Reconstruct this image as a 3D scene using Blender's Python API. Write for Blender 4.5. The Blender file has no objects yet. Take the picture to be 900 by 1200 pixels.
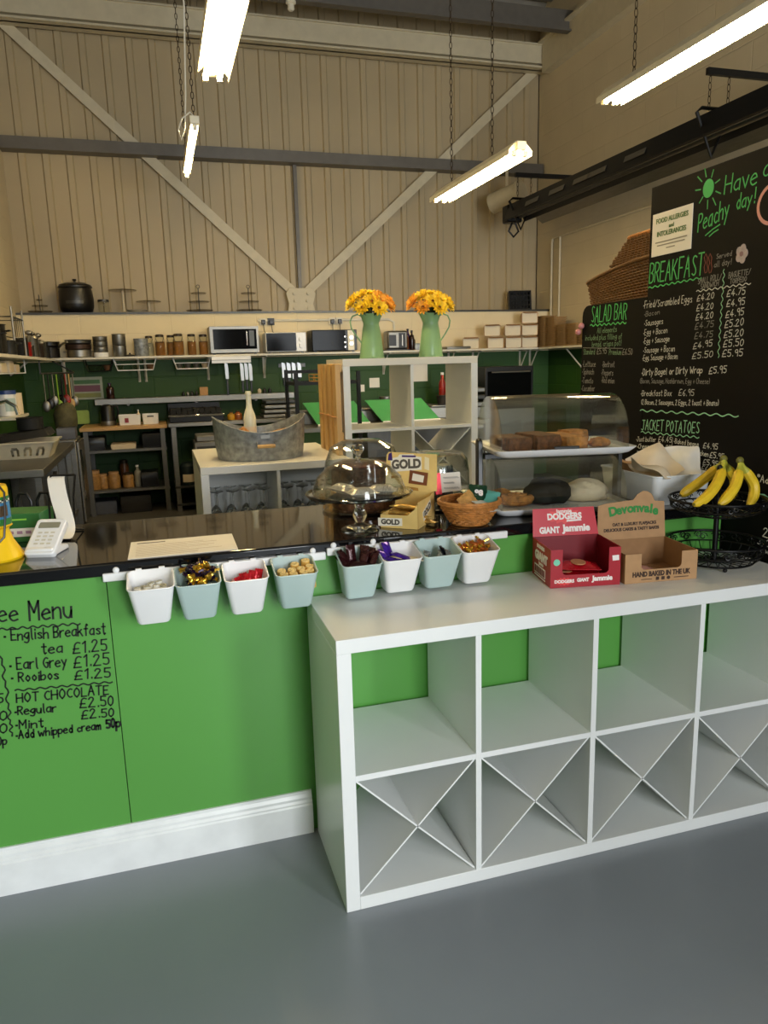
import bpy, bmesh, math, random
from mathutils import Matrix, Vector, Euler
random.seed(7)
SC = bpy.context.scene
COL = SC.collection
PI = math.pi

# ---------------------------------------------------------------- camera
CAM = Vector((-.3684, -1.6881, 1.4319))
YAW, PITCH, ROLL, FPX = .28864, -.19842, -.027265, 868.36
cf = Vector((math.sin(YAW)*math.cos(PITCH), math.cos(YAW)*math.cos(PITCH), math.sin(PITCH)))
cr0 = Vector((math.cos(YAW), -math.sin(YAW), 0))
cu0 = cr0.cross(cf)
cr = cr0*math.cos(ROLL) + cu0*math.sin(ROLL)
cu = -cr0*math.sin(ROLL) + cu0*math.cos(ROLL)
cd = bpy.data.cameras.new('camera')
cam = bpy.data.objects.new('camera', cd); COL.objects.link(cam)
mw = Matrix((cr, cu, -cf)).transposed().to_4x4(); mw.translation = CAM
cam.matrix_world = mw
cd.sensor_fit = 'VERTICAL'; cd.sensor_height = 36; cd.lens = 36*FPX/1200
cd.clip_start = .02; cd.clip_end = 100
SC.camera = cam

# ---------------------------------------------------------------- light and exposure
SC.view_settings.view_transform = 'Standard'; SC.view_settings.look = 'None'
SC.view_settings.exposure = 0.0; SC.view_settings.gamma = 1; SC.view_settings.use_curve_mapping = False
W = bpy.data.worlds.new('sky'); SC.world = W; W.use_nodes = True
W.node_tree.nodes['Background'].inputs[0].default_value = (.75, .87, 1, 1)
W.node_tree.nodes['Background'].inputs[1].default_value = .6
DAY = 152                             # per metre of window width
for wx, ww in ((.6, .9), (3.2, 1.9)):            # daylight through the two shop-front windows behind the camera
    l = bpy.data.lights.new('shopfront_daylight', 'AREA'); l.shape = 'RECTANGLE'; l.size = ww; l.size_y = 2.3
    l.energy = DAY*ww; l.color = (.93, .97, 1)
    o = bpy.data.objects.new('shopfront_daylight', l); COL.objects.link(o)
    o.location = (wx, -4.45, 1.75); o.rotation_euler = (PI/2, 0, 0)
TUBE = 102
TUBE_COL = (1, .77, .40)

def ray(px, py): return cf + cr*((px-450)/FPX) - cu*((py-600)/FPX)
def at(px, py, X=None, Y=None, Z=None):
    """the place in the room, on the plane X, Y or Z = constant, that a pixel of the photograph shows"""
    d = ray(px, py)
    s = (X-CAM.x)/d.x if X is not None else (Y-CAM.y)/d.y if Y is not None else (Z-CAM.z)/d.z
    return CAM + d*s
def PX(px, Y, Z):
    """x of the point at depth Y and height Z that lies in pixel column px"""
    k = (px-450)/FPX
    q = cr - cf*k
    return CAM.x - (q.y*(Y-CAM.y) + q.z*(Z-CAM.z))/q.x

# ---------------------------------------------------------------- materials
def lin(c):
    if isinstance(c, str):
        c = [int(c[i:i+2], 16)/255 for i in (0, 2, 4)]
    return tuple(x/12.92 if x <= .04045 else ((x+.055)/1.055)**2.4 for x in c)
MATS = {}
def mat(name, c, rough=.5, metal=0., var=.06, scale=12., bump=0., bscale=60., emit=0., trans=0., alpha=1., coat=0., stretch=None):
    if name in MATS: return MATS[name]
    m = bpy.data.materials.new(name); m.use_nodes = True; MATS[name] = m
    nt = m.node_tree; N = nt.nodes; L = nt.links; b = N['Principled BSDF']
    col = lin(c)
    tc = N.new('ShaderNodeTexCoord'); src = tc.outputs['Object']
    if stretch:
        mp = N.new('ShaderNodeMapping'); mp.inputs['Scale'].default_value = stretch
        L.new(src, mp.inputs[0]); src = mp.outputs[0]
    nz = N.new('ShaderNodeTexNoise'); nz.inputs['Scale'].default_value = scale; nz.inputs['Detail'].default_value = 4
    L.new(src, nz.inputs['Vector'])
    rp = N.new('ShaderNodeValToRGB')
    rp.color_ramp.elements[0].position = .3; rp.color_ramp.elements[1].position = .7
    rp.color_ramp.elements[0].color = tuple(max(0, x*(1-var)) for x in col)+(1,)
    rp.color_ramp.elements[1].color = tuple(min(1, x*(1+var)) for x in col)+(1,)
    L.new(nz.outputs['Fac'], rp.inputs[0]); L.new(rp.outputs[0], b.inputs['Base Color'])
    b.inputs['Roughness'].default_value = rough; b.inputs['Metallic'].default_value = metal
    b.inputs['Transmission Weight'].default_value = trans; b.inputs['Alpha'].default_value = alpha
    b.inputs['Coat Weight'].default_value = coat
    if bump:
        n2 = N.new('ShaderNodeTexNoise'); n2.inputs['Scale'].default_value = bscale; n2.inputs['Detail'].default_value = 3
        L.new(src, n2.inputs['Vector'])
        bp = N.new('ShaderNodeBump'); bp.inputs['Strength'].default_value = bump; bp.inputs['Distance'].default_value = .01
        L.new(n2.outputs['Fac'], bp.inputs['Height']); L.new(bp.outputs[0], b.inputs['Normal'])
    if emit:
        b.inputs['Emission Color'].default_value = col+(1,); b.inputs['Emission Strength'].default_value = emit
    return m
def glass(name, tint=(.97, .98, .97), rough=.02, spec=1.0):
    """thin clear plastic or glass: a mostly transparent sheet with a Fresnel gloss"""
    if name in MATS: return MATS[name]
    m = bpy.data.materials.new(name); m.use_nodes = True; MATS[name] = m
    nt = m.node_tree; N = nt.nodes; L = nt.links
    N.remove(N['Principled BSDF'])
    t = N.new('ShaderNodeBsdfTransparent'); t.inputs[0].default_value = tint+(1,)
    g = N.new('ShaderNodeBsdfGlossy'); g.inputs['Roughness'].default_value = rough
    lw = N.new('ShaderNodeLayerWeight'); lw.inputs['Blend'].default_value = .5
    pw = N.new('ShaderNodeMath'); pw.operation = 'POWER'; pw.inputs[1].default_value = 3.5; L.new(lw.outputs['Facing'], pw.inputs[0])
    f = N.new('ShaderNodeMath'); f.operation = 'MULTIPLY_ADD'; f.inputs[1].default_value = .75; f.inputs[2].default_value = .025; L.new(pw.outputs[0], f.inputs[0])
    mu = N.new('ShaderNodeMath'); mu.operation = 'MULTIPLY'; mu.inputs[1].default_value = spec
    nz = N.new('ShaderNodeTexNoise'); nz.inputs['Scale'].default_value = 8
    bp = N.new('ShaderNodeBump'); bp.inputs['Strength'].default_value = .03
    L.new(nz.outputs['Fac'], bp.inputs['Height']); L.new(bp.outputs[0], g.inputs['Normal'])
    mx = N.new('ShaderNodeMixShader')
    L.new(f.outputs[0], mu.inputs[0]); L.new(mu.outputs[0], mx.inputs[0])
    L.new(t.outputs[0], mx.inputs[1]); L.new(g.outputs[0], mx.inputs[2])
    L.new(mx.outputs[0], N['Material Output'].inputs['Surface'])
    return m
def brickwall(name, c, low=None, zsplit=0):
    """painted blockwork, with a second paint colour below the height zsplit"""
    m = mat(name, c, rough=.6, var=.04, scale=3)
    nt = m.node_tree; N = nt.nodes; L = nt.links; b = N['Principled BSDF']
    tc = N.new('ShaderNodeTexCoord')
    sp = N.new('ShaderNodeSeparateXYZ'); L.new(tc.outputs['Object'], sp.inputs[0])
    ad = N.new('ShaderNodeMath'); ad.operation = 'ADD'; L.new(sp.outputs[0], ad.inputs[0]); L.new(sp.outputs[1], ad.inputs[1])
    cb = N.new('ShaderNodeCombineXYZ'); L.new(ad.outputs[0], cb.inputs[0]); L.new(sp.outputs[2], cb.inputs[1])
    bt = N.new('ShaderNodeTexBrick'); L.new(cb.outputs[0], bt.inputs['Vector'])
    bt.inputs['Scale'].default_value = 1; bt.inputs['Brick Width'].default_value = .45; bt.inputs['Row Height'].default_value = .225
    bt.inputs['Mortar Size'].default_value = .008; bt.inputs['Mortar Smooth'].default_value = .6
    bp = N.new('ShaderNodeBump'); bp.inputs['Strength'].default_value = .35; bp.inputs['Distance'].default_value = .01; bp.invert = True
    L.new(bt.outputs['Fac'], bp.inputs['Height']); L.new(bp.outputs[0], b.inputs['Normal'])
    if low:
        rp = [n for n in N if n.bl_idname == 'ShaderNodeValToRGB'][0]
        gt = N.new('ShaderNodeMath'); gt.operation = 'GREATER_THAN'; gt.inputs[1].default_value = zsplit
        L.new(sp.outputs[2], gt.inputs[0])
        mx = N.new('ShaderNodeMix'); mx.data_type = 'RGBA'
        L.new(gt.outputs[0], mx.inputs[0]); mx.inputs[6].default_value = lin(low)+(1,)
        L.new(rp.outputs[0], mx.inputs[7]); L.new(mx.outputs[2], b.inputs['Base Color'])
    return m

white_lam = mat('white_laminate', 'eceeec', .3, var=.015, scale=5)
warm_lit_lam = mat('white_top_warm_light', 'e9e6dc', .25, var=.02, scale=4)  # white laminate, tinted cream for the warm lamp light on the tops
counter_green = mat('green_paint', '5c9f48', .32, var=.03, scale=2)
granite = mat('black_granite', '0e0e10', .07, var=.9, scale=260, coat=.3)
skirt_white = mat('white_gloss_paint', 'eef0f0', .3, var=.05, scale=14)
black_board = mat('chalkboard_black', '080706', .65, var=.25, scale=3)
black_board.node_tree.nodes['Principled BSDF'].inputs['Specular IOR Level'].default_value = .15
chalk_white = mat('chalk_white', 'd6d6cc', .8)
chalk_grey = mat('chalk_grey', '8c8a84', .8)
chalk_green = mat('chalk_green', '58c46c', .8)
chalk_mint = mat('chalk_mint', '9fdcb0', .8)
chalk_pink = mat('chalk_pink', 'e0a092', .8)
marker_black = mat('marker_black', '0c120c', .5)
steel = mat('stainless_steel', '8d8b85', .42, 1., var=.08, scale=8, bump=.05, bscale=40, stretch=(1, 1, 12))
chrome = mat('chrome', 'dadada', .08, 1.)
darksteel = mat('dark_grey_steel', '4c4c4a', .4, .8, var=.1)
black_metal = mat('black_metal', '0b0b0c', .38, .3)
black_plastic = mat('black_plastic', '0d0d0e', .35)
matt_black = mat('matt_black', '0a0a0a', .7)
white_plastic = mat('white_plastic', 'f0f0f0', .3, var=.02)
mint_plastic = mat('mint_plastic', 'b6cbc8', .33, var=.02)
clear = glass('clear_glass', spec=1.5)
sglass = mat('solid_glass', 'f6f8f6', .03, trans=1., var=.01)
plexi = glass('clear_plastic', (.93, .94, .92), .06, 1.3)
kraft = mat('kraft_card', 'b58d63', .75, var=.06, scale=40)
kraft_in = mat('kraft_card_inside', '9c754e', .8, var=.06, scale=40)
redcard = mat('red_card', 'a80f24', .4, var=.03)
reddark = mat('dark_red_card', '7c0a1a', .5, var=.04)
paper = mat('paper', 'f2ece0', .7, var=.02)
paper_warm = mat('paper_cream', 'e6d3b4', .7, var=.04)
wood = mat('pine_wood', 'cba468', .5, var=.16, scale=5, stretch=(9, 9, .7))
ply = mat('plywood', 'c29a62', .45, var=.12, scale=5, stretch=(.7, 8, 8))
wicker = mat('brown_wicker', '6e4a24', .6, var=.3, scale=60, bump=.3, bscale=150)
wicker_lt = mat('honey_wicker', 'b8793a', .55, var=.3, scale=60, bump=.3, bscale=150)
enamel = mat('sage_enamel', '7da579', .3, var=.06, scale=9)
galv = mat('galvanised_metal', '94989a', .5, .45, var=.38, scale=34)
cladding = mat('cream_cladding', 'ae9c79', .5, var=.04, scale=1.5)
beamcream = mat('cream_steel', 'c9bd9f', .5, var=.05)
greysteel = mat('grey_painted_steel', '67625a', .45, .3, var=.08)
roofm = mat('roof_sheet', '8a857a', .5, .3, var=.08)
browncake = mat('brown_bake', '6a4226', .8, var=.5, scale=50, bump=1.0, bscale=60)
goldbake = mat('golden_bake', 'b57a3a', .7, var=.45, scale=40, bump=1.0, bscale=60)
yellowp = mat('yellow_plastic', 'f0c414', .35, var=.03)
lampwhite = mat('lamp_white_metal', 'e8e0c8', .4)
cable_w = mat('white_cable', 'e2dccb', .5)
rust = mat('dark_chain', '4a3d2e', .5, .7)

# ---------------------------------------------------------------- mesh builder
class MB:
    def __init__(s): s.v = []; s.f = []; s.mi = []; s.cur = 0; s.M = None
    def add(s, vs, fs):
        k = len(s.v)
        if s.M is not None: vs = [s.M @ Vector(p) for p in vs]
        s.v += [tuple(p) for p in vs]
        s.f += [tuple(i+k for i in q) for q in fs]; s.mi += [s.cur]*len(fs)
        return s
    def box(s, c, d, rot=None):
        x, y, z = (q/2 for q in d)
        vs = [Vector((a*x, b*y, e*z)) for a in (-1, 1) for b in (-1, 1) for e in (-1, 1)]
        if rot is not None:
            R = rot.to_3x3() if isinstance(rot, Matrix) else Euler(rot).to_matrix()
            vs = [R @ p for p in vs]
        vs = [p+Vector(c) for p in vs]
        return s.add(vs, [(0, 1, 3, 2), (4, 6, 7, 5), (0, 4, 5, 1), (2, 3, 7, 6), (0, 2, 6, 4), (1, 5, 7, 3)])
    def bx(s, x0, x1, y0, y1, z0, z1): return s.box(((x0+x1)/2, (y0+y1)/2, (z0+z1)/2), (abs(x1-x0), abs(y1-y0), abs(z1-z0)))
    def bar(s, a, b, w, t, up=(0, 0, 1)):
        a = Vector(a); b = Vector(b); d = (b-a).normalized(); u = Vector(up)
        if abs(d.dot(u)) > .98: u = Vector((0, 1, 0))
        r = d.cross(u).normalized(); u = r.cross(d)
        vs = [p+r*(i*w/2)+u*(j*t/2) for p in (a, b) for i, j in ((-1, -1), (1, -1), (1, 1), (-1, 1))]
        return s.add(vs, [(3, 2, 1, 0), (4, 5, 6, 7)]+[(i, (i+1) % 4, (i+1) % 4+4, i+4) for i in range(4)])
    def tube(s, pts, r, n=8, closed=False, caps=True):
        P = [Vector(p) for p in pts]; m = len(P); rs = r if isinstance(r, (list, tuple)) else [r]*m
        vs = []; prev = None
        for i, p in enumerate(P):
            if closed: t = P[(i+1) % m]-P[i-1]
            else: t = P[min(i+1, m-1)]-P[max(i-1, 0)]
            t = t.normalized() if t.length > 1e-9 else Vector((0, 0, 1))
            if prev is None:
                a = Vector((0, 0, 1)) if abs(t.z) < .9 else Vector((1, 0, 0))
                prev = t.cross(a).normalized()
            prev = prev - t*prev.dot(t)
            prev = prev.normalized() if prev.length > 1e-6 else t.orthogonal().normalized()
            q = t.cross(prev)
            vs += [p+(prev*math.cos(2*PI*j/n)+q*math.sin(2*PI*j/n))*rs[i] for j in range(n)]
        fs = []
        for i in range(m if closed else m-1):
            k = (i+1) % m
            fs += [(i*n+j, i*n+(j+1) % n, k*n+(j+1) % n, k*n+j) for j in range(n)]
        if caps and not closed: fs += [tuple(range(n))[::-1], tuple((m-1)*n+j for j in range(n))]
        return s.add(vs, fs)
    def cyl(s, a, b, r, r2=None, n=20): return s.tube([a, b], [r, r if r2 is None else r2], n)
    def lathe(s, prof, n=32, o=(0, 0, 0), sy=1., a0=0., a1=2*PI):
        full = a1-a0 > 2*PI-1e-6; m = len(prof); cols = n if full else n+1
        vs = []; o = Vector(o)
        for i in range(cols):
            a = a0+(a1-a0)*i/n
            vs += [o+Vector((r*math.cos(a), r*math.sin(a)*sy, z)) for r, z in prof]
        fs = []
        for i in range(n):
            k = (i+1) % cols
            for j in range(m-1):
                q = [i*m+j, k*m+j, k*m+j+1, i*m+j+1]
                if prof[j][0] < 1e-7: q.remove(k*m+j)
                elif prof[j+1][0] < 1e-7: q.remove(k*m+j+1)
                fs.append(tuple(q))
        return s.add(vs, fs)
    def ball(s, c, r, n=16, m=10):
        r = (r, r, r) if not isinstance(r, (tuple, list)) else r
        vs = [Vector(c)+Vector((0, 0, -r[2]))]
        for j in range(1, m):
            b = -PI/2+PI*j/m
            vs += [Vector(c)+Vector((r[0]*math.cos(b)*math.cos(2*PI*i/n), r[1]*math.cos(b)*math.sin(2*PI*i/n), r[2]*math.sin(b))) for i in range(n)]
        vs.append(Vector(c)+Vector((0, 0, r[2]))); e = len(vs)-1
        fs = [(0, 1+(i+1) % n, 1+i) for i in range(n)]
        for j in range(m-2): fs += [(1+j*n+i, 1+j*n+(i+1) % n, 1+(j+1)*n+(i+1) % n, 1+(j+1)*n+i) for i in range(n)]
        fs += [(e, 1+(m-2)*n+i, 1+(m-2)*n+(i+1) % n) for i in range(n)]
        return s.add(vs, fs)
    def prism(s, poly, h, M=None):
        """polygon in local xy, extruded by h along local z, placed by the matrix M"""
        n = len(poly); M = M or Matrix()
        vs = [M @ Vector((x, y, z)) for z in (0, h) for x, y in poly]
        return s.add(vs, [tuple(range(n))[::-1], tuple(range(n, 2*n))]+[(i, (i+1) % n, (i+1) % n+n, i+n) for i in range(n)])
    def loft(s, rings, caps=(True, True)):
        n = len(rings[0]); vs = [p for r in rings for p in r]; fs = []
        for i in range(len(rings)-1): fs += [(i*n+j, i*n+(j+1) % n, (i+1)*n+(j+1) % n, (i+1)*n+j) for j in range(n)]
        if caps[0]: fs.append(tuple(range(n))[::-1])
        if caps[1]: fs.append(tuple((len(rings)-1)*n+j for j in range(n)))
        return s.add(vs, fs)
    def mesh(s, name, mats, smooth=35):
        me = bpy.data.meshes.new(name); me.from_pydata(s.v, [], s.f)
        for m in (mats if isinstance(mats, (list, tuple)) else [mats]): me.materials.append(m)
        me.polygons.foreach_set('material_index', s.mi)
        b = bmesh.new(); b.from_mesh(me); bmesh.ops.recalc_face_normals(b, faces=b.faces); b.to_mesh(me); b.free()
        if smooth:
            me.polygons.foreach_set('use_smooth', [True]*len(me.polygons)); me.set_sharp_from_angle(angle=math.radians(smooth))
        me.update()
        return me
    def obj(s, name, mats, parent=None, bev=0, smooth=35, loc=None, rz=0, label=None):
        o = bpy.data.objects.new(name, s.mesh(name, mats, smooth)); COL.objects.link(o)
        if parent: o.parent = parent
        if loc is not None: o.location = loc
        if rz: o.rotation_euler.z = rz
        if bev:
            md = o.modifiers.new('bevel', 'BEVEL'); md.width = bev; md.segments = 2; md.limit_method = 'ANGLE'; md.angle_limit = math.radians(40)
        if label: o['label'] = label
        return o

def thing(name, label, cat, loc=(0, 0, 0), rz=0, group=None):
    o = bpy.data.objects.new(name, None); COL.objects.link(o); o.empty_display_size = .05
    o.location = loc; o.rotation_euler = (0, 0, rz); return tag(o, label, cat, group)
def tag(o, label, cat, group=None):
    o['label'] = label; o['category'] = cat
    if group: o['group'] = group
    return o
def struct(o): o['kind'] = 'structure'; return o
def dup(root, loc, rz=None, label=None, rot=None, scale=None):
    r = root.copy(); COL.objects.link(r); r.location = loc
    if rz is not None: r.rotation_euler = (0, 0, rz)
    if rot is not None: r.rotation_euler = rot
    if scale: r.scale = (scale,)*3 if not isinstance(scale, tuple) else scale
    if label: r['label'] = label
    for ch in list(root.children):
        c = ch.copy(); COL.objects.link(c); c.parent = r
        for g in list(ch.children):
            d = g.copy(); COL.objects.link(d); d.parent = c
    return r
def rr(x0, x1, y0, y1, r, n=4):
    """rounded rectangle outline"""
    out = []
    for cx, cy, a in ((x1-r, y1-r, 0), (x0+r, y1-r, PI/2), (x0+r, y0+r, PI), (x1-r, y0+r, 3*PI/2)):
        out += [(cx+r*math.cos(a+PI/2*i/n), cy+r*math.sin(a+PI/2*i/n)) for i in range(n+1)]
    return out
def frame(o, u, v):
    u = Vector(u).normalized(); v = Vector(v).normalized(); n = u.cross(v)
    M = Matrix((u, v, n)).transposed().to_4x4(); M.translation = Vector(o); return M

# ---------------------------------------------------------------- lettering
GL = {
'A': '003a60 1454', 'B': '000a3a59573505 053554513000', 'C': '593a1805123051', 'D': '000a3a58523000', 'E': '5a0a0050 0545', 'F': '5a0a00 0545',
'G': '593a18051230515535', 'H': '000a 606a 0565', 'I': '101a', 'J': '4a42301001 1a6a', 'K': '000a 5a04 2560', 'L': '0a0050', 'M': '000a346a60',
'N': '000a606a', 'O': '3a18051230526558493a', 'P': '000a3a59573505', 'R': '000a3a59573505 2550', 'S': '593a19173553513011', 'T': '0a6a 3a30',
'U': '0a022040626a', 'V': '0a306a', 'W': '0a2046608a', 'Y': '0a35 6a3530',
'a': '563615022041 5650', 'b': '0a00 043655523001', 'c': '553614123051', 'd': '5a50 543614123052', 'e': '0354462604022051', 'f': '493a2820 0646',
'g': '563615033154 565z3x0y', 'h': '0a00 04365550', 'i': '1610 1819', 'k': '0a00 4603 2450', 'l': '1a1120', 'm': '0600 04263530 34566560', 'n': '0600 04365550',
'o': '36141230525436', 'p': '060w 053655523001', 'r': '0600 042646', 's': '5536152443513011', 't': '2a213041 0747', 'u': '0602204054 5650',
'v': '063056', 'w': '0620446086', 'y': '0631 561x', 'z': '06560050', 'j': '262x0x', 'x': '0056 0650',
'0': '2a08022042482a', '1': '082a20', '2': '081a3a48360050', '3': '092a49472544412001', '4': '3a0353 3630', '5': '4a0a063644412001', '6': '4a17032041432503',
'7': '0a4a10', '8': '25071a3a47250310304325', '9': '4725071a3a4740', '£': '593a18140050 0444', '.': '1011', ',': '111z', '/': '005a', '+': '3731 1454',
'!': '2a23 2021', '(': '3a171330', ')': '0a272310', '*': '1759 5719 3a36', '-': '0545', '•': '1413 2423', "'": '1a18', '&': '5007193a472603113053'}
YV = {'z': -.1, 'y': -.2, 'x': -.3, 'w': -.4, 'a': 1.0}
def glyph(ch):
    out = []
    for st in GL[ch].split():
        out.append([(int(st[i])/10, YV.get(st[i+1], None) if st[i+1] in YV else int(st[i+1])/10) for i in range(0, len(st), 2)])
    return out
def ribbon(mb, pts, w, n, lift=.0012, closed=False):
    """a flat pen stroke of width w along points on a surface with normal n"""
    P = [Vector(p)+n*lift for p in pts]; m = len(P); vs = []
    for i, p in enumerate(P):
        t = (P[(i+1) % m]-P[i-1]) if closed else (P[min(i+1, m-1)]-P[max(i-1, 0)])
        t = t.normalized() if t.length > 1e-9 else Vector((0, 0, 1))
        s = n.cross(t).normalized()*w/2
        e = t*(w*.35*(-1 if i == 0 else 1)) if (not closed and i in (0, m-1)) else Vector()
        vs += [p-s+e, p+s+e]
    fs = [(2*i, 2*i+1, 2*((i+1) % m)+1, 2*((i+1) % m)) for i in range(m if closed else m-1)]
    mb.add(vs, fs)
def chaikin(p, k=1):
    for _ in range(k):
        if len(p) < 3: return p
        q = [p[0]]
        for i in range(len(p)-1):
            a, b = p[i], p[i+1]
            def sharp(k):
                u = (p[k][0]-p[k-1][0], p[k][1]-p[k-1][1]); v = (p[k+1][0]-p[k][0], p[k+1][1]-p[k][1])
                return u[0]*v[0]+u[1]*v[1] < .2*math.hypot(*u)*math.hypot(*v)
            if i > 0: q.append(a if sharp(i) else (a[0]*.75+b[0]*.25, a[1]*.75+b[1]*.25))
            if i < len(p)-2 and not sharp(i+1): q.append((a[0]*.25+b[0]*.75, a[1]*.25+b[1]*.75))
        q.append(p[-1]); p = q
    return p
def pieces(p):
    """a pen stroke cut at its sharp corners"""
    out = [[p[0]]]
    for i in range(1, len(p)):
        out[-1].append(p[i])
        if i < len(p)-1:
            u = (p[i][0]-p[i-1][0], p[i][1]-p[i-1][1]); v = (p[i+1][0]-p[i][0], p[i+1][1]-p[i][1])
            if u[0]*v[0]+u[1]*v[1] < .2*math.hypot(*u)*math.hypot(*v): out.append([p[i]])
    return out
def write(mb, text, p0, p1, h, n, up=Vector((0, 0, 1)), w=None, slant=.08, jit=.035):
    """hand lettering from p0 to p1 (baseline ends on the surface), cap height h"""
    p0 = Vector(p0); p1 = Vector(p1); d = p1-p0; Lw = d.length; d.normalize()
    adv = []; x = 0
    for ch in text:
        if ch == ' ': adv.append((ch, x)); x += .42; continue
        wd = max(q[0] for s in glyph(ch) for q in s); adv.append((ch, x)); x += wd+.2
    k = Lw/(x-.2); w = w or h*.09
    up = (up-d*up.dot(d)*0).normalized()
    for ch, x in adv:
        if ch == ' ': continue
        jy = random.uniform(-jit, jit); js = random.uniform(.94, 1.06)
        for st in glyph(ch):
            for pts in [chaikin(q, 2) for q in pieces(st)]:
              ribbon(mb, [p0+d*((x+px+slant*py)*k)+up*((py*js+jy)*h) for px, py in pts], w, n)
def wavy(mb, p0, p1, amp, waves, w, n, up):
    p0 = Vector(p0); p1 = Vector(p1); N_ = waves*8
    ribbon(mb, [p0.lerp(p1, i/N_)+up*(amp*math.sin(2*PI*waves*i/N_)) for i in range(N_+1)], w, n)
def print_text(text, size, m, M, name='lettering', parent=None, bold=0., align='CENTER', sx=1., ext=.0006, spacing=1.):
    """printed lettering from the built-in font, turned into a mesh and laid in the local xy plane of M"""
    cu_ = bpy.data.curves.new('t', 'FONT'); cu_.body = text; cu_.size = size; cu_.align_x = align; cu_.align_y = 'CENTER'
    cu_.offset = bold*size; cu_.extrude = ext; cu_.resolution_u = 3; cu_.space_character = spacing
    to = bpy.data.objects.new('t', cu_); COL.objects.link(to)
    dg = bpy.context.evaluated_depsgraph_get()
    me = bpy.data.meshes.new_from_object(to.evaluated_get(dg)); me.name = name
    bpy.data.objects.remove(to); bpy.data.curves.remove(cu_)
    me.transform(M @ Matrix.Diagonal((sx, 1, 1, 1))); me.materials.clear(); me.materials.append(m)
    o = bpy.data.objects.new(name, me); COL.objects.link(o)
    if parent: o.parent = parent
    return o
# ================================================================ the setting
XL, XR, YB, YF, ZC = -1.66, 4.3, 7.05, -4.6, 5.42
floor_m = mat('grey_floor_paint', '868c92', .30, var=.07, scale=1.6, bump=.03, bscale=30)
floor_k = mat('grey_kitchen_floor', '58564f', .45, var=.08, scale=2)
struct(MB().bx(XL-.1, XR+.1, YF-.1, .6, -.1, 0).obj('floor', floor_m))
struct(MB().bx(XL-.1, XR+.1, .6, YB+.1, -.1, 0).obj('floor_kitchen', floor_k))
brick = brickwall('painted_blockwork', 'e6d5ae', '1e470a', 1.53)
brick_plain = brickwall('cream_blockwork', 'cbbd9f', '1e470a', 1.53)
struct(MB().bx(XL-.12, XL, YF, YB, 0, ZC+.2).obj('wall_left', brick_plain))
struct(MB().bx(XR, XR+.12, YF, YB, 0, ZC+.2).obj('wall_right', brick_plain))
struct(MB().bx(XL, XR, 6.70, YB, 0, 2.0).obj('wall_back', brick))
LEDGE = 2.02
struct(MB().bx(XL, XR, 6.68, YB, 2.0, LEDGE).obj('trim_1', darksteel))
# ribbed cladding above the ledge
m = MB(); prof = []; x = XL; P = .225
while x < XR:
    prof += [(x, 0), (x+P*.60, 0), (x+P*.66, -.022), (x+P*.90, -.022), (x+P*.96, 0)]; x += P
prof = [(min(a, XR), b) for a, b in prof]
vs = []; fs = []
for a, b in prof: vs += [(a, YB-.005+b, LEDGE), (a, YB-.005+b, ZC+.1)]
for i in range(len(prof)-1): fs.append((2*i, 2*i+2, 2*i+3, 2*i+1))
m.add(vs, fs); struct(m.obj('wall_back_cladding', cladding, smooth=0))
struct(MB().bx(XL, XR, YB, YB+.1, LEDGE, ZC+.2).obj('wall_back_core', cladding))
# ribbed roof
m = MB(); vs = []; fs = []; y = YF; prof = []
while y < YB:
    prof += [(y, 0), (y+.12, 0), (y+.15, .04), (y+.22, .04), (y+.25, 0)]; y += .25
prof = [(min(a, YB), b) for a, b in prof]
for a, b in prof: vs += [(XL, a, ZC+b), (XR, a, ZC+b)]
for i in range(len(prof)-1): fs.append((2*i, 2*i+2, 2*i+3, 2*i+1))
m.add(vs, fs); struct(m.obj('ceiling', roofm, smooth=0))
struct(MB().bx(XL, XR, YF, YB, ZC+.1, ZC+.2).obj('ceiling_deck', roofm))
# front wall with two shop windows, behind the camera
m = MB(); ops = [(.6, .9), (3.2, 1.9)]; x = XL
for wx, ww in ops: m.bx(x, wx-ww/2, YF-.12, YF, .5, 3.0); x = wx+ww/2
m.bx(x, XR, YF-.12, YF, .5, 3.0); m.bx(XL, XR, YF-.12, YF, 0, .5); m.bx(XL, XR, YF-.12, YF, 3.0, ZC+.2)
struct(m.obj('wall_front', brick_plain))
for i, (wx, ww) in enumerate(ops):
    f = MB()
    for a, b in ((-ww/2, -ww/2+.05), (ww/2-.05, ww/2), (-.025, .025)): f.bx(wx+a, wx+b, YF-.06, YF, .5, 3.0)
    f.bx(wx-ww/2, wx+ww/2, YF-.06, YF, .5, .55); f.bx(wx-ww/2, wx+ww/2, YF-.06, YF, 2.95, 3.0)
    struct(f.obj('window_%d' % (i+1), greysteel))
# steelwork
zb, zt = at(300, 46, Y=6.75).z, at(300, 14, Y=6.75).z
m = MB(); m.bx(XL, XR, 6.78, 6.98, zb, zb+.018); m.bx(XL, XR, 6.78, 6.98, zt-.018, zt); m.bx(XL, XR, 6.86, 6.89, zb, zt); m.bx(XL, XR, 6.80, 6.86, zb+.05, zt-.018)
struct(m.obj('trim_2', beamcream))                                # white cross beam at the top of the back wall
m = MB(); m.bx(XL, XR-.02, 6.86, 7.02, 3.60, 3.615); m.bx(XL, XR-.02, 6.86, 6.872, 3.615, 3.70); m.bx(XL, XR-.02, 6.86, 7.02, 3.70, 3.715)
struct(m.obj('trim_3', greysteel))                                # grey rail across the back wall
g = Vector((1.28, 6.98, 2.18))
for i, (e, dz) in enumerate(((at(-4, 20, Y=6.98), 0), (at(632, 78, Y=6.98), 0))):
    d = (e-g).normalized()
    m = MB(); m.bar(g+d*.12, e, .012, .10, up=(0, 0, 1)) if 0 else m.bar(g+d*.12, e, .012, .10)
    struct(m.obj('trim_%d' % (4+i), beamcream))                   # the two diagonal braces
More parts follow.
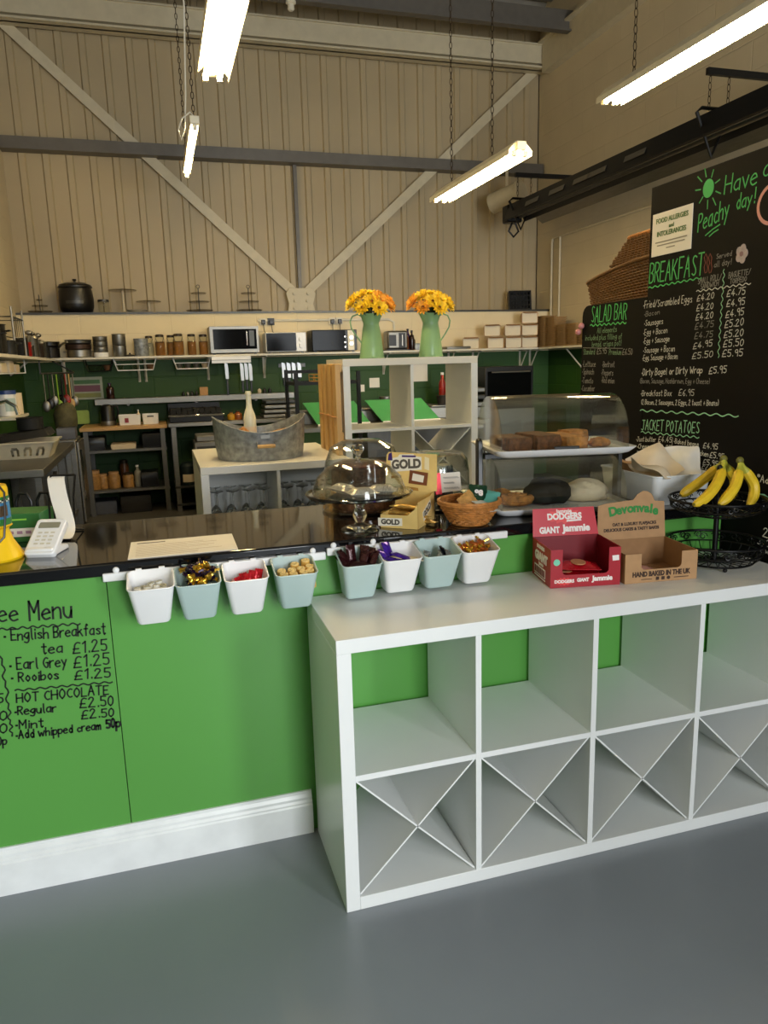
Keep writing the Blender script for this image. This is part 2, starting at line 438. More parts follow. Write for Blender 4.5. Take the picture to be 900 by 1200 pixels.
m = MB(); gp = [(-.16, -.16), (.16, -.16), (.14, -.06), (.17, .05), (.13, .11), (-.13, .11), (-.17, .05), (-.14, -.06)]
m.prism(gp, .015, frame((1.28, 6.955, 2.18), (1, 0, 0), (0, 0, 1)))
gus = struct(m.obj('trim_6', beamcream, bev=.003))                # gusset plate where the braces meet
for bx_, bz_ in ((-.08, .05), (.08, .05), (-.07, -.03), (.07, -.03), (-.08, -.11), (.08, -.11)):
    MB().cyl((1.28+bx_, 6.94, 2.18+bz_), (1.28+bx_, 6.92, 2.18+bz_), .018, n=6).obj('bolt', beamcream, gus)
xp = at(352, 338, Y=7.0).x
struct(MB().bx(at(348, 260, Y=7.0).x-.02, at(348, 260, Y=7.0).x+.02, 6.98, 7.02, 2.29, 3.60).obj('trim_7', greysteel))
pz = at(671, 26, X=4.25)
m = MB(); m.bx(-1.6, 4.25, pz.y-.02, pz.y+.02, pz.z-.1, pz.z+.09); m.bx(-1.6, 4.25, pz.y-.02, pz.y+.07, pz.z+.09, pz.z+.105); m.bx(-1.6, 4.25, pz.y-.07, pz.y+.02, pz.z-.115, pz.z-.1)
struct(m.obj('trim_8', greysteel))                                # roof purlin
m = MB(); m.bx(XR-.10, XR, YF, 6.78, 4.68, 4.98); m.bx(XR-.16, XR, YF, 6.78, 4.98, 5.0)
struct(m.obj('trim_9', beamcream))                                # eaves beam on the right wall
c0 = at(633, 284, X=XR-.02)
m = MB(); m.tube([(c0.x, 6.62, 1.66), (c0.x, 6.62, c0.z-.05), (c0.x, 6.60, c0.z), (c0.x, 6.5, c0.z), (c0.x, 2.2, c0.z)], .014, 8)
yc = at(656, 300, X=XR-.02).y
m.tube([(c0.x, yc, 1.66), (c0.x, yc, c0.z)], .012, 8)
struct(m.obj('trim_10', beamcream))                               # conduit on the right wall

# ---------------------------------------------------------------- roof things
t = thing('smoke_detector', 'small white round detector under the dark roof beam at the top', 'detector', (at(342, 12, Y=pz.y-.075).x, pz.y-.035, pz.z-.115))
MB().lathe([(0, 0), (.05, 0), (.05, -.02), (.035, -.03), (0, -.03)], 20).obj('base', lampwhite, t)
MB().lathe([(0, -.03), (.03, -.03), (.034, -.07), (.02, -.085), (0, -.085)], 20).obj('sensor', lampwhite, t)

tube_m = mat('lit_tube', (1, .93, .72), .4, var=0, emit=0)
_b = tube_m.node_tree.nodes['Principled BSDF']
_b.inputs['Emission Color'].default_value = TUBE_COL+(1,); _b.inputs['Emission Strength'].default_value = TUBE
def chain_mb(z0, z1, r=.011):
    m = MB(); z = z0; k = 0
    while z < z1:
        a = Vector((1, 0, 0)) if k % 2 else Vector((0, 1, 0))
        m.tube([Vector((0, 0, z+.022))+a*(r*math.cos(q))+Vector((0, 0, .026*math.sin(q))) for q in [2*PI*i/8 for i in range(8)]], .003, 4, closed=True)
        z += .044; k += 1
    return m
def strip_light(x, y0, y1, z, label, wings=True, two=True, chains=(.2, .8), width=.085):
    t = thing('strip_light', label, 'ceiling light', (x, (y0+y1)/2, z), 0, 'fluorescent strip lights hanging on chains'); h = (y1-y0)/2
    MB().bx(-.034, .034, -h, h, .0, .055).obj('housing', lampwhite, t, bev=.004)
    if wings:
        for s in (-1, 1):
            w = MB(); a = [(s*.028, .056), (s*width, .0), (s*width, -.03), (s*(width+.003), -.03), (s*(width+.003), .003), (s*.03, .06)]
            w.prism(a, 2*h-.04, frame((0, h-.02, 0), (1, 0, 0), (0, 0, 1))); w.obj('reflector', lampwhite, t, smooth=0)
    for s in ((-1, 1) if two else (0,)):
        MB().cyl((s*.038, -h+.05, -.018), (s*.038, h-.05, -.018), .013, n=10).obj('tube', tube_m, t)
        for e in (-1, 1): MB().bx(s*.038-.014, s*.038+.014, e*h-e*.05, e*h-e*.02, -.034, .0).obj('lamp_holder', lampwhite, t)
    for c in chains: chain_mb(0, ZC-z-.06).obj('chain', rust, t, loc=(0, -h+2*h*c, .055))
    return t
strip_light(.06, 1.33, 2.86, 3.0, 'twin tube strip light at the top centre, nearest above the counter', chains=(.12, .85))
l2 = strip_light(.057, 4.37, 5.9, 3.2, 'narrow strip light hanging far back, with a looped white cable', wings=False, two=False, chains=(.04, .9))
strip_light(2.085, 3.12, 4.67, 2.8, 'strip light hanging in the middle, above and right of the flower jugs', chains=(.3, .8))
strip_light(2.47, 1.2, 2.73, 3.0, 'large strip light at the top right, nearest the menu wall', chains=(.2, .82))
MB().tube([(0, -.72, .06), (-.03, -.78, .07), (-.09, -.76, .03), (-.12, -.72, -.04), (-.10, -.70, -.10), (-.07, -.72, -.02), (-.05, -.74, .2), (-.015, -.74, .8), (-.05, -.74, 1.4), (-.03, -.74, 2.1)], .006, 6).obj('cable', cable_w, l2)

# ---------------------------------------------------------------- radiant heater
HX, HZ = 3.6, 3.03
t = thing('radiant_heater', 'long black tube heater hanging along the right wall above the menu', 'heater', (HX, 4.1, HZ)); h = 2.15
hood = MB(); hood.prism([(-.12, -.09), (-.125, -.075), (-.07, .085), (.07, .085), (.125, -.075), (.12, -.09), (.06, .07), (-.06, .07)], 2*h, frame((0, h, 0), (1, 0, 0), (0, 0, 1)))
hood.obj('hood', black_metal, t, smooth=0)
fl = MB(); fl.prism([(.12, -.085), (.21, -.15), (.213, -.146), (.125, -.075)], 2*h-.3, frame((0, h-.25, 0), (1, 0, 0), (0, 0, 1))); fl.obj('reflector_flange', steel, t, smooth=0)
for s in (-1, 1): MB().cyl((s*.045, -h+.1, -.03), (s*.045, h-.05, -.03), .035, n=14).obj('burner_tube', darksteel, t)
for k in (-.3, .25, .5, .95, 1.45): MB().box((-.106, k+.1, .0), (.004, .28, .05), rot=(0, .33, 0)).obj('louvre', steel, t)
MB().bx(-.09, .09, h-.02, h+.14, -.10, .09).obj('end_box', black_metal, t, bev=.02)
MB().tube([(-.02, h+.02, -.10), (-.06, h+.02, -.19), (0, h+.02, -.25), (.06, h+.02, -.19), (.02, h+.02, -.10)], .012, 8).obj('cable_loop', black_metal, t)
for yy in (2.0, -.97):
    MB().bar((-.07, yy, .36), (XR-HX, yy, .36), .03, .045).obj('support_arm', black_metal, t)
    MB().tube([(-.14, yy, .09), (.0, yy, -.20), (.14, yy, .09), (.10, yy, .12), (-.10, yy, .12)], .013, 6, closed=True).obj('hanger', black_metal, t)
    for s in (-.04, .12): chain_mb(.11, .37).obj('chain', rust, t, loc=(s, yy, 0))
a, b = at(577, 239, Y=6.72), at(611, 224, Y=6.4)
t = thing('vent_duct', 'short round cream vent duct in the top right back corner', 'duct', a); d = b-a
MB().cyl((0, 0, 0), d, .115, n=28).obj('pipe', beamcream, t)
MB().cyl(d*.93, d*1.02, .13, n=28).obj('collar', beamcream, t)
MB().bar(d*.5, d*.5+Vector((0, 0, .35)), .03, .012, up=(0, 1, 0)).obj('bracket', beamcream, t)
# ================================================================ serving counter
CT = .925; CY0, CY1 = .37, .96
t = thing('serving_counter', 'green painted serving counter with a white skirting board and handwritten drinks menu', 'counter', (0, .39, 0))
MB().bx(XL+.004, 1.47, .02, .55, 0, .887).obj('carcass', black_plastic, t)
MB().bx(XL+.004, -.5455, 0, .02, 0, .887).obj('front_panel', counter_green, t)
MB().bx(-.543, 1.47, 0, .02, 0, .887).obj('front_panel', counter_green, t)
sk = MB(); sk.prism([(0, 0), (-.019, 0), (-.019, .095), (-.016, .1), (-.016, .105), (-.012, .112), (-.012, .12), (-.007, .13), (-.006, .139), (0, .139)], 1.66-.018, frame((XL+.005, 0, 0), (0, 1, 0), (0, 0, 1)))
sk.obj('skirting_board', skirt_white, t, smooth=20)
nC = Vector((0, -1, 0)); upZ = Vector((0, 0, 1))
def cpt(px, py): p = at(px, py, Y=.39); return Vector((p.x, 0, p.z))
def chgt(px, py, h): return abs(cpt(px, py-h).z-cpt(px, py).z)
menu = MB(); mp = .0042
def cw(text, a, b, hpx, w=None): write(menu, text, cpt(*a), cpt(*b), chgt(*a, hpx), nC, w=w or mp)
cw('Coffee', (-52, 731), (21, 727), 22, .005); cw('Menu', (35, 727), (84, 723.5), 22, .0055)
wavy(menu, cpt(-50, 741), cpt(94, 730.7), .003, 12, mp, nC, upZ)
cw('• English Breakfast', (4.5, 751), (123.6, 743), 13); cw('tea', (49, 766), (73, 764.5), 12); cw('£1.25', (86, 766), (125, 762), 13)
cw('• Earl Grey', (11, 785), (78, 780.5), 13); cw('£1.25', (87, 782), (127.7, 778), 13)
cw('• Rooibos', (13, 799), (68.5, 795.6), 11); cw('£1.25', (88, 796.5), (129, 793), 11)
wavy(menu, cpt(17.8, 809), cpt(131.6, 799), .0025, 9, mp, nC, upZ)
cw('HOT CHOCOLATE', (19.6, 823), (127, 813), 11); cw('•Regular', (17, 838), (65.8, 833.8), 10); cw('£2.50', (94, 829), (132.5, 826.7), 11)
cw('•Mint', (17.8, 854), (50.7, 851.6), 10); cw('£2.50', (96, 842.7), (133, 839), 10)
cw('•Add whipped cream', (18.7, 866), (118, 854.5), 9.5); cw('50p', (125, 853), (141, 851.6), 10, .006)
cw('5', (-4, 824), (3.5, 823), 10); cw('0', (0, 844.5), (8, 843.6), 11); cw('0', (0, 859), (8, 858), 11); cw('0p', (-2, 873), (8, 872), 10)
wv = [cpt(0, 769), cpt(5, 782), cpt(4, 795), cpt(9, 808), cpt(8, 822), cpt(12, 833), cpt(10, 842), cpt(14, 850), cpt(12, 857), cpt(17, 864)]
pts = []
for i in range(len(wv)-1): pts += [wv[i].lerp(wv[i+1], k/4)+Vector((.003*math.sin(k*PI/2), 0, 0)) for k in range(4)]
ribbon(menu, pts, mp, nC)
menu.obj('menu_lettering', marker_black, t, smooth=0, label='black handwritten coffee menu lettering')
tag(MB().bx(XL+.004, 1.47, CY0, CY1, .888, CT).obj('worktop', granite, bev=.006), 'polished black speckled worktop along the serving counter', 'worktop')

# ---------------------------------------------------------------- white cube shelving in front
UW, UH, UD = 1.468, .765, .375
def cube_unit(name, label, loc, cols, rows, W_, H_, D_, m_, xcells, group=None, topmat=None, front=.038):
    """cross inserts in xcells (column, row from the bottom); origin at the left front bottom corner"""
    t = thing(name, label, 'shelving unit', loc, 0, group); e = .038; i_ = .016
    cwid = (W_-2*e-(cols-1)*i_)/cols; chei = (H_-2*e-(rows-1)*i_)/rows
    MB().bx(0, W_, 0, D_, H_-e, H_).obj('top_panel', topmat or m_, t, bev=.0015)
    MB().bx(e, W_-e, 0, D_, 0, e).obj('bottom_panel', m_, t, bev=.0015)
    MB().bx(0, e, 0, D_, 0, H_-e).obj('side_panel', m_, t, bev=.0015); MB().bx(W_-e, W_, 0, D_, 0, H_-e).obj('side_panel', m_, t, bev=.0015)
    for c in range(1, cols): x0 = e+c*cwid+(c-1)*i_; MB().bx(x0, x0+i_, 0.002, D_, e, H_-e).obj('divider', m_, t)
    for r in range(1, rows):
        z0 = e+r*chei+(r-1)*i_
        for c in range(cols):
            x0 = e+c*(cwid+i_); MB().bx(x0, x0+cwid, .003, D_, z0, z0+i_).obj('shelf', m_, t)
    for c, r in xcells:
        x0 = e+c*(cwid+i_); z0 = e+r*(chei+i_); mx = MB(); th = .0045
        for s in (1, -1):
            a = Vector((x0+.003, 0, z0+(.003 if s > 0 else chei-.003))); b = Vector((x0+cwid-.003, 0, z0+(chei-.003 if s > 0 else .003)))
            d = (b-a).normalized(); n = Vector((-d.z, 0, d.x))*th/2
            q = [a-n, b-n, b+n, a+n]
            mx.prism([(p.x, p.z) for p in q], -(D_-.03), frame((0, .008, 0), (1, 0, 0), (0, 0, 1)))
        mx.obj('cross_insert', m_, t, smooth=0)
    return t
cube_unit('cube_shelving_unit', 'white eight cube shelving unit with crossed lower cells standing before the green counter', (0, 0, 0), 4, 2, UW, UH, UD, white_lam, [(0, 0), (1, 0), (2, 0), (3, 0)])
UT = UH

# ---------------------------------------------------------------- rails and hanging bins
for i, (x0, x1, z0, z1, kn) in enumerate(((-.55, .06, .876, .899, (-.515, .023)), (.064, .64, .886, .909, (.085, .205)))):
    t = thing('hanging_rail', ('white rail holding the left four bins along the counter edge', 'white rail holding the right four bins above the white shelving unit')[i], 'rail', ((x0+x1)/2, .37, (z0+z1)/2), 0, 'rails along the counter edge')
    w = (x1-x0)/2
    MB().bx(-w, w, -.012, 0.0, -(z1-z0)/2, (z1-z0)/2).obj('bar', white_plastic, t, bev=.003)
    for k in kn: MB().ball((k-(x0+x1)/2, -.005, (z1-z0)/2+.006), (.009, .007, .009), 12, 8).obj('knob', white_plastic, t)
def bin_parts(t, m_):
    """tapered open bin; origin at the middle of its base, back towards +y"""
    W1, W0, D1, D0, H = .0585, .043, .054, .036, .130
    def ring(w, d, z, zb, r, off=0):
        return [Vector((x, y+off, z+(zb-z)*max(0, min(1, (y+d)/(2*d))))) for x, y in rr(-w, w, -d, d, r, 5)]
    b = MB(); th = .0025
    lo = .054-D0
    rings = [ring(W0*.9, D0*.9, .0, .0, .012, lo), ring(W0, D0, .006, .006, .014, lo), ring(W1, D1, H*.80, H, .016), ring(W1-th, D1-th, H*.80, H, .014),
             ring(W0-th, D0-th, .008, .008, .012, lo)]
    b.loft(rings); b.obj('tub', m_, t)
    lip = MB(); lip.tube([p+Vector((0, 0, .0)) for p in ring(W1, D1, H*.80, H, .016)], .0022, 6, closed=True); lip.obj('rim', m_, t)
    for s in (-.03, .03): MB().bx(s-.008, s+.008, .052, .060, H-.02, H+.006).obj('hook', m_, t, bev=.001)
BINS = [(-.427, .770, 'w', 'white hanging bin of white wrapped sweet rolls, first from the left'), (-.307, .768, 'm', 'mint green hanging bin heaped with gold and purple wrapped sweets'),
        (-.180, .767, 'w', 'white hanging bin with bright red wrapped sweets'), (-.044, .767, 'm', 'mint green hanging bin of round golden biscuit rolls'),
        (.142, .773, 'm', 'mint green hanging bin of dark brown wrapped biscuits'), (.262, .777, 'w', 'white hanging bin with purple wrapped chocolate bars'),
        (.384, .777, 'm', 'mint green hanging bin with a few black and silver wrappers'), (.505, .777, 'w', 'white hanging bin with orange and gold wrapped sweets, farthest right')]
BY = .300
bproto = {}
bin_at = []
for x, z, k, lab in BINS:
    if k not in bproto:
        t = thing('hanging_bin', lab, 'bin', (x, BY, z), 0, 'sweet bins hanging on the counter rails'); bin_parts(t, white_plastic if k == 'w' else mint_plastic); bproto[k] = t
    else: dup(bproto[k], (x, BY, z), 0, lab)
    bin_at.append((x, BY, z))

# sweets
def sweet_mesh(name, body, wrap, L=.017, r=.009):
    m = MB(); m.cur = 0; m.ball((0, 0, 0), (L, r, r), 10, 7); m.cur = 1
    for s in (-1, 1):
        n = 10; c = [Vector((s*L*.85, r*.25*math.cos(2*PI*i/n), r*.25*math.sin(2*PI*i/n))) for i in range(n)]
        f = [Vector((s*(L*1.75+(.003 if i % 2 else 0)), r*(1.2 if i % 2 else .8)*math.cos(2*PI*i/n), r*(.45 if i % 2 else .2)*math.sin(2*PI*i/n))) for i in range(n)]
        m.loft([c, f], (True, True))
    return m.mesh(name, [body, wrap])
def packet_mesh(name, body, w=.05, l=.08, th=.014, wrap=None):
    """a filled flow-wrap packet with crimped ends"""
    m = MB(); nx, ny = 8, 10; top = []; bot = []
    for j in range(ny+1):
        v = j/ny
        for i in range(nx+1):
            u = i/nx; e = min(v, 1-v)
            k = (math.sin(PI*u)**.6)*min(1, max(0, (e-.06)*6))**.7
            wob = .0012*math.sin(19*u+23*v)
            ww = w*(1-.10*k)
            top.append(Vector(((u-.5)*ww, (v-.5)*l+(.002*((i % 2)-.5) if j in (0, ny) else 0), th/2*k+.0006+wob*k)))
            bot.append(Vector(((u-.5)*ww, (v-.5)*l+(.002*((i % 2)-.5) if j in (0, ny) else 0), -th/2*k-.0006)))
    k = nx+1; nT = len(top); fs = []
    for j in range(ny):
        for i in range(nx):
            a = j*k+i; fs.append((a, a+1, a+1+k, a+k)); fs.append((nT+a, nT+a+k, nT+a+1+k, nT+a+1))
    rim = [i for i in range(k)]+[j*k+nx for j in range(1, ny+1)]+[ny*k+i for i in range(nx-1, -1, -1)]+[j*k for j in range(ny-1, 0, -1)]
    for q in range(len(rim)): a, b = rim[q], rim[(q+1) % len(rim)]; fs.append((a, nT+a, nT+b, b))
    m.add(top+bot, fs)
    return m.mesh(name, body)
def roll_mesh(name, side, end, r=.011, L=.10):
    m = MB(); m.cur = 0; m.cyl((0, 0, -L/2), (0, 0, L/2), r, n=14)
    m.cur = 1; m.lathe([(0, L/2+.0015), (r*.45, L/2+.0015), (r*.5, L/2+.003), (r*.95, L/2+.002), (r*.98, L/2-.002)], 14)
    return m.mesh(name, [side, end])
gold_foil = mat('gold_foil', 'd9ad3c', .22, .8, var=.25, scale=150); purple_foil = mat('dark_purple_foil', '24112e', .25, .4, var=.3, scale=150)
red_foil = mat('red_foil', 'c21224', .25, .3, var=.2, scale=120); pink_foil = mat('pink_foil', 'e0a8a0', .3, .2)
brown_foil = mat('brown_foil', '381518', .2, .35, var=.3, scale=90); violet_foil = mat('violet_foil', '46219c', .22, .4, var=.3, scale=60)
cream_foil = mat('cream_wrapper', 'e8d6ac', .4); blackfoil = mat('black_foil', '15171c', .2, .5, var=.3, scale=80); silver_foil = mat('silver_foil', 'b8c2c6', .18, .9)
orange_foil = mat('orange_foil', 'b8642a', .3, .6, var=.35, scale=120); waffle = mat('golden_waffle', 'd9a94e', .6, var=.25, scale=120); waffle_end = mat('waffle_end', 'e6c680', .7, var=.3, scale=300)
white_wrap = mat('white_wrapper', 'f0eee4', .35); greydot = mat('grey_wrapper_end', 'a9a58e', .4, var=.4, scale=300)
def put(me, name, pos, rot, label, cat, group=None, scale=1.):
    o = bpy.data.objects.new(name, me); COL.objects.link(o); o.location = pos; o.rotation_euler = rot; o.scale = (scale,)*3
    return tag(o, label, cat, group)
R = random.Random(3)
# bin 1: white rolls standing on end
me = roll_mesh('sweet_roll', white_wrap, greydot, .0095, .04); bx_, by_, bz_ = bin_at[0]
for dx, dy, dz in ((-.045, -.006, .062), (-.014, -.014, .066), (.004, .004, .070), (.014, -.016, .067), (.028, .008, .071), (.038, -.010, .066), (-.026, .010, .060)):
    put(me, 'sweet_roll', (bx_+dx*.8, by_+dy+.016, bz_+dz+.012), (R.uniform(-.25, .25), R.uniform(-.25, .25), 0), 'white wrapped sweet roll in the first white bin', 'sweet', 'white sweet rolls in the first bin')
# bin 2: gold and purple sweets in a heap
mg = sweet_mesh('wrapped_sweet', gold_foil, purple_foil); mp2 = sweet_mesh('wrapped_sweet', purple_foil, gold_foil); bx_, by_, bz_ = bin_at[1]
for i in range(26):
    lay = i//10; dx = R.uniform(-.042, .042)*(1-.12*lay); dy = R.uniform(-.016, .03)
    dz = .094+.015*lay+.02*max(0, (dy+.03)/.06)
    gold = i % 2 == 0
    put(mg if gold else mp2, 'wrapped_sweet', (bx_+dx+(.012 if lay == 2 else 0), by_+dy, bz_+dz), (R.uniform(-1, 1), R.uniform(-.7, .7), R.uniform(0, 6)), ('gold wrapped sweet with dark ends' if gold else 'dark purple wrapped sweet with gold ends')+' heaped in the mint bin', 'sweet', 'gold wrapped sweets' if gold else 'purple wrapped sweets')
# bin 3: red packets
me = packet_mesh('red_packet', red_foil, .022, .055, .010); bx_, by_, bz_ = bin_at[2]
for i, (dx, dy, dz) in enumerate(((-.012, -.01, .070), (.0, .005, .075), (.010, -.012, .076), (.019, .004, .080), (.027, -.010, .080), (.036, .006, .082), (-.004, -.02, .068))):
    put(me, 'red_packet', (bx_+dx, by_+dy+.014, bz_+dz+.004), (1.25+R.uniform(-.2, .2), R.uniform(-.3, .3), R.uniform(-.7, .7)), 'bright red wrapped sweet standing in the white bin', 'sweet', 'red wrapped sweets')
me = packet_mesh('pink_packet', pink_foil, .022, .05, .01)
put(me, 'pink_packet', (bx_-.026, by_+.004, bz_+.072), (1.1, .2, .4), 'single pale pink wrapper beside the red sweets', 'sweet')
# bin 4: golden rolls
me = roll_mesh('biscuit_roll', waffle, waffle_end, .0125, .05); bx_, by_, bz_ = bin_at[3]
for dx, dy, dz in ((-.034, -.030, .052), (-.034, -.004, .056), (-.008, -.032, .052), (-.008, -.006, .056), (.008, .020, .064), (.020, -.030, .053), (.020, -.005, .057), (.038, .022, .071), (.042, -.004, .061), (.043, -.026, .054)):
    put(me, 'biscuit_roll', (bx_+dx, by_+dy+.010, bz_+dz+.026), (.2+R.uniform(-.08, .08), R.uniform(-.1, .1), 0), 'round golden biscuit roll standing in the mint bin', 'biscuit', 'golden biscuit rolls')
# bin 5: dark brown biscuits
me = packet_mesh('wrapped_biscuit', brown_foil, .030, .060, .013); bx_, by_, bz_ = bin_at[4]
for dx, dy, dz, rx, rz in ((-.042, 0, .092, .5, .5), (-.028, -.03, .086, .2, -.3), (-.006, -.034, .086, .15, 1.2), (-.016, .02, .108, 1.4, .3), (.014, -.012, .095, 1.1, -.9), (.024, .016, .104, 1.35, -.8), (.040, .0, .10, 1.2, -1.1), (.044, -.022, .096, 1.0, -1.0), (.020, -.032, .087, .3, .7), (-.036, .02, .10, .9, .9)):
    put(me, 'wrapped_biscuit', (bx_+dx*.9, by_+dy*.8+.010, bz_+dz+.010), (rx, 0, rz), 'glossy dark brown wrapped biscuit in the mint bin left of the gold box', 'biscuit', 'dark brown wrapped biscuits')
# bin 6: purple bars and one cream
me = packet_mesh('chocolate_bar', violet_foil, .032, .070, .013); bx_, by_, bz_ = bin_at[5]
for dx, dy, dz, rx, rz in ((-.034, -.012, .084, .8, 1.0), (-.016, -.030, .080, .25, 1.4), (.010, -.022, .086, .35, 1.2), (-.022, .012, .094, 1.0, .5)):
    put(me, 'chocolate_bar', (bx_+dx, by_+dy*.8+.012, bz_+dz+.016), (rx, .1, rz), 'purple wrapped chocolate bar in the white bin', 'chocolate bar', 'purple chocolate bars')
put(packet_mesh('cereal_bar', cream_foil, .034, .10, .012), 'cereal_bar', (bx_+.024, by_-.004, bz_+.096), (.15, .1, 1.35), 'cream wrapped bar sticking out beside purple chocolate bars', 'bar')
# bin 7: a few black and silver
me = packet_mesh('wrapped_mint', blackfoil, .026, .05, .012); me2 = packet_mesh('wrapped_mint', silver_foil, .022, .045, .010); bx_, by_, bz_ = bin_at[6]
for i, (dx, dy, dz, rx, rz) in enumerate(((-.038, -.026, .066, .5, .8), (.006, -.022, .070, .9, -.5), (.024, -.016, .078, 1.0, .9), (.038, -.026, .074, .6, .2), (.012, -.034, .064, .2, 1.1), (-.044, -.01, .068, 1.0, -.6))):
    b = i in (0, 2, 4); put(me if b else me2, 'wrapped_mint', (bx_+dx*.85, by_+dy+.016, bz_+dz+.020), (rx, .2, rz), ('black' if b else 'silver')+' wrapped mint in the half empty mint bin', 'sweet', ('black' if b else 'silver')+' wrapped mints')
# bin 8: orange and gold
mo = sweet_mesh('toffee', orange_foil, gold_foil, .014, .008); mo2 = sweet_mesh('toffee', gold_foil, orange_foil, .014, .008); bx_, by_, bz_ = bin_at[7]
for i in range(24):
    lay = i//12; dx = R.uniform(-.036, .036); dy = R.uniform(-.018, .034)
    dz = .086+.011*lay+.018*(dy+.034)/.068
    put(mo if i % 3 else mo2, 'toffee', (bx_+dx, by_+dy, bz_+dz), (R.uniform(-1, 1), R.uniform(-.6, .6), R.uniform(0, 6)), ('orange' if i % 3 else 'gold')+' wrapped toffee in the last white bin', 'sweet', ('orange' if i % 3 else 'gold')+' wrapped toffees')
# ================================================================ boxes on the white shelving unit
def display_box(name, label, loc, ang, Wd, Dp, H, lip, post, m_out, m_in, header, hm):
    """card counter box: cut-down front between two posts, raised header at the back; origin front left corner"""
    t = thing(name, label, 'display box', loc, ang); k = .002
    b = MB(); b.cur = 0
    r = .012
    def cut():
        p = [(0, 0), (Wd, 0), (Wd, H), (Wd-post, H)]
        p += [(Wd-post-(r*(1-math.cos(a))) - 0, H-.010-(H-lip-.02)*q) for q, a in ((0, 0), (1, 0))]
        p += [(Wd-post-r*(1-math.cos(a)), lip+r-r*math.sin(a)) for a in (0, .5, 1.0, PI/2)]
        p += [(post+r*(1-math.cos(a)), lip+r-r*math.sin(a)) for a in (PI/2, 1.0, .5, 0)]
        p += [(post, H), (0, H)]
        return p
    b.prism(cut(), k, frame((0, k, 0), (1, 0, 0), (0, 0, 1)))
    b.bx(0, k, k, Dp, 0, H); b.bx(Wd-k, Wd, k, Dp, 0, H)
    b.obj('tray', m_out, t, smooth=0)
    i = MB(); i.bx(k, Wd-k, k, Dp-k, .001, .003); i.bx(k, k+.001, k+.001, Dp-k, .003, H-.001); i.bx(Wd-k-.001, Wd-k, k+.001, Dp-k, .003, H-.001); i.bx(k, Wd-k, Dp-k-.001, Dp-k, .003, H)
    i.obj('lining', m_in, t, smooth=0)
    hd = MB(); hd.bx(0, Wd, Dp-k, Dp, 0, H); hd.obj('back_panel', m_out, t, smooth=0)
    return t
white_ink = mat('white_ink', 'f4ece8', .5, var=.02); green_ink = mat('green_ink', '2d8a3a', .6, var=.03); brown_ink = mat('dark_brown_ink', '3a2415', .6, var=.03); badge_green = mat('badge_green', '7ad0b0', .5)
bright_red = mat('bright_red_card', 'c4182c', .4, var=.03)
Wd, Dp, H = .214, .172, .116
t = display_box('snack_box', 'red card counter box of wrapped giant biscuits on the white unit', (.694, .186, UT+.0006), -.18, Wd, Dp, H, .038, .036, redcard, reddark, 0, 0)
hv = Vector((0, .30, .954)); M = frame((0, Dp, H), (1, 0, 0), hv)
hd = MB(); hd.prism([(0, 0), (Wd, 0), (Wd-.008, .088), (.006, .088)], .002, M); hd.obj('header', bright_red, t, smooth=0)
Mc = M @ Matrix.Translation((Wd/2, .044, .0028))
star = MB(); pts = []
for i in range(28): a = 2*PI*i/28; q = 1 if i % 2 else .72; pts.append((.062*q*math.cos(a), .026*q*math.sin(a)))
star.prism(pts, .0006, Mc @ Matrix.Translation((0, .018, -.0007))); star.obj('burst', mat('burst_red', 'e03a3a', .4), t, smooth=0)
print_text('Jammie', .017, white_ink, Mc @ Matrix.Translation((0, .033, 0)), parent=t, bold=.03)
print_text('DODGERS', .027, white_ink, Mc @ Matrix.Translation((0, .016, 0)), parent=t, bold=.05, sx=.9)
MB().prism([(.005, -.001), (.055, .001), (.053, .006), (.007, .005)], .0005, Mc).obj('strip', white_ink, t, smooth=0)
print_text('GIANT', .027, white_ink, Mc @ Matrix.Translation((-.052, -.026, 0)), parent=t, bold=.05, sx=.8)
print_text('Jammie', .030, white_ink, Mc @ Matrix.Translation((.036, -.022, 0)), parent=t, bold=.05)
Mf = frame((Wd/2, -.0008, .019), (1, 0, 0), (0, 0, 1))
st2 = MB(); st2.prism([(a*.5, b*.5) for a, b in pts], .0005, Mf @ Matrix.Translation((-.065, 0, -.0006))); st2.obj('burst', MATS['burst_red'], t, smooth=0)
print_text('DODGERS', .013, white_ink, Mf @ Matrix.Translation((-.065, 0, 0)), parent=t, bold=.05)
print_text('GIANT', .015, white_ink, Mf @ Matrix.Translation((-.008, .002, 0)), parent=t, bold=.05, sx=.8)
print_text('Jammie', .021, white_ink, Mf @ Matrix.Translation((.052, .004, 0)), parent=t, bold=.05)
m = MB(); m.cyl((0.018, -.0012, .078), (.018, -.0002, .078), .010, n=24); m.obj('badge', badge_green, t)
m = MB(); m.prism([(-.010, -.006), (.010, -.008), (.011, .008), (-.009, .010)], .0006, frame((Wd-.016, -.0002, .082), (1, 0, .15), (-.15, 0, 1))); m.obj('sticker', white_ink, t, smooth=0)
Ms = frame((-.0008, Dp/2, .06), (0, -1, 0), (0, 0, 1))
print_text('DODGERS', .015, white_ink, Ms @ Matrix.Translation((-.005, .042, 0)), parent=t, bold=.05)
print_text('GIANT', .036, white_ink, Ms @ Matrix.Translation((0, .012, 0)), parent=t, bold=.06, sx=1.05)
print_text('Jammie', .014, white_ink, Ms @ Matrix.Translation((0, -.009, 0)), parent=t, bold=.03)
m = MB(); m.prism([(-.062, -.046), (.04, -.046), (.04, -.018), (-.062, -.018)], .0006, Ms @ Matrix.Translation((0, 0, -.0004))); m.obj('nutrition_panel', white_ink, t, smooth=0)
for i in range(6): MB().prism([(-.058+i*.016, -.043), (-.046+i*.016, -.043), (-.046+i*.016, -.022), (-.058+i*.016, -.022)], .0006, Ms @ Matrix.Translation((0, 0, .0002))).obj('nutrition_mark', reddark, t, smooth=0)
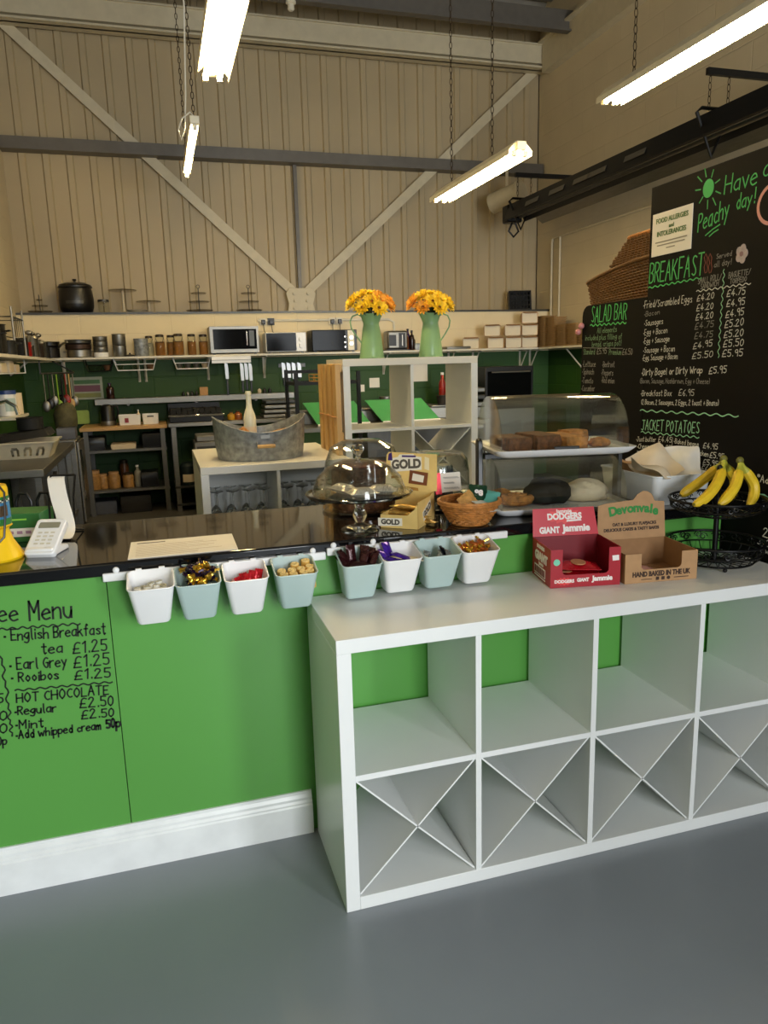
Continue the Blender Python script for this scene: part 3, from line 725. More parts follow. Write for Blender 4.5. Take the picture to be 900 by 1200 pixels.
MB().prism([(-.062, -.054), (.04, -.054), (.04, -.050), (-.062, -.050)], .0006, Ms @ Matrix.Translation((0, 0, -.0004))).obj('line', white_ink, t, smooth=0)
Rz = Matrix.Rotation(-.18, 4, 'Z'); O = Vector((.694, .186, UT))
me = packet_mesh('biscuit_packet', red_foil, .10, .125, .028)
for i, (x, y, z, a) in enumerate(((.085, .08, .018, .3), (.137, .09, .018, -.5), (.11, .075, .044, 1.2))):
    o = put(me, 'biscuit_packet', O+Rz @ Vector((x, y, z)), (.02, .03, a), ('red wrapped giant biscuit at the bottom left of the red box', 'red wrapped giant biscuit at the bottom right of the red box', 'red wrapped giant biscuit on top inside the red box')[i], 'biscuit', 'giant biscuits in the red box')
    m = MB(); m.prism([(.034*math.cos(2*PI*q/20)-.01, .022*math.sin(2*PI*q/20)) for q in range(20)], .003, Matrix.Translation((0, 0, .0125))); m.obj('printed_biscuit', mat('printed_biscuit', 'c98d62', .5), o, smooth=0)

Wd, Dp, H = .235, .185, .090
t = display_box('flapjack_box', 'brown card counter box with a tall green lettered header beside the red box', (.917, .142, UT+.0006), -.115, Wd, Dp, H, .040, .052, kraft, kraft_in, 0, 0)
arch = [(0, 0), (Wd, 0), (Wd-.002, .115)]
arch += [(Wd-.035, .118), (Wd-.045, .140), (Wd-.06, .150), (Wd-.075, .152), (Wd-.095, .142), (Wd-.11, .125), (.03, .118), (.004, .112)]
M = frame((0, Dp, H), (1, 0, 0), (0, .10, .99))
MB().prism(arch, .002, M).obj('header', kraft, t, smooth=0)
Mc = M @ Matrix.Translation((Wd/2, .05, .0028))
wd = 'Devonvale'; x = -.078
for i, ch in enumerate(wd):
    u = i/(len(wd)-1)*2-1
    print_text(ch, .040, green_ink, Mc @ Matrix.Translation((x, .048-.010*u*u, 0)) @ Matrix.Rotation(-.16*u, 4, 'Z'), parent=t, bold=.045, align='LEFT')
    x += {'D': .0255, 'e': .0195, 'v': .019, 'o': .021, 'n': .020, 'a': .019, 'l': .0095}[ch]
print_text('OAT & LUXURY FLAPJACKS', .0135, brown_ink, Mc @ Matrix.Translation((.01, -.002, 0)), parent=t, bold=.04, sx=.92)
print_text('DELICIOUS CAKES & TASTY BAKES', .0135, brown_ink, Mc @ Matrix.Translation((0, -.019, 0)), parent=t, bold=.04, sx=.92)
Mf = frame((Wd/2, -.0008, .022), (1, 0, 0), (0, 0, 1))
print_text('HAND BAKED IN THE UK', .021, brown_ink, Mf @ Matrix.Translation((0, .004, 0)), parent=t, bold=.045, sx=.78)
for x in (-.012, .006): MB().prism([(x-.005, -.016), (x+.005, -.016), (x+.005, -.006), (x-.005, -.006)], .0006, Mf).obj('icon', brown_ink, t, smooth=0)
m = MB(); m.cyl(Mf @ Vector((.024, -.011, 0)), Mf @ Vector((.024, -.011, .0006)), .0055, n=20); m.obj('icon', brown_ink, t)
for x0, x1 in ((-.065, -.03), (.042, .09)): MB().prism([(x0, -.0125), (x1, -.0125), (x1, -.0105), (x0, -.0105)], .0005, Mf).obj('line', brown_ink, t, smooth=0)
o = put(packet_mesh('flapjack_packet', pink_foil, .07, .11, .022), 'flapjack_packet', Vector((.917, .142, UT))+Matrix.Rotation(-.115, 4, 'Z') @ Vector((.085, .09, .016)), (0, .1, 1.2), 'single pink wrapped flapjack in the brown card box', 'flapjack')

# ================================================================ fruit stand and bananas
FX, FY = 1.318, .238
t = thing('fruit_stand', 'two tier black wire fruit stand on the white unit by the menu wall', 'fruit stand', (FX, FY, UT))
MB().tube([(0, 0, .012), (0, 0, .312)], .0085, 12).obj('pole', black_metal, t)
m = MB(); m.ball((0, 0, .314), .0088, 14, 10); m.obj('finial', black_metal, t)
def circ(r, z, n=40): return [(r*math.cos(2*PI*i/n), r*math.sin(2*PI*i/n), z) for i in range(n)]
def wire_bowl(z, rb, rt, h, label):
    b = MB()
    b.tube(circ(rt, z+h), .0042, 8, closed=True); b.tube(circ(rt-.006, z+h*.52), .0026, 6, closed=True); b.tube(circ(rb, z+.008), .0034, 6, closed=True)
    b.tube(circ(rb*.3, z+.004), .003, 6, closed=True)
    for i in range(26):
        a = 2*PI*i/26; c, s_ = math.cos(a), math.sin(a)
        b.tube([(c*.009, s_*.009, z+.004), (c*rb*.6, s_*rb*.6, z+.006), (c*rb, s_*rb, z+.008), (c*(rb+rt-.006)/2*1.02, s_*(rb+rt-.006)/2*1.02, z+h*.28), (c*(rt-.006), s_*(rt-.006), z+h*.52)], .0017, 5)
    for i in range(16):                                          # scrolls between the two upper rings
        a0 = 2*PI*i/16; mid = z+h*.76; hh = h*.20
        for sg in (1, -1):
            pts = []
            for k in range(14):
                q = k/13; an = q*2.6*PI; rad = hh*(1-.72*q)
                aa = a0+sg*(.06+ (rad*math.cos(an))/rt*1.0)*1.0; rr_ = rt-.003
                pts.append((rr_*math.cos(aa), rr_*math.sin(aa), mid+sg*(hh*.25)+rad*math.sin(an)))
            b.tube(pts, .0018, 5)
    return b.obj('wire_bowl', black_metal, t)
wire_bowl(.008, .118, .148, .068, '')
wire_bowl(.160, .092, .146, .055, '')
for k in range(3):
    a = k*2*PI/3+2.2; m = MB(); m.ball((.112*math.cos(a), .112*math.sin(a), .007), .007, 10, 8); m.obj('foot', black_metal, t)
banana_m = mat('banana_yellow', 'e8c32c', .45, var=.10, scale=25); banana_tip = mat('banana_tip', '6f6a26', .6); banana_g = mat('banana_stalk', 'b4b23c', .5)
def banana(parent, pts, o, r=.0165):
    P = [Vector(p)-o for p in pts]; Q = []
    for i in range(len(P)-1):
        p0, p1, p2, p3 = P[max(i-1, 0)], P[i], P[i+1], P[min(i+2, len(P)-1)]
        for k in range(6):
            u = k/6; Q.append(.5*((2*p1)+(p2-p0)*u+(2*p0-5*p1+4*p2-p3)*u*u+(3*p1-p0-3*p2+p3)*u**3))
    Q.append(P[-1]); n = len(Q)
    m = MB(); m.cur = 0
    def rad(u): return r*min(1, .42+max(0, u-.16)*4.2) if u < .35 else r*(1 if u < .72 else max(.25, math.cos((u-.72)/.28*1.32)))
    m.cur = 2; k0 = int(n*.24); m.tube(Q[:k0+1], [rad(i/(n-1)) for i in range(k0+1)], 9)
    m.cur = 0; m.tube(Q[k0:n-1], [rad(i/(n-1)) for i in range(k0, n-1)], 9)
    m.cur = 1; m.tube(Q[n-2:], [rad(1), rad(1)*.8], 9)
    m.obj('banana', [banana_m, banana_tip, banana_g], parent)
def bunch(label, crown, defs):
    o = Vector(crown); b = thing('banana_bunch', label, 'bananas', o, 0, 'bananas in the top bowl')
    m = MB(); m.ball((0, 0, .004), (.013, .010, .012), 10, 8); m.obj('crown', banana_tip, b)
    for d in defs: banana(b, [o+Vector((0, 0, .002))]+[Vector(q) for q in d], o)
bz = UT+.188
def bp(px, py, y): return at(px, py, Y=y)
bunch('left bunch of three yellow bananas leaning on the pole of the fruit stand', bp(848, 539, .262), [
    [bp(840, 549, .28), bp(823, 563, .30), bp(806, 575, .30), bp(797, 581, .30)],
    [bp(846, 552, .235), bp(838, 570, .20), bp(825, 585, .175), bp(812, 592, .165)],
    [bp(853, 549, .29), bp(861, 563, .315), bp(859, 578, .325), bp(852, 588, .32)]])
bunch('right bunch of two yellow bananas standing in the fruit stand', bp(867, 541, .22), [
    [bp(866, 553, .205), bp(861, 570, .18), bp(851, 584, .165), bp(842, 592, .16)],
    [bp(874, 552, .225), bp(883, 567, .225), bp(883, 582, .215), bp(876, 594, .20)]])

# ================================================================ on the black worktop
# bakery display case
CX, CYc, CRZ = .915, .600, -.175
def cpos(x, y, z): return (CX+x*math.cos(CRZ)-y*math.sin(CRZ), CYc+x*math.sin(CRZ)+y*math.cos(CRZ), z)
t = thing('bakery_case', 'two tier bakery display case with clear roll top covers and white trays', 'display case', (CX, CYc, CT), CRZ)
for s in (-1, 1):
    p = MB(); p.prism([(-.03, 0), (.03, 0), (.022, .02), (.021, .225)]+[(.021*math.cos(a), .225+.021*math.sin(a)) for a in (.6, 1.2, 1.8, 2.5)]+[(-.021, .225), (-.022, .02)], .016, frame((s*.249-.008, 0, 0), (0, 1, 0), (0, 0, 1))); p.obj('side_post', black_plastic, t, bev=.002)
for zt_ in (.012, .205):
    tr = MB()
    outl = lambda gx, gy, z: [Vector((x, y, z)) for x, y in rr(-gx, gx, -gy, gy, .03, 5)]
    tr.loft([outl(.205, .15, zt_-.012), outl(.222, .168, zt_-.006), outl(.238, .183, zt_+.010), outl(.240, .185, zt_+.014), outl(.236, .181, zt_+.014), outl(.205, .155, zt_+.002)])
    tr.obj('tray', white_plastic, t)
    if zt_ > .1: MB().bx(-.235, .235, -.03, .03, zt_-.028, zt_-.013).obj('crossbar', black_plastic, t)
    cv = MB(); n = 22; a_, b_ = .160, .172 if zt_ > .1 else .160; th = .003; hw = .215
    o_ = [(-a_*math.cos(PI*i/n), zt_+.010+b_*math.sin(PI*i/n)**.8) for i in range(n+1)]
    i_ = [(y*(1-th/a_), zt_+.010+(z-zt_-.010)*(1-th/b_)) for y, z in o_]
    cv.prism(o_+i_[::-1], 2*hw, frame((-hw, 0, 0), (0, 1, 0), (0, 0, 1)))
    for s in (-1, 1): cv.prism(o_, .003, frame((s*hw-(.003 if s > 0 else 0), 0, 0), (0, 1, 0), (0, 0, 1)))
    cvo = cv.obj('cover', plexi, t, smooth=30)
    hd = MB(); hd.box((.0, -a_-.006, zt_+.016), (.085, .010, .012)); hd.obj('handle', black_plastic if zt_ > .1 else clear, cvo, bev=.002)
def slab_mesh(name, m_, w, d, h, seed):
    rg = random.Random(seed); g = MB(); n = 8; top = []
    rings = []
    for z, k in ((0, .97), (h*.5, 1), (h*.9, .99), (h, .93)):
        rings.append([Vector((x*k+rg.uniform(-.002, .002), y*k+rg.uniform(-.002, .002), z+rg.uniform(-.0015, .0015)*(z > 0))) for x, y in rr(-w/2, w/2, -d/2, d/2, .006, 3)])
    g.loft(rings); return g.mesh(name, m_)
zt1 = CT+.205+.004
for i, (x, y, w, m_, lab) in enumerate(((-.145, -.02, .085, browncake, 'dark brown tray bake at the left of the upper tray'), (-.05, -.02, .09, browncake, 'dark brown tray bake, second from left on the upper tray'),
        (.048, -.015, .085, goldbake, 'golden oat slab in the middle of the upper tray'), (.105, .06, .08, goldbake, 'golden oat slab at the back of the upper tray'))):
    put(slab_mesh('tray_bake', m_, w, .17 if i < 3 else .08, .042+.006*(i % 2), i), 'tray_bake', cpos(x, y, zt1), (0, 0, .03*(i-1)), lab, 'cake', 'bakes on the upper tray')
    if i in (1, 2): pass
def blob_mesh(name, m_, r, amp, seed, n=18, mm=12, flat=.0):
    rg = random.Random(seed); b = MB(); b.ball((0, 0, 0), r, n, mm)
    ph = [(rg.uniform(0, 6), rg.uniform(2, 6), rg.uniform(2, 6), rg.uniform(2, 6)) for _ in range(6)]
    vs = []
    for v in b.v:
        p = Vector(v); u = Vector((p.x/r[0], p.y/r[1], p.z/r[2])); k = sum(math.sin(a+b_*u.x*1.7+c*u.y*1.7+d*u.z*1.7) for a, b_, c, d in ph)/6
        p *= 1+amp*k
        if flat: p.z = max(p.z, -r[2]*flat)
        vs.append(tuple(p))
    b.v = vs; return b.mesh(name, m_, smooth=70)
put(blob_mesh('cookie', goldbake, (.038, .034, .018), .35, 4, flat=.6), 'cookie', cpos(+.155, -.06, zt1+.012), (0, 0, 0), 'knobbly oat cookie at the right end of the upper tray', 'cookie', 'bakes on the upper tray')
zt0 = CT+.012+.004
t = thing('pastry', 'golden swirl pastry at the left of the lower display tray', 'pastry', cpos(-.135, -.055, zt0+.024))
pts = [(.010+.006*k*.72)*1 for k in range(1)]
m = MB(); sp_ = []
for k in range(46): a = k*.33; r_ = .010+.0011*k; sp_.append((r_*math.cos(a), r_*.85*math.sin(a), .012-.0003*k))
m.tube(sp_, [.010+.0001*k for k in range(46)], 8); m.obj('swirl', goldbake, t)
m = MB(); m.ball((0, 0, -.008), (.060, .050, .016), 20, 10); m.obj('base', goldbake, t)
put(blob_mesh('pastry', goldbake, (.045, .04, .024), .2, 8, flat=.6), 'pastry', cpos(-.155, +.07, zt0+.016), (0, 0, 0), 'golden pastry behind the swirl pastry on the lower tray', 'pastry')
put(blob_mesh('paper_bundle', matt_black, (.085, .07, .052), .30, 12, 24, 16, flat=.6), 'paper_bundle', cpos(-.01, -.02, zt0+.034), (0, 0, .2), 'crumpled black wrapped bundle in the middle of the lower tray', 'bundle')
put(blob_mesh('paper_bundle', paper_warm, (.075, .06, .045), .22, 21, 24, 16, flat=.6), 'paper_bundle', cpos(+.135, +.0, zt0+.028), (0, 0, -.3), 'cream paper bundle at the right of the lower tray', 'bundle')

# white tub of paper bags
t = thing('storage_tub', 'white translucent plastic tub full of paper bags at the end of the worktop', 'tub', (1.338, .592, CT))
tub = MB(); q = lambda gx, gy, z, r=.025: [Vector((x, y, z)) for x, y in rr(-gx, gx, -gy, gy, r, 5)]
tub.loft([q(.105, .155, 0), q(.108, .158, .004), q(.116, .172, .098), q(.120, .176, .10), q(.120, .176, .104), q(.113, .169, .104), q(.105, .155, .006)])
tub.obj('body', mat('frosted_white_plastic', 'f4f8fa', .35, var=.02), t)
def bag_mesh(name, m_, w, l, seed, lift=.03):
    rg = random.Random(seed); g = MB(); nx, ny = 9, 9; vs = []; fs = []
    ph = [rg.uniform(0, 6) for _ in range(6)]
    for s in (1, -1):
        for j in range(ny+1):
            for i in range(nx+1):
                u, v = i/nx-.5, j/ny-.5
                z = .012*math.sin(5*u+ph[0]+3*v)+.009*math.sin(7*v+ph[1]-4*u)+.02*(u*math.sin(ph[2])+v*math.cos(ph[3]))*2+s*(.0012+.007*max(0, 1-4*u*u)*max(0, 1-4*v*v))
                vs.append(Vector((u*w, v*l, z)))
    k = nx+1; nT = k*(ny+1)
    for j in range(ny):
        for i in range(nx):
            a = j*k+i; fs += [(a, a+1, a+1+k, a+k), (nT+a, nT+a+k, nT+a+1+k, nT+a+1)]
    rim = list(range(k))+[j*k+nx for j in range(1, ny+1)]+[ny*k+i for i in range(nx-1, -1, -1)]+[j*k for j in range(ny-1, 0, -1)]
    for a in range(len(rim)): x_, y_ = rim[a], rim[(a+1) % len(rim)]; fs.append((x_, nT+x_, nT+y_, y_))
    g.add(vs, fs); return g.mesh(name, m_, smooth=25)
for i, (x, y, z, rx, ry, rz, m_, lab) in enumerate(((1.275, .50, 1.035, .5, .3, .5, paper_warm, 'cream paper bag leaning out of the left of the white tub'), (1.325, .575, 1.045, .9, -.3, -.1, paper_warm, 'cream paper bag with a peaked corner in the middle of the white tub'),
        (1.40, .53, 1.045, .8, .1, -.4, paper, 'crumpled white paper bag at the right of the tub'), (1.30, .69, 1.025, .2, .3, .1, kraft, 'brown paper bag lying at the back of the tub'))):
    put(bag_mesh('paper_bag', m_, .13, .15, 30+i), 'paper_bag', (x, y, z), (rx, ry, rz), lab, 'paper bag')

# woven baskets
def woven(m, prof, sy=1., n=72, r=.0036, wob=.0022, waves=18, sx=1.):
    for k, (rad, z) in enumerate(prof):
        pts = []
        for i in range(n):
            a = 2*PI*i/n; w = wob*math.sin(waves*a+PI*(k % 2))
            pts.append(((rad+w)*math.cos(a)*sx, (rad+w)*math.sin(a)*sy, z+.0012*math.sin(3*a+k)))
        m.tube(pts, r, 5, closed=True)
BYc = .440; BXc = PX(550, BYc, .96)
t = thing('snack_basket', 'shallow round honey coloured wicker basket of snack packets on the worktop', 'basket', (BXc, BYc, CT))
m = MB(); prof = [(.055+.040*(k/11)**.75, .006+.066*(k/11)) for k in range(12)]
woven(m, prof); m.obj('weave', wicker_lt, t)
m = MB(); m.tube(circ(.097, .076, 60), .0055, 8, closed=True); m.tube(circ(.099, .069, 60), .0035, 6, closed=True); m.obj('rim', wicker_lt, t)
m = MB(); m.lathe([(0, .002), (.058, .002), (.060, .006), (0, .008)], 40); m.obj('base', wicker_lt, t)
m = MB()
for i in range(18): a = 2*PI*i/18; m.tube([((.054+.042*q)*math.cos(a), (.054+.042*q)*math.sin(a), .006+.07*q**1.3) for q in (0, .33, .66, 1)], .003, 5)
m.obj('stake', wicker_lt, t)
grn = mat('dark_green_packet', '14402a', .3, .2, var=.1); teal = mat('teal_packet', '64b8ae', .3, .2, var=.1); nutc = mat('nut_packet', 'c99a58', .3, .1, var=.3, scale=70); clearw = mat('pale_packet', 'dfe6e2', .25, .2, var=.1)
for i, (m_, x, y, z, rx, ry, rz, lab) in enumerate(((nutc, -.012, -.01, .066, .95, -.5, .25, 'clear packet of nuts in the wicker basket'), (grn, .035, .01, .085, 1.0, .12, -.25, 'dark green snack packet standing in the wicker basket'),
        (teal, .085, -.012, .072, .7, .2, -.5, 'teal snack packet at the right of the wicker basket'), (clearw, .045, -.055, .060, .35, .1, .6, 'pale snack packet lying at the front of the wicker basket'), (grn, .03, .065, .08, .5, 0, .9, 'dark green snack packet at the back of the wicker basket'))):
    o = put(packet_mesh('snack_packet', m_, .058, .076, .018), 'snack_packet', (BXc+x*.66+.010, BYc+y*.66, CT+z), (rx, ry, rz), lab, 'snack packet')
    if i == 1:
        Mp = Matrix.Translation((0, .006, .0105))
        print_text('98', .026, white_ink, Mp, parent=o, bold=.06)

# gold chocolate bar box, one corner towards the room
goldcard = mat('gold_card', 'edca7c', .42, .05, var=.12, scale=14); goldin = mat('pale_gold_card', 'f4e2b4', .5, var=.06); greyink = mat('grey_ink', '5b5348', .5); choc = mat('printed_chocolate', '7a4322', .5); creamink = mat('cream_ink', 'f4ecd8', .5, var=.02); purpleink = mat('purple_ink', '3e2068', .5)
t = thing('chocolate_bar_box', 'gold lettered card counter box with a raised printed header beside the glass cake stand', 'display box', (.366, .418, CT+.0006), math.atan2(-.62, .79))
# local x runs along the front towards the right corner (origin = right front corner)
w_, d_, h_ = .125, .165, .062
m = MB(); m.prism([(-w_, 0), (0, 0), (0, h_+.022), (-.012, h_), (-.035, .042), (-w_, .042)], .002, frame((0, .002, 0), (1, 0, 0), (0, 0, 1)))
for x, hf in ((-w_, .042), (-.002, h_+.022)): m.prism([(0, 0), (d_, 0), (d_, h_+.030), (d_*.75, hf), (0, hf)], .002, frame((x, 0, 0), (0, 1, 0), (0, 0, 1)))
m.bx(-w_, 0, d_-.002, d_, 0, h_+.030); m.obj('tray', goldcard, t, smooth=0)
MB().bx(-w_+.002, -.002, .002, d_-.002, .001, .003).obj('lining', goldin, t)
M = frame((-w_/2, d_, h_+.030), (1, 0, 0), (0, .12, .99))
MB().prism([(-.108, -.0), (.072, 0), (.070, .120), (-.098, .125), (-.105, .115)], .002, M).obj('header', goldcard, t, smooth=0)
Mc = M @ Matrix.Translation((-.018, -.003, .0026)) @ Matrix.Diagonal((.93, 1, 1, 1))
MB().prism([(-.075, .062), (.04, .072), (.038, .113), (.012, .116), (.008, .122), (-.045, .120), (-.05, .112), (-.078, .106)], .0005, Mc).obj('logo_panel', creamink, t, smooth=0)
Ml = Mc @ Matrix.Translation((-.018, .088, .0008)) @ Matrix.Rotation(.06, 4, 'Z')
print_text('GOLD', .040, greyink, Ml, parent=t, bold=.05, sx=.98)
MB().prism([(-.03, .0), (.022, .0), (.022, .006), (-.03, .006)], .0005, Mc @ Matrix.Translation((-.005, .112, .0006))).obj('strip', purpleink, t, smooth=0)
for a, c in (((-.008, .026, .060, .066), choc), ((.004, .036, .046, .056), creamink)): MB().prism([(a[0], a[1]), (a[2], a[1]-.006), (a[2]+.004, a[3]-.004), (a[0]+.004, a[3]+.004)], .0006, Mc @ Matrix.Translation((0, 0, .0004 if c is creamink else 0))).obj('picture', c, t, smooth=0)
foil_br = mat('gold_card_brown', 'b5823a', .4, .1, var=.2, scale=30)
MB().prism([(-.095, .0), (-.03, .0), (-.05, .03), (-.075, .055), (-.095, .06)], .0004, Mc).obj('printed_swoosh', goldin, t, smooth=0)
MB().prism([(-.05, .008), (.03, .002), (.028, .012), (-.045, .018)], .0005, Mc).obj('printed_band', foil_br, t, smooth=0)
MB().prism([(.05, .075), (.068, .07), (.066, .11), (.05, .115)], .0004, Mc).obj('printed_swoosh', goldin, t, smooth=0)
MB().prism([(-.075, .040), (-.035, .045), (-.036, .052), (-.075, .048)], .0005, Mc).obj('printed_band', foil_br, t, smooth=0)
MB().prism([(-.088, .10), (-.07, .10), (-.074, .127), (-.085, .122)], .0006, Mc).obj('purple_corner', purpleink, t, smooth=0)
Mf = frame((-w_*.70, -.0008, .021), (1, 0, 0), (0, 0, 1))
MB().prism([(-.045, -.016), (.035, -.012), (.035, .012), (-.045, .010)], .0005, Mf).obj('logo_panel', creamink, t, smooth=0)
print_text('GOLD', .022, greyink, Mf @ Matrix.Translation((-.004, -.002, .0008)), parent=t, bold=.05)
Ms = frame((.0008, .085, .045), (0, 1, 0), (0, 0, 1))
Mr = Ms @ Matrix.Rotation(.35, 4, 'Z')
MB().prism([(-.042, -.016), (.042, -.014), (.042, .016), (-.042, .016)], .0005, Mr).obj('logo_panel', creamink, t, smooth=0)
print_text('GOLD', .028, greyink, Mr @ Matrix.Translation((0, 0, .0008)), parent=t, bold=.05, sx=.95)
goldwrap = mat('gold_bar_wrapper', 'cfa85a', .25, .5, var=.3, scale=60); Rg = Matrix.Rotation(math.atan2(-.62, .79), 4, 'Z'); O = Vector((.366, .418, CT))
me = packet_mesh('gold_bar', goldwrap, .032, .13, .018)
for i, (x, y, z, a) in enumerate(((-.03, .08, .013, 1.5), (-.07, .08, .013, 1.6), (-.05, .075, .031, 1.4), (-.085, .085, .032, 1.75), (-.06, .09, .05, 1.5))):
    put(me, 'gold_bar', O+Rg @ Vector((x, y, z)), (.05, .05, a+math.atan2(-.62, .79)), 'gold wrapped chocolate bar lying in the gold lettered box', 'chocolate bar', 'gold bars in their counter box')

# glass cake stand with dome, in front
SX, SY = .200, .490
t = thing('cake_stand', 'clear glass pedestal cake stand with a knobbed dome, nearest on the worktop', 'cake stand', (SX, SY, CT))
MB().lathe([(0, 0), (.058, 0), (.060, .004), (.050, .010), (.020, .018), (.014, .026), (.020, .038), (.023, .050), (.016, .064), (.014, .074), (.021, .090), (.023, .104), (0, .104)], 36).obj('pedestal', sglass, t)
MB().lathe([(0, .1045), (.03, .1045), (.105, .107), (.160, .112), (.166, .120), (.162, .122), (.155, .116), (0, .110)], 56).obj('plate', sglass, t)
dz_ = .039
dm = [(.141, .079), (.144, .082), (.142, .096), (.128, .130), (.098, .160), (.057, .178), (.012, .184), (0, .184), (0, .181), (.055, .174), (.095, .157), (.125, .128), (.138, .096), (.138, .079)]
d_ = MB().lathe([(r, z+dz_) for r, z in dm], 48).obj('dome', clear, t)
MB().lathe([(0, .1845+dz_), (.010, .1845+dz_), (.008, .192+dz_), (.017, .206+dz_), (.021, .216+dz_), (.017, .226+dz_), (0, .228+dz_)], 8).obj('knob', sglass, d_, smooth=20)
stripe = mat('silver_grey_wrap', 'b9b2a6', .3, .3, var=.5, scale=70, stretch=(1, 9, 1)); me = packet_mesh('wrapped_slice', stripe, .06, .09, .03)
for i, (x, y, a, lab) in enumerate(((.065, -.03, 1.2, 'striped silver wrapped slice at the right under the nearest dome'), (-.005, -.055, 1.7, 'striped silver wrapped slice at the front under the nearest dome'), (-.04, .04, .4, 'striped silver wrapped slice at the back under the nearest dome'))):
    put(me, 'wrapped_slice', (SX+x, SY+y, CT+.127), (.03, 0, a), lab, 'cake slice', 'wrapped slices under the nearest dome')
# tall glass dome behind
t = thing('glass_cloche', 'large clear glass dome over a brown cake behind the pedestal stand', 'cake dome', (.300, .812, CT))
MB().lathe([(0, 0), (.14, 0), (.148, .006), (.146, .012), (.13, .010), (0, .010)], 44).obj('plate', clear, t)
MB().lathe([(.134, .011), (.137, .013), (.138, .10), (.132, .17), (.112, .222), (.07, .245), (.02, .249), (0, .249), (0, .246), (.068, .241), (.108, .219), (.128, .169), (.134, .10)], 44).obj('dome', clear, t)
t = thing('brown_cake', 'tall brown sponge cake under the large rear glass dome', 'cake', (.300, .812, CT+.0105))
MB().lathe([(0, 0), (.108, 0), (.112, .01), (.111, .130), (.104, .142), (0, .146)], 40).obj('sponge', browncake, t)
MB().lathe([(0, .1465), (.09, .1465), (.092, .152), (.075, .158), (0, .156)], 40).obj('topping', mat('cake_glaze', '7e3b22', .3, var=.25, scale=30), t)
# low wide dome on the right
t = thing('glass_cloche', 'low wide glass dome behind the gold box and price card', 'cake dome', (.578, .830, CT))
MB().lathe([(0, 0), (.128, 0), (.131, .006), (.129, .012), (0, .010)], 44).obj('plate', clear, t)
MB().lathe([(.122, .0125), (.125, .014), (.123, .12), (.117, .160), (.10, .182), (.05, .188), (0, .188), (0, .185), (.05, .185), (.097, .179), (.113, .158), (.119, .12)], 44).obj('dome', clear, t)
t = thing('tin', 'silver and dark cylinder tin standing inside the low glass dome', 'tin', (.585, .775, CT+.0105))
m = MB(); m.cur = 0; m.lathe([(0, 0), (.036, 0), (.038, .004), (.038, .128), (.034, .134), (0, .134)], 28); m.obj('tin_body', silver_foil, t)
m = MB(); m.lathe([(.0384, .015), (.0386, .015), (.0386, .118), (.0384, .118)], 14, a0=-1.2, a1=.9); m.obj('dark_label', mat('dark_label', '3a4250', .4), t)
# little price card clipped by the dome
t = thing('price_card', 'small white handwritten price card with a red edge beside the basket', 'card', (.555, .655, CT)); Mv = frame((0, 0, .10), (.98, -.1, .0), (0, .15, .99))
m = MB(); m.prism([(-.04, -.036), (.05, -.030), (.048, .034), (-.04, .032)], .0012, Mv); m.obj('card', paper, t, smooth=0)
m = MB(); m.prism([(-.042, -.040), (-.02, -.04), (-.022, .034), (-.042, .032)], .002, Mv); m.obj('red_edge', red_foil, t, smooth=0)
m = MB(); m.tube([(-.03, 0, .07), (-.03, .0, .012), (-.028, 0, .002)], .003, 6); m.ball((-.028, 0, .006), (.02, .02, .006), 12, 6); m.obj('holder', black_metal, t)
m = MB(); nv = (Mv.to_3x3() @ Vector((0, 0, 1))); uv = (Mv.to_3x3() @ Vector((0, 1, 0)))
for k in range(3): wavy(m, Mv @ Vector((-.012, .016-.018*k, .0012)), Mv @ Vector((.042 if k != 1 else .025, .016-.018*k, .0012)), .003, 6, .0012, nv, uv)
m.obj('handwriting', marker_black, t, smooth=0)

# paper menu sheet on the worktop
t = thing('menu_sheet', 'printed paper menu sheet lying flat on the black worktop', 'paper', (-.334, .49, CT+.0005), -.01)
MB().bx(-.1485, .1485, -.105, .105, 0, .0012).obj('sheet', paper, t)
m = MB()
for k in range(9): m.bx(-.13, .06+.05*math.sin(k*2.3), .045-k*.016, .047-k*.016, .0012, .0016)
m.obj('print', mat('grey_print', 'b9a88e', .7), t); MB().bx(-.13, -.05, .072, .080, .0012, .0016).obj('title', brown_ink, t)

# card reader
t = thing('card_reader', 'white card payment reader propped on its dock on the worktop', 'card reader', (-.705, .565, CT), -.30)
MB().prism([(-.055, 0), (.055, 0), (.05, .014), (-.03, .030), (-.055, .024)], .075, frame((-.0375, 0, 0), (0, 1, 0), (0, 0, 1))).obj('dock', white_plastic, t, bev=.004)
Mr = frame((0, -.005, .048), (1, 0, 0), (0, .82, .57))
m = MB(); m.prism(rr(-.043, .043, -.068, .068, .012), .022, Mr @ Matrix.Translation((0, 0, -.018))); b_ = m.obj('body', white_plastic, t, bev=.004)
m = MB(); m.prism(rr(-.030, .030, .030, .052, .003), .0008, Mr @ Matrix.Translation((0, 0, .0042))); m.obj('screen', mat('lcd_grey', '8d8b78', .25), t, smooth=0)
for r_ in range(4):
    for c in range(3): MB().prism(rr(-.006, .006, -.003, .003, .0015, 2), .0007, Mr @ Matrix.Translation((-.018+c*.018, .012-r_*.014, .0042))).obj('key', mat('key_grey', 'd2cdbd', .5), t, smooth=0)
MB().prism(rr(-.01, .01, -.004, .004, .002, 2), .0007, Mr @ Matrix.Translation((.020, -.048, .0042))).obj('logo', greyink, t, smooth=0)
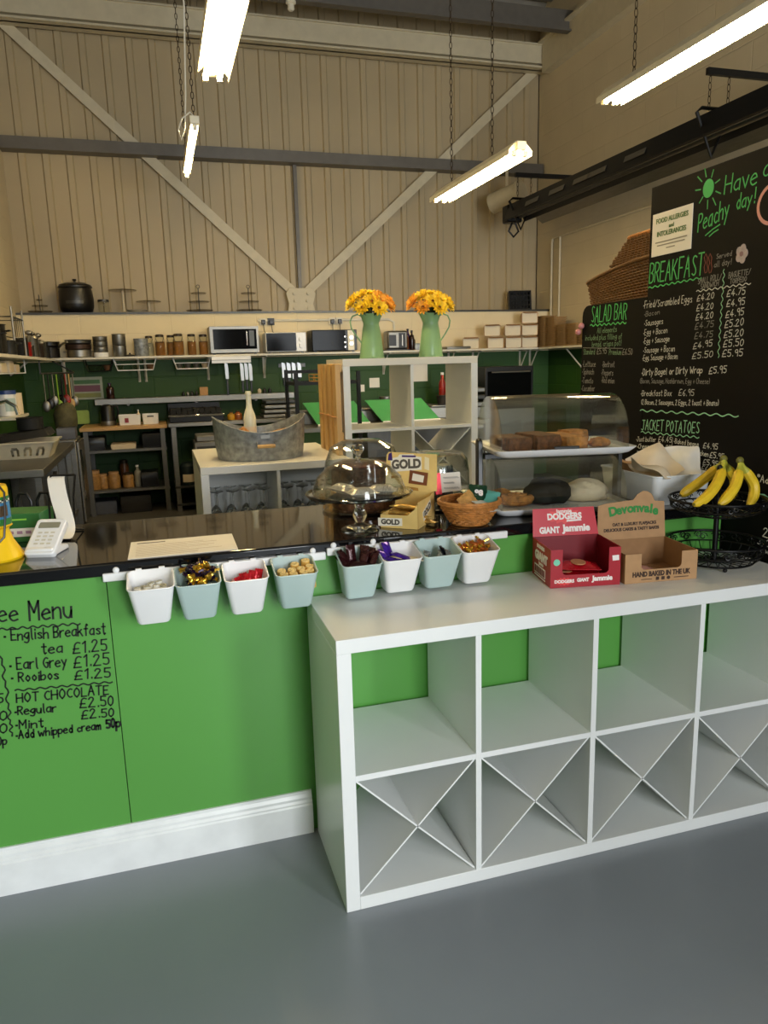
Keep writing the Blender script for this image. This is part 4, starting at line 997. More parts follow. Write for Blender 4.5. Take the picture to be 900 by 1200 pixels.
# receipts on a stand
t = thing('receipt_holder', 'black wire holder with a curling strip of white receipts', 'receipt holder', (-.69, .79, CT), -.25)
m = MB()
for s in (-.038, .038): m.tube([(s, -.05, .004), (s, .0, .02), (s, .015, .12), (s, .05, .185)], .0035, 6)
m.tube([(-.038, -.05, .004), (.038, -.05, .004)], .0035, 6); m.tube([(-.038, .05, .185), (.038, .05, .185)], .0035, 6)
m.tube([(-.038, .07, .004), (.038, .07, .004), (.038, .0, .02), (-.038, .0, .02)], .0035, 6, closed=True); m.obj('wire_frame', black_metal, t)
path = [(-.075, .006), (-.05, .012), (-.02, .03), (-.004, .07), (.004, .12), (.022, .165), (.040, .195), (.062, .198)]
for k, (dx, dy) in enumerate(((0, 0), (.004, .004))):
    m = MB(); vs = []; fs = []
    P2 = chaikin([(a+dy, b+dy*.4) for a, b in path], 2)
    for a, b in P2: a2 = a; b *= .92; sk = .055*(.5-b/.2); vs += [(-.024+dx+sk, a, b), (.024+dx+sk, a, b), (.024+dx+sk, a-.0012, b+.0008), (-.024+dx+sk, a-.0012, b+.0008)]
    n = len(P2)
    for i in range(n-1): fs += [(4*i+j, 4*i+(j+1) % 4, 4*i+4+(j+1) % 4, 4*i+4+j) for j in range(4)]
    fs += [(3, 2, 1, 0), (4*n-4, 4*n-3, 4*n-2, 4*n-1)]
    m.add(vs, fs); m.obj('receipt', paper, t)
# charity tin
t = thing('collection_tin', 'yellow charity collection tin with a picture label and black cord', 'collection tin', (-.845, .555, CT))
MB().lathe([(0, 0), (.078, 0), (.080, .006), (.072, .02), (.056, .05), (.048, .080), (.049, .086), (.058, .092), (0, .092)], 36).obj('base', yellowp, t)
tn = MB().lathe([(0, .0925), (.056, .0925), (.056, .196), (.053, .205), (0, .207)], 36).obj('tin', yellowp, t)
lab_b = mat('label_blue', '3f83b4', .4, var=.15, scale=30); lab_g = mat('label_green', '2f7a3a', .4, var=.1, scale=30)
for z0, z1, m_ in ((.097, .115, lab_g), (.115, .160, lab_b), (.160, .168, mat('label_white', 'e8ead8', .5)), (.168, .176, lab_g)):
    MB().lathe([(.0562, z0), (.0568, z0), (.0568, z1), (.0562, z1)], 36).obj('label', m_, tn)
me = MB()
for k in range(16):
    a = -2.6+k*.16
    for q in range(2):
        if (k+q) % 2: z0 = .160+.004*q; me.lathe([(.0569, z0), (.0572, z0), (.0572, z0+.004), (.0569, z0+.004)], 2, a0=a, a1=a+.16)
me.obj('chequer_band', marker_black, tn)
m = MB(); m.lathe([(.0569, .125), (.0573, .122), (.0573, .152), (.0569, .150)], 8, a0=-1.3, a1=-.35); m.obj('picture', mat('label_brown', '5a4632', .5, var=.4, scale=90), tn)
MB().tube([(.02, -.03, .208), (.045, -.04, .207), (.056, -.045, .19), (.052, -.055, .12), (.045, -.062, .07), (.02, -.075, .045), (-.03, -.082, .04)], .003, 6).obj('cord', black_plastic, t)
# green box behind
t = thing('green_box', 'green printed card box lying behind the card reader', 'box', (-.83, .80, CT), -.2)
MB().bx(-.10, .10, -.05, .07, 0, .088).obj('carton', mat('green_card', '2e6e35', .45, var=.1), t, bev=.002)
Mf = frame((0, -.0506, .03), (1, 0, 0), (0, 0, 1)); MB().prism([(-.06, -.015), (.085, -.012), (.085, .014), (-.06, .012)], .0008, Mf).obj('white_panel', paper, t, smooth=0)
for k in range(5): MB().prism([(-.05+k*.026, -.004), (-.034+k*.026, -.004), (-.034+k*.026, .005), (-.05+k*.026, .005)], .0008, Mf @ Matrix.Translation((0, 0, .0006))).obj('mark', mat('mark_mauve', 'b08aa0', .5), t, smooth=0)
MB().prism([(-.07, .036), (.06, .038), (.06, .043), (-.07, .041)], .0008, Mf).obj('line', mat('leaf_green', '8fd04a', .5), t, smooth=0)
t = thing('wire_rack', 'dark looped wire rack standing behind the green box', 'rack', (-.79, .90, CT), -.2)
for s in (-.045, .02):
    MB().tube([(s, 0, .003), (s, 0, .10), (s+.012, 0, .125), (s+.035, 0, .125), (s+.047, 0, .10), (s+.047, 0, .003)], .005, 8).obj('loop', black_metal, t)
MB().bx(-.055, .075, -.03, .03, 0, .004).obj('base', black_metal, t)
# ================================================================ behind the counter: units, jugs, island
VX, VY, VH = .568, 2.15, 1.457
t = cube_unit('tall_cube_shelving_unit', 'tall white cube shelving unit behind the counter carrying the two flower jugs', (VX, VY, 0), 2, 4, .765, VH, .39, white_lam, [(1, 2), (0, 1)], topmat=warm_lit_lam)
# slatted wooden panel against its left side
t = thing('wooden_slat_panel', 'slatted pine panel leaning against the left side of the tall white unit', 'wooden panel', (.535, 2.36, .956))
for k, y in enumerate((-.19, -.07, .05, .17)):
    MB().bx(-.014, .014, y-.036, y+.036, 0, .478).obj('slat', wood, t, bev=.003)
for z in (.10, .455): MB().bx(.014, .024, -.22, .20, z-.02, z+.02).obj('batten', wood, t, bev=.002)
MB().tube([(-.016, -.225, .20), (-.017, 0, .205), (-.016, .205, .20)], .004, 6).obj('tie', mat('twine', 'b98a5a', .8), t)

# jugs of sunflowers
def jug(x, y, hs, label, group):
    t = thing('flower_jug', label, 'jug', (x, y, VH), 0, group); k = .92
    m = MB(); pr = [(0, 0), (.066, 0), (.068, .006), (.062, .06), (.050, .150), (.044, .178), (.043, .19), (.050, .212), (.058, .238), (.0585, .240), (.0555, .240), (.047, .212), (.040, .19), (.041, .178), (.058, .06), (.060, .008), (0, .008)]
    m.lathe(pr, 36)
    vs = []
    for v in m.v:                                               # pull the lip out into a spout on the side away from the handle
        z = v[2]
        if z > .195:
            q = (z-.195)/.045; a = math.atan2(v[1], v[0]*-hs)
            s = max(0, math.cos(a))**4
            vs.append((v[0]*(1+.35*s*q), v[1], z+.022*s*q))
        else: vs.append(v)
    m.v = vs; m.obj('body', enamel, t)
    MB().tube(circ(.0668, .005, 36), .003, 6, closed=True).obj('foot_ring', enamel, t)
    h = MB(); h.tube([(hs*.050, 0, .225), (hs*.075, 0, .238), (hs*.104, 0, .228), (hs*.118, 0, .200), (hs*.112, 0, .165), (hs*.090, 0, .130), (hs*.066, 0, .098), (hs*.056, 0, .085)], .0042, 8); h.obj('handle', enamel, t)
    return t
JY = VY+.19
jx = (PX(436, JY, VH), PX(505, JY, VH))
jug(jx[0], JY, -1, 'sage green enamel jug with its handle on the left, left of the two', 'sage jugs on the tall unit')
jug(jx[1], JY, 1, 'sage green enamel jug with its handle on the right, right of the two', 'sage jugs on the tall unit')
petal_y = mat('petal_yellow', 'f8cb26', .55, var=.18, scale=60); petal_o = mat('petal_orange', 'eda934', .55, var=.18, scale=60); leafd = mat('dark_leaf', '1f3014', .6, var=.2); seed_m = mat('flower_centre', '6b3d12', .8, var=.4, scale=200)
def flower_proto(pm):
    """flower head facing +z at its origin, stem hanging below"""
    t = bpy.data.objects.new('sunflower', None); COL.objects.link(t)
    rg = random.Random(5)
    for ring, n, L_, tilt, z in ((0, 15, .044, .25, .0), (1, 13, .038, .55, .004), (2, 11, .026, 1.0, .006)):
        m = MB()
        for i in range(n):
            a = 2*PI*(i+.5*ring)/n+rg.uniform(-.1, .1); L = L_*rg.uniform(.88, 1.1); tl = tilt+rg.uniform(-.15, .15)
            Mx = Matrix.Rotation(a, 4, 'Z') @ Matrix.Translation((.010, 0, z)) @ Matrix.Rotation(-tl, 4, 'Y')
            out = [(0, -.003, 0), (L*.35, -.0078, .001), (L*.75, -.0062, .001), (L, 0, -.002), (L*.75, .0062, .001), (L*.35, .0078, .001), (0, .003, 0)]
            vs = [Mx @ Vector(p) for p in out]+[Mx @ (Vector(p)+Vector((0, 0, -.0009))) for p in out]
            k = len(out); m.add(vs, [tuple(range(k)), tuple(range(2*k-1, k-1, -1))]+[(i_, (i_+1) % k, (i_+1) % k+k, i_+k) for i_ in range(k)])
        m.obj('petals', pm, t, smooth=60)
    m = MB(); m.ball((0, 0, .005), (.008, .008, .009), 14, 8); m.obj('flower_centre', seed_m, t)
    m = MB(); m.tube([(0, 0, -.002), (0, 0, -.03), (.002, 0, -.06)], .0028, 6); m.obj('stem', leafd, t)
    m = MB()
    for a in (.4, 2.6, 4.6):
        Mx = Matrix.Translation((0, 0, -.022)) @ Matrix.Rotation(a, 4, 'Z') @ Matrix.Rotation(.7, 4, 'Y')
        o_ = [(0, 0, 0), (.014, -.010, 0), (.034, 0, .0), (.014, .010, 0)]
        m.add([Mx @ Vector(p) for p in o_]+[Mx @ (Vector(p)+Vector((0, 0, .001))) for p in o_], [(3, 2, 1, 0), (4, 5, 6, 7), (0, 1, 5, 4), (1, 2, 6, 5), (2, 3, 7, 6), (3, 0, 4, 7)])
    m.obj('leaves', leafd, t); return t
fy, fo = flower_proto(petal_y), flower_proto(petal_o)
first = {0: True, 1: True}
for j, (x, side) in enumerate(((jx[0], 'left'), (jx[1], 'right'))):
    for i, (dx, dy, dz, c) in enumerate(((-.105, -.01, .30, 0), (-.06, -.05, .275, 0), (-.055, -.01, .335, 0), (-.008, -.06, .305, 0), (.0, .0, .345, 0), (.035, -.055, .315, 1), (.055, .0, .335, 1), (.085, -.04, .285, 1 if j == 0 else 0), (.105, .01, .305, 1 if j == 0 else 0), (-.08, .05, .32, 1 if j else 0), (.03, .06, .335, 0), (.02, -.09, .27, 1 if j else 0))):
        c2 = c if j == 0 else (1 if i in (0, 1, 9) else 0)
        ori = Vector((dx*1.3, dy*1.6-.02, .09)).to_track_quat('Z', 'Y').to_euler()
        lab = ('orange yellow' if c2 else 'bright yellow')+' sunflower in the %s green jug' % side
        src = fo if c2 else fy; pos = (x+dx, JY+dy, VH+dz-.006)
        if first[c2]:
            first[c2] = False; o = src; o.location = pos; o.rotation_euler = ori
        else: o = dup(src, pos, rot=ori)
        tag(o, lab, 'flower', '%s sunflowers in the %s jug' % ('orange' if c2 else 'yellow', side)); o.rotation_euler.rotate_axis('Z', i*.7)
    t = thing('flower_foliage', 'dark green foliage filling the mouth of the %s flower jug' % side, 'foliage', (x, JY, VH+.235)); t['kind'] = 'stuff'
    m = MB(); rg = random.Random(j)
    for k in range(60):
        a = rg.uniform(0, 2*PI); r1 = rg.uniform(.02, .085); z1 = rg.uniform(.015, .075)
        p0 = Vector((.03*math.cos(a)*rg.random(), .03*math.sin(a)*rg.random(), -.03)); p1 = Vector((r1*math.cos(a), r1*math.sin(a), z1))
        m.tube([p0, (p0+p1)/2+Vector((0, 0, .01)), p1], [.0025, .0035, .001], 5)
    m.obj('leaves', leafd, t)

# island with glasses
IX, IY, IH = -.20, 2.0, .955
t = thing('glass_storage_unit', 'low white unit with open cells of stemmed glasses behind the counter', 'shelving unit', (IX, IY, 0)); w = .755; e = .038
MB().bx(0, w, 0, .88, IH-e, IH).obj('top_panel', warm_lit_lam, t, bev=.0015)
for x in (0, w-e): MB().bx(x, x+e, 0, .88, 0, IH-e).obj('side_panel', white_lam, t, bev=.0015)
MB().bx(.372, .388, .002, .40, .2, IH-e).obj('divider', white_lam, t)
for z in (.56, .2): MB().bx(e, w-e, .003, .40, z, z+.018).obj('shelf', white_lam, t)
MB().bx(e, w-e, .40, .412, 0, IH-e).obj('back_panel', white_lam, t); MB().bx(e, w-e, 0, .02, 0, .2).obj('plinth', white_lam, t)
gp_ = thing('stemmed_glass', '', 'glass', (0, 0, 0), 0, 'upturned glasses in the white unit')
MB().lathe([(.032, 0), (.033, .001), (.037, .06), (.034, .10), (.018, .135), (.005, .145), (.004, .15), (.004, .225), (.008, .232), (.032, .240), (.034, .243), (0, .243)], 20).obj('glass_body', sglass, gp_)
fst = True
for cell in range(2):
    for r_ in range(2):
        for k in range(4):
            x = IX+.075+.079*k+cell*.355; y = IY+.075+.15*r_; pos = (x, y, .5785)
            lab = 'upturned stemmed glass in the %s row of the %s cell' % (('front', 'back')[r_], ('left', 'right')[cell])
            if fst: o = gp_; o.location = pos; fst = False
            else: o = dup(gp_, pos)
            o['label'] = lab; o['group'] = '%s glasses of the %s cell' % (('front', 'back')[r_], ('left', 'right')[cell])
# galvanised party tub with a bottle
TX, TY = .135, 2.30
t = thing('metal_tub', 'oval galvanised metal tub with high ends and a wooden handle on the white unit', 'tub', (TX, TY, IH+.0005))
def oval(a, b, zf, n=48): return [Vector((a*math.cos(2*PI*i/n), b*math.sin(2*PI*i/n), zf(math.cos(2*PI*i/n)) if callable(zf) else zf)) for i in range(n)]
topz = lambda c: .145+.078*abs(c)**2.2
m = MB(); m.loft([oval(.222, .20, 0), oval(.226, .204, .006), oval(.236, .212, .08), oval(.244, .218, topz), oval(.240, .214, topz), oval(.232, .208, .08), oval(.222, .20, .008)]); m.obj('body', galv, t)
MB().tube(oval(.243, .217, topz), .0035, 6, closed=True).obj('rim', galv, t)
hd = MB(); hd.cyl((-.043, -.222, .078), (.047, -.222, .078), .009, n=14); hd.obj('handle', wood, t)
m = MB()
for x in (-.043, .047): m.tube([(x, -.216, .10), (x, -.224, .095), (x, -.222, .078)], .003, 6)
m.obj('handle_wire', galv, t)
MB().box((.0, -.2185, .125), (.045, .003, .018)).obj('plate', steel, t)
t = thing('bottle', 'cream white glass bottle standing in the galvanised tub', 'bottle', (PX(292, 2.40, 1.2), 2.40, IH+.009))
MB().lathe([(0, 0), (.030, 0), (.034, .006), (.034, .19), (.030, .215), (.017, .25), (.0145, .275), (.0145, .318), (.0165, .320), (.0165, .332), (.013, .338), (0, .338)], 28).obj('bottle_body', mat('cream_bottle', 'e0dcc4', .3, var=.1, scale=20), t)
MB().lathe([(.0345, .05), (.0348, .05), (.0348, .15), (.0345, .15)], 28).obj('label', paper_warm, t)
put(blob_mesh('bread_loaf', goldbake, (.05, .04, .05), .2, 3), 'bread_roll', (TX-.06, 2.40, IH+.11), (0, 0, 0), 'brown bread roll beside the cream bottle in the metal tub', 'bread')
put(blob_mesh('cork_mat', kraft_in, (.12, .09, .04), .2, 9), 'kraft_parcel', (TX+.10, 2.30, IH+.10), (0, -.2, 0), 'dull brown parcel in the right half of the metal tub', 'parcel')

# ---------------------------------------------------------------- black rack and prep counters with green boards
RY = 3.7
rx0, rx1 = PX(347, RY, 1.3), PX(420, RY, 1.3)
t = thing('wire_rack', 'black metal bakery rack standing behind the tall white unit', 'rack', (rx0, RY, 0))
for x in (0, rx1-rx0):
    for y in (0, .42): MB().bx(x-.013, x+.013, y-.013, y+.013, 0, 1.40 if y else 1.38).obj('post', black_metal, t)
    for z in (1.30, .95, .5): MB().bx(x-.008, x+.008, 0, .42, z-.012, z+.012).obj('side_rail', black_metal, t)
for z in (.30, .78, 1.30):
    m = MB()
    for k in range(9): x = (rx1-rx0)*k/8; m.bx(x-.004, x+.004, 0, .42, z-.004, z+.004)
    for y in (.0, .42): m.bx(0, rx1-rx0, y-.008, y+.008, z-.012, z+.012)
    m.obj('shelf', black_metal, t)
MB().bx(0, rx1-rx0, .41, .43, 1.37, 1.395).obj('top_rail', black_metal, t)
t = thing('bread_basket', 'golden wire bread basket on top of the black bakery rack', 'basket', (rx0+.24, RY+.22, 1.305))
m = MB()
for z in (.004, .03, .055): m.tube([(-.08, -.07, z), (.10, -.07, z), (.10, .10, z), (-.08, .10, z)], .003, 5, closed=True)
for x in (-.08, -.035, .01, .055, .10): m.tube([(x, -.07, .055), (x, -.07, .004), (x, .10, .004), (x, .10, .055)], .0025, 5)
m.obj('wire', mat('brass_wire', 'c08a3a', .35, .6), t)
def prep(name, label, x0, x1, y0, y1, h, shelves=()):
    t = thing(name, label, 'prep counter', (x0, y0, 0)); w = x1-x0; d = y1-y0
    MB().bx(0, w, 0, d, h-.04, h).obj('worktop', steel, t, bev=.004)
    for x in (.03, w-.03):
        for y in (.04, d-.04): MB().bx(x-.02, x+.02, y-.02, y+.02, 0, h-.04).obj('leg', steel, t)
    for z in shelves: MB().bx(.01, w-.01, .02, d-.02, z, z+.025).obj('undershelf', steel, t)
    return t
GX0, GX1 = PX(330, 4.9, .9), PX(560, 4.9, .9)
prep('prep_counter', 'long stainless steel prep counter seen through the tall white unit', GX0, GX1, 4.6, 5.3, .90, (.5, .18))
t = thing('ingredient_well', 'low stainless ingredient well with a dark rim behind the green boards', 'food well', (GX0+.1, 5.0, .9005)); w = GX1-GX0-.2
MB().bx(0, w, 0, .28, 0, .10).obj('body', steel, t, bev=.004); MB().bx(.02, w-.02, .02, .26, .10, .106).obj('lid_rim', darksteel, t)
for k in range(6): MB().bx(.05+k*w/6.4, .05+(k+.75)*w/6.4, .04, .24, .106, .118).obj('pan', steel, t, bev=.003)
gboard = mat('green_board', '3f8a55', .35, var=.03)
for px0, px1, lab in ((366, 430, 'left green chopping board leaning behind the black rack'), (441, 511, 'right green chopping board leaning inside the tall unit opening')):
    x0, x1 = PX(px0, 4.8, 1.0), PX(px1, 4.8, .95)
    t = thing('chopping_board', lab, 'chopping board', ((x0+x1)/2, 4.70, .902), 0, 'green chopping boards leaning on the prep counter'); w = (x1-x0)/2; v = Vector((-.18, .82, .74))
    M = frame((0, 0, .004), (1, 0, 0), (0, .84, .54)); L = .34
    MB().prism([(-w*.9, 0), (w, 0), (w*.72, L), (-w*1.2, L)], .012, M).obj('board', gboard, t, bev=.003)
    MB().prism([(-w*.9, -.012), (w, -.012), (w, 0), (-w*.9, 0)], .02, M).obj('front_edge', white_plastic, t)
    MB().bx(-w*.6, w*.5, .25, .262, -.0, .158).obj('prop', steel, t)

rg = random.Random(11); cw_ = [steel, darksteel, paper_warm, matt_black, mint_plastic, kraft]
for i, (px, r, h, lab) in enumerate(((452, .06, .10, 'steel tub on the ingredient well, seen left in the tall unit opening'), (463, .07, .08, 'dark tub on the ingredient well in the tall unit opening'), (474, .05, .12, 'cream tub on the ingredient well beside the divider'), (520, .07, .09, 'black tub on the ingredient well right of the green board'))):
    t = thing('food_tub', lab, 'tub', (PX(px, 5.12, 1.05), 5.12, .9005+.1185), 0, 'tubs on the ingredient well')
    MB().lathe([(0, 0), (r*.85, 0), (r, h*.9), (r*1.04, h*.9), (r*1.04, h), (0, h)], 20).obj('body', cw_[i], t)
# ================================================================ kitchen along the back wall
SZ, SY0, SY1 = 1.565, 6.40, 6.699
shelf_m = mat('shelf_white', 'd8d2c2', .4, var=.04)
brk = mat('bracket_white', 'c9c4b4', .45)
def bracket(t, x, y0, y1, zt, drop=.24):
    m = MB(); m.bx(x-.012, x+.012, y1-.006, y1, zt-drop, zt); m.bx(x-.012, x+.012, y0, y1, zt-.008, zt)
    m.tube([(x, y1-.004, zt-drop+.01), (x, y0+.10, zt-.02), (x, y0+.03, zt-.006)], .008, 6); return m.obj('bracket', brk, t)
t = thing('wall_shelf', 'long white wall shelf across the green back wall carrying jars and microwaves', 'shelf', (0, 0, 0))
MB().bx(-1.345, 4.0, SY0, SY1, SZ-.022, SZ).obj('board', shelf_m, t, bev=.002)
for px in (73, 162, 170, 245, 312, 455, 533, 562, 618, 630): bracket(t, PX(px, 6.5, 1.45), SY0+.02, SY1, SZ-.022)
t = thing('wall_shelf', 'white shelf on the right wall holding stacks of brown food trays', 'shelf', (0, 0, 0))
MB().bx(4.005, 4.298, 5.0, 6.695, SZ-.022, SZ).obj('board', shelf_m, t, bev=.002)
for y in (5.9, 5.2):
    m = MB(); m.bx(4.29, 4.298, y-.012, y+.012, SZ-.26, SZ-.022); m.tube([(4.29, y, SZ-.25), (4.08, y, SZ-.03)], .008, 6); m.obj('bracket', brk, t)
def SX_(px, z=1.62, y=6.52): return PX(px, y, z)

# appliances
def microwave(px0, px1, h, label, body, knobs, d=.28, name='microwave'):
    x0, x1 = PX(px0, SY0, 1.65), PX(px1, SY0, 1.65); w = x1-x0
    t = thing(name, label, 'microwave', (x0, SY0+.005, SZ+.001))
    MB().bx(0, w, .014, d, .012, h).obj('body', body, t, bev=.006)
    for a in (.04, w-.04):
        MB().bx(a-.012, a+.012, .03, .06, 0, .0125).obj('foot', black_plastic, t)
    return t, w
win_glass = mat('oven_door_glass', '08090a', .10, var=.1)
win_glass.node_tree.nodes['Principled BSDF'].inputs['Specular IOR Level'].default_value = .05
t, w = microwave(246.5, 304, .285, 'stainless fronted microwave with a dark door on the back shelf', steel, 0)
MB().bx(0, w, 0, .0145, .012, .285).obj('front_frame', steel, t, bev=.003)
dr = MB().bx(.035, w-.025, -.006, .0, .05, .255).obj('door', win_glass, t, bev=.002)
MB().bx(w*.735, w*.765, -.018, -.006, .085, .235).obj('handle', chrome, dr, bev=.003)
MB().bx(w*.80, w-.05, -.0075, -.006, .08, .24).obj('control_panel', darksteel, dr)
t, w = microwave(312, 359.5, .215, 'small white microwave with two round dials and a black door', white_plastic, 2)
MB().bx(.008, w*.745, .004, .0145, .02, .208).obj('door', win_glass, t, bev=.002)
for z in (.075, .14): MB().cyl((w*.875, .014, z), (w*.875, -.008, z), .024, n=20).obj('dial', white_plastic, t)
t, w = microwave(366, 419, .235, 'black counter oven with a cream control strip and two knobs', black_plastic, 2, name='toaster_oven')
MB().bx(.006, w*.74, .002, .0145, .02, .228).obj('door', win_glass, t, bev=.002)
MB().bx(w*.79, w*.93, .0, .0145, .014, .228).obj('control_panel', mat('control_cream', 'b8ad92', .4, .4), t)
for z in (.085, .15): MB().cyl((w*.86, .002, z), (w*.86, -.016, z), .022, n=16).obj('knob', chrome, t)
for z in (.05, .10, .16): MB().cyl((w*.72, .002, z), (w*.72, -.012, z), .009, n=10).obj('indicator', chrome, t)
# toaster and coffee maker
x = SX_(461); t = thing('toaster', 'boxy stainless toaster standing behind the left flower jug', 'toaster', (x, 6.5, SZ+.001))
MB().bx(-.10, .14, -.09, .09, .012, .215).obj('body', steel, t, bev=.02); MB().bx(-.085, .0, -.092, -.088, .05, .17).obj('side_panel', black_plastic, t)
MB().bx(.03, .11, -.094, -.088, .03, .19).obj('dark_panel', black_plastic, t); MB().bx(.065, .075, -.10, -.094, .05, .17).obj('lever_slot', chrome, t); MB().bx(-.11, .15, -.095, .095, 0, .0125).obj('base', black_plastic, t)
x = SX_(407.5); 
def bottle(name, label, x, y, z, r, h, m_, capm, group=None, cat='bottle'):
    t = thing(name, label, cat, (x, y, z), 0, group)
    MB().lathe([(0, 0), (r*.94, 0), (r, .005), (r, h*.62), (r*.9, h*.70), (r*.42, h*.80), (r*.40, h*.92), (0, h*.92)], 18).obj('bottle_body', m_, t)
    MB().lathe([(0, h*.9205), (r*.46, h*.9205), (r*.46, h), (0, h)], 14).obj('cap', capm, t); return t
dk_b = mat('dark_sauce', '2a1410', .2, var=.2); pur_b = mat('plum_bottle', '3a2450', .25, var=.2); org_b = mat('amber_sauce', '8a4a1c', .3, var=.2); redb = mat('red_sauce', '8e1a14', .35)
for i, (px, m_, h) in enumerate(((475.5, org_b, .21), (479, pur_b, .24), (482, dk_b, .22), (485, dk_b, .17))):
    bottle('sauce_bottle', ('amber sauce bottle beside the toaster', 'plum coloured bottle beside the toaster', 'dark sauce bottle beside the plum bottle', 'short dark bottle at the end of the sauce bottles')[i], SX_(px), 6.50+.05*(i % 2), SZ+.001, .028, h, m_, black_plastic, 'sauce bottles beside the toaster')
put(slab_mesh('flat_tray', steel, .30, .22, .03, 3), 'flat_tray', (SX_(534), 6.53, SZ+.001), (0, 0, 0), 'flat steel tray lying right of the second jug', 'tray')
put(slab_mesh('flat_tray', paper_warm, .40, .2, .018, 4), 'folded_cloth', (SX_(465), 6.42, SZ+.216), (0, 0, 0), '', 'cloth') if 0 else None
put(slab_mesh('napkin_pile', galv, .10, .10, .075, 5), 'small_tin_box', (SX_(490), 6.53, SZ+.001), (0, 0, 0), 'small grey tin box behind the second jug', 'tin')
# glass jars
jar_m = glass('jar_glass', (.93, .93, .88)); spice = mat('amber_grain', '8a5a20', .7, var=.35, scale=120); lid_m = mat('dark_jar_lid', '3e3428', .35, .6)
jp = None
for i, (px, h, r, fill) in enumerate(((175.5, .205, .043, 0), (188, .215, .050, 1), (201, .21, .045, 1), (209.5, .22, .055, 1), (225, .215, .046, 1), (238.5, .21, .048, 1))):
    lab = ('first storage jar, clear, at the left of the jar row', 'second storage jar from the left, wide and amber', 'third storage jar from the left, narrow and amber', 'fourth storage jar, the widest of the amber row', 'fifth storage jar from the left, tall with a dark clip', 'last storage jar standing against the stainless microwave')[i]
    t = thing('storage_jar', lab, 'jar', (SX_(px), 6.49+.06*(i in (0, 2)), SZ+.001), 0, 'storage jars on the back shelf')
    MB().lathe([(0, 0), (r*.9, 0), (r, .008), (r, h*.72), (r*.8, h*.82), (r*.8, h*.88), (0, h*.88)], 24).obj('jar_body', jar_m, t)
    MB().lathe([(0, .004), (r*.88, .004), (r*.93, .010), (r*.93, h*.66), (0, h*.66)], 20).obj('contents', spice if fill else mat('pale_grain', 'a09a84', .7, var=.2), t)
    MB().lathe([(0, h*.8805), (r*.86, h*.8805), (r*.86, h*.97), (r*.7, h), (0, h)], 24).obj('lid', lid_m, t)
    MB().tube([(-r*.85, -r*.3, h*.86), (-r*.5, -r*1.02, h*.62), (r*.5, -r*1.02, h*.62), (r*.85, -r*.3, h*.86)], .003, 5).obj('clip', darksteel, t)
# pots and tins
def pot(name, label, x, y, z, r, h, m_, cat='pot', rings=0, lid=False, ears=True, group=None):
    t = thing(name, label, cat, (x, y, z), 0, group)
    MB().lathe([(0, 0), (r*.93, 0), (r, .008), (r, h-.004), (r*1.05, h), (r*1.03, h+.002), (r*.96, h-.004), (r*.95, .01), (0, .01)], 28).obj('body', m_, t)
    if ears:
        for s in (-1, 1): MB().tube([(s*r*.98, -.03, h*.78), (s*(r+.03), -.025, h*.8), (s*(r+.03), .025, h*.8), (s*r*.98, .03, h*.78)], .005, 6).obj('handle', m_, t)
    if lid: MB().lathe([(0, h+.003), (r*1.05, h+.003), (r*.9, h+.02), (r*.2, h+.035), (0, h+.035)], 28).obj('lid', m_, t)
    return t
pz_ = SZ+.001
pot('stock_pot', 'bottom wide steel pan of the stack near the left end of the back shelf', SX_(93), 6.53, pz_, .115, .075, steel, 'pan')
pot('frying_pan', 'dark brown pan stacked on the steel pan at the left of the back shelf', SX_(92.5), 6.53, pz_+.079, .125, .05, mat('brown_iron', '3c2a20', .45, .5), 'pan', ears=False)
pot('frying_pan', 'upper dark pan on the left stack of the back shelf', SX_(92.5), 6.53, pz_+.133, .125, .04, darksteel, 'pan', ears=False)
t = pot('saucepan', 'dark saucepan with a long steel handle pointing right at the left end of the shelf', SX_(58), 6.54, pz_, .095, .11, mat('sooty_black', '181412', .45, .4), 'pan', ears=False)
MB().tube([(.09, -.06, .10), (.15, -.20, .135), (.20, -.27, .15)], .011, 8).obj('handle', steel, t)
pot('frying_pan', 'black frying pan laid on the saucepan at the left end of the back shelf', SX_(58), 6.54, pz_+.114, .10, .045, black_metal, 'pan', ears=False)
for k, (h, m_) in enumerate(((.045, white_plastic), (.05, steel), (.05, steel), (.045, steel))):
    pot('cake_tin', ('white tin at the bottom', 'steel tin second from the bottom', 'steel tin third from the bottom', 'steel tin at the top')[k]+' of the short round tin stack', SX_(118.5), 6.52, pz_+(.0, .049, .103, .157)[k], .070, h, m_, 'tin', ears=False, group='stack of round tins')
for k in range(2):
    pot('steel_container', ('lower deep steel container', 'upper deep steel container')[k]+' of the tallest stack on the back shelf', SX_(140.5), 6.52, pz_+.114*k, .066, .11, steel, 'container', ears=False, group='tall steel containers')
t = thing('pot_lid', 'small black lid lying right of the tall steel stack', 'lid', (SX_(152), 6.48, pz_)); MB().lathe([(0, 0), (.05, 0), (.052, .01), (.02, .022), (0, .024)], 20).obj('disc', black_plastic, t); MB().ball((0, 0, .028), .009, 10, 8).obj('knob', black_plastic, t)
pot('steel_bucket', 'tapered steel bucket left of the storage jars', SX_(166), 6.50, pz_, .070, .175, galv, 'bucket', ears=False)

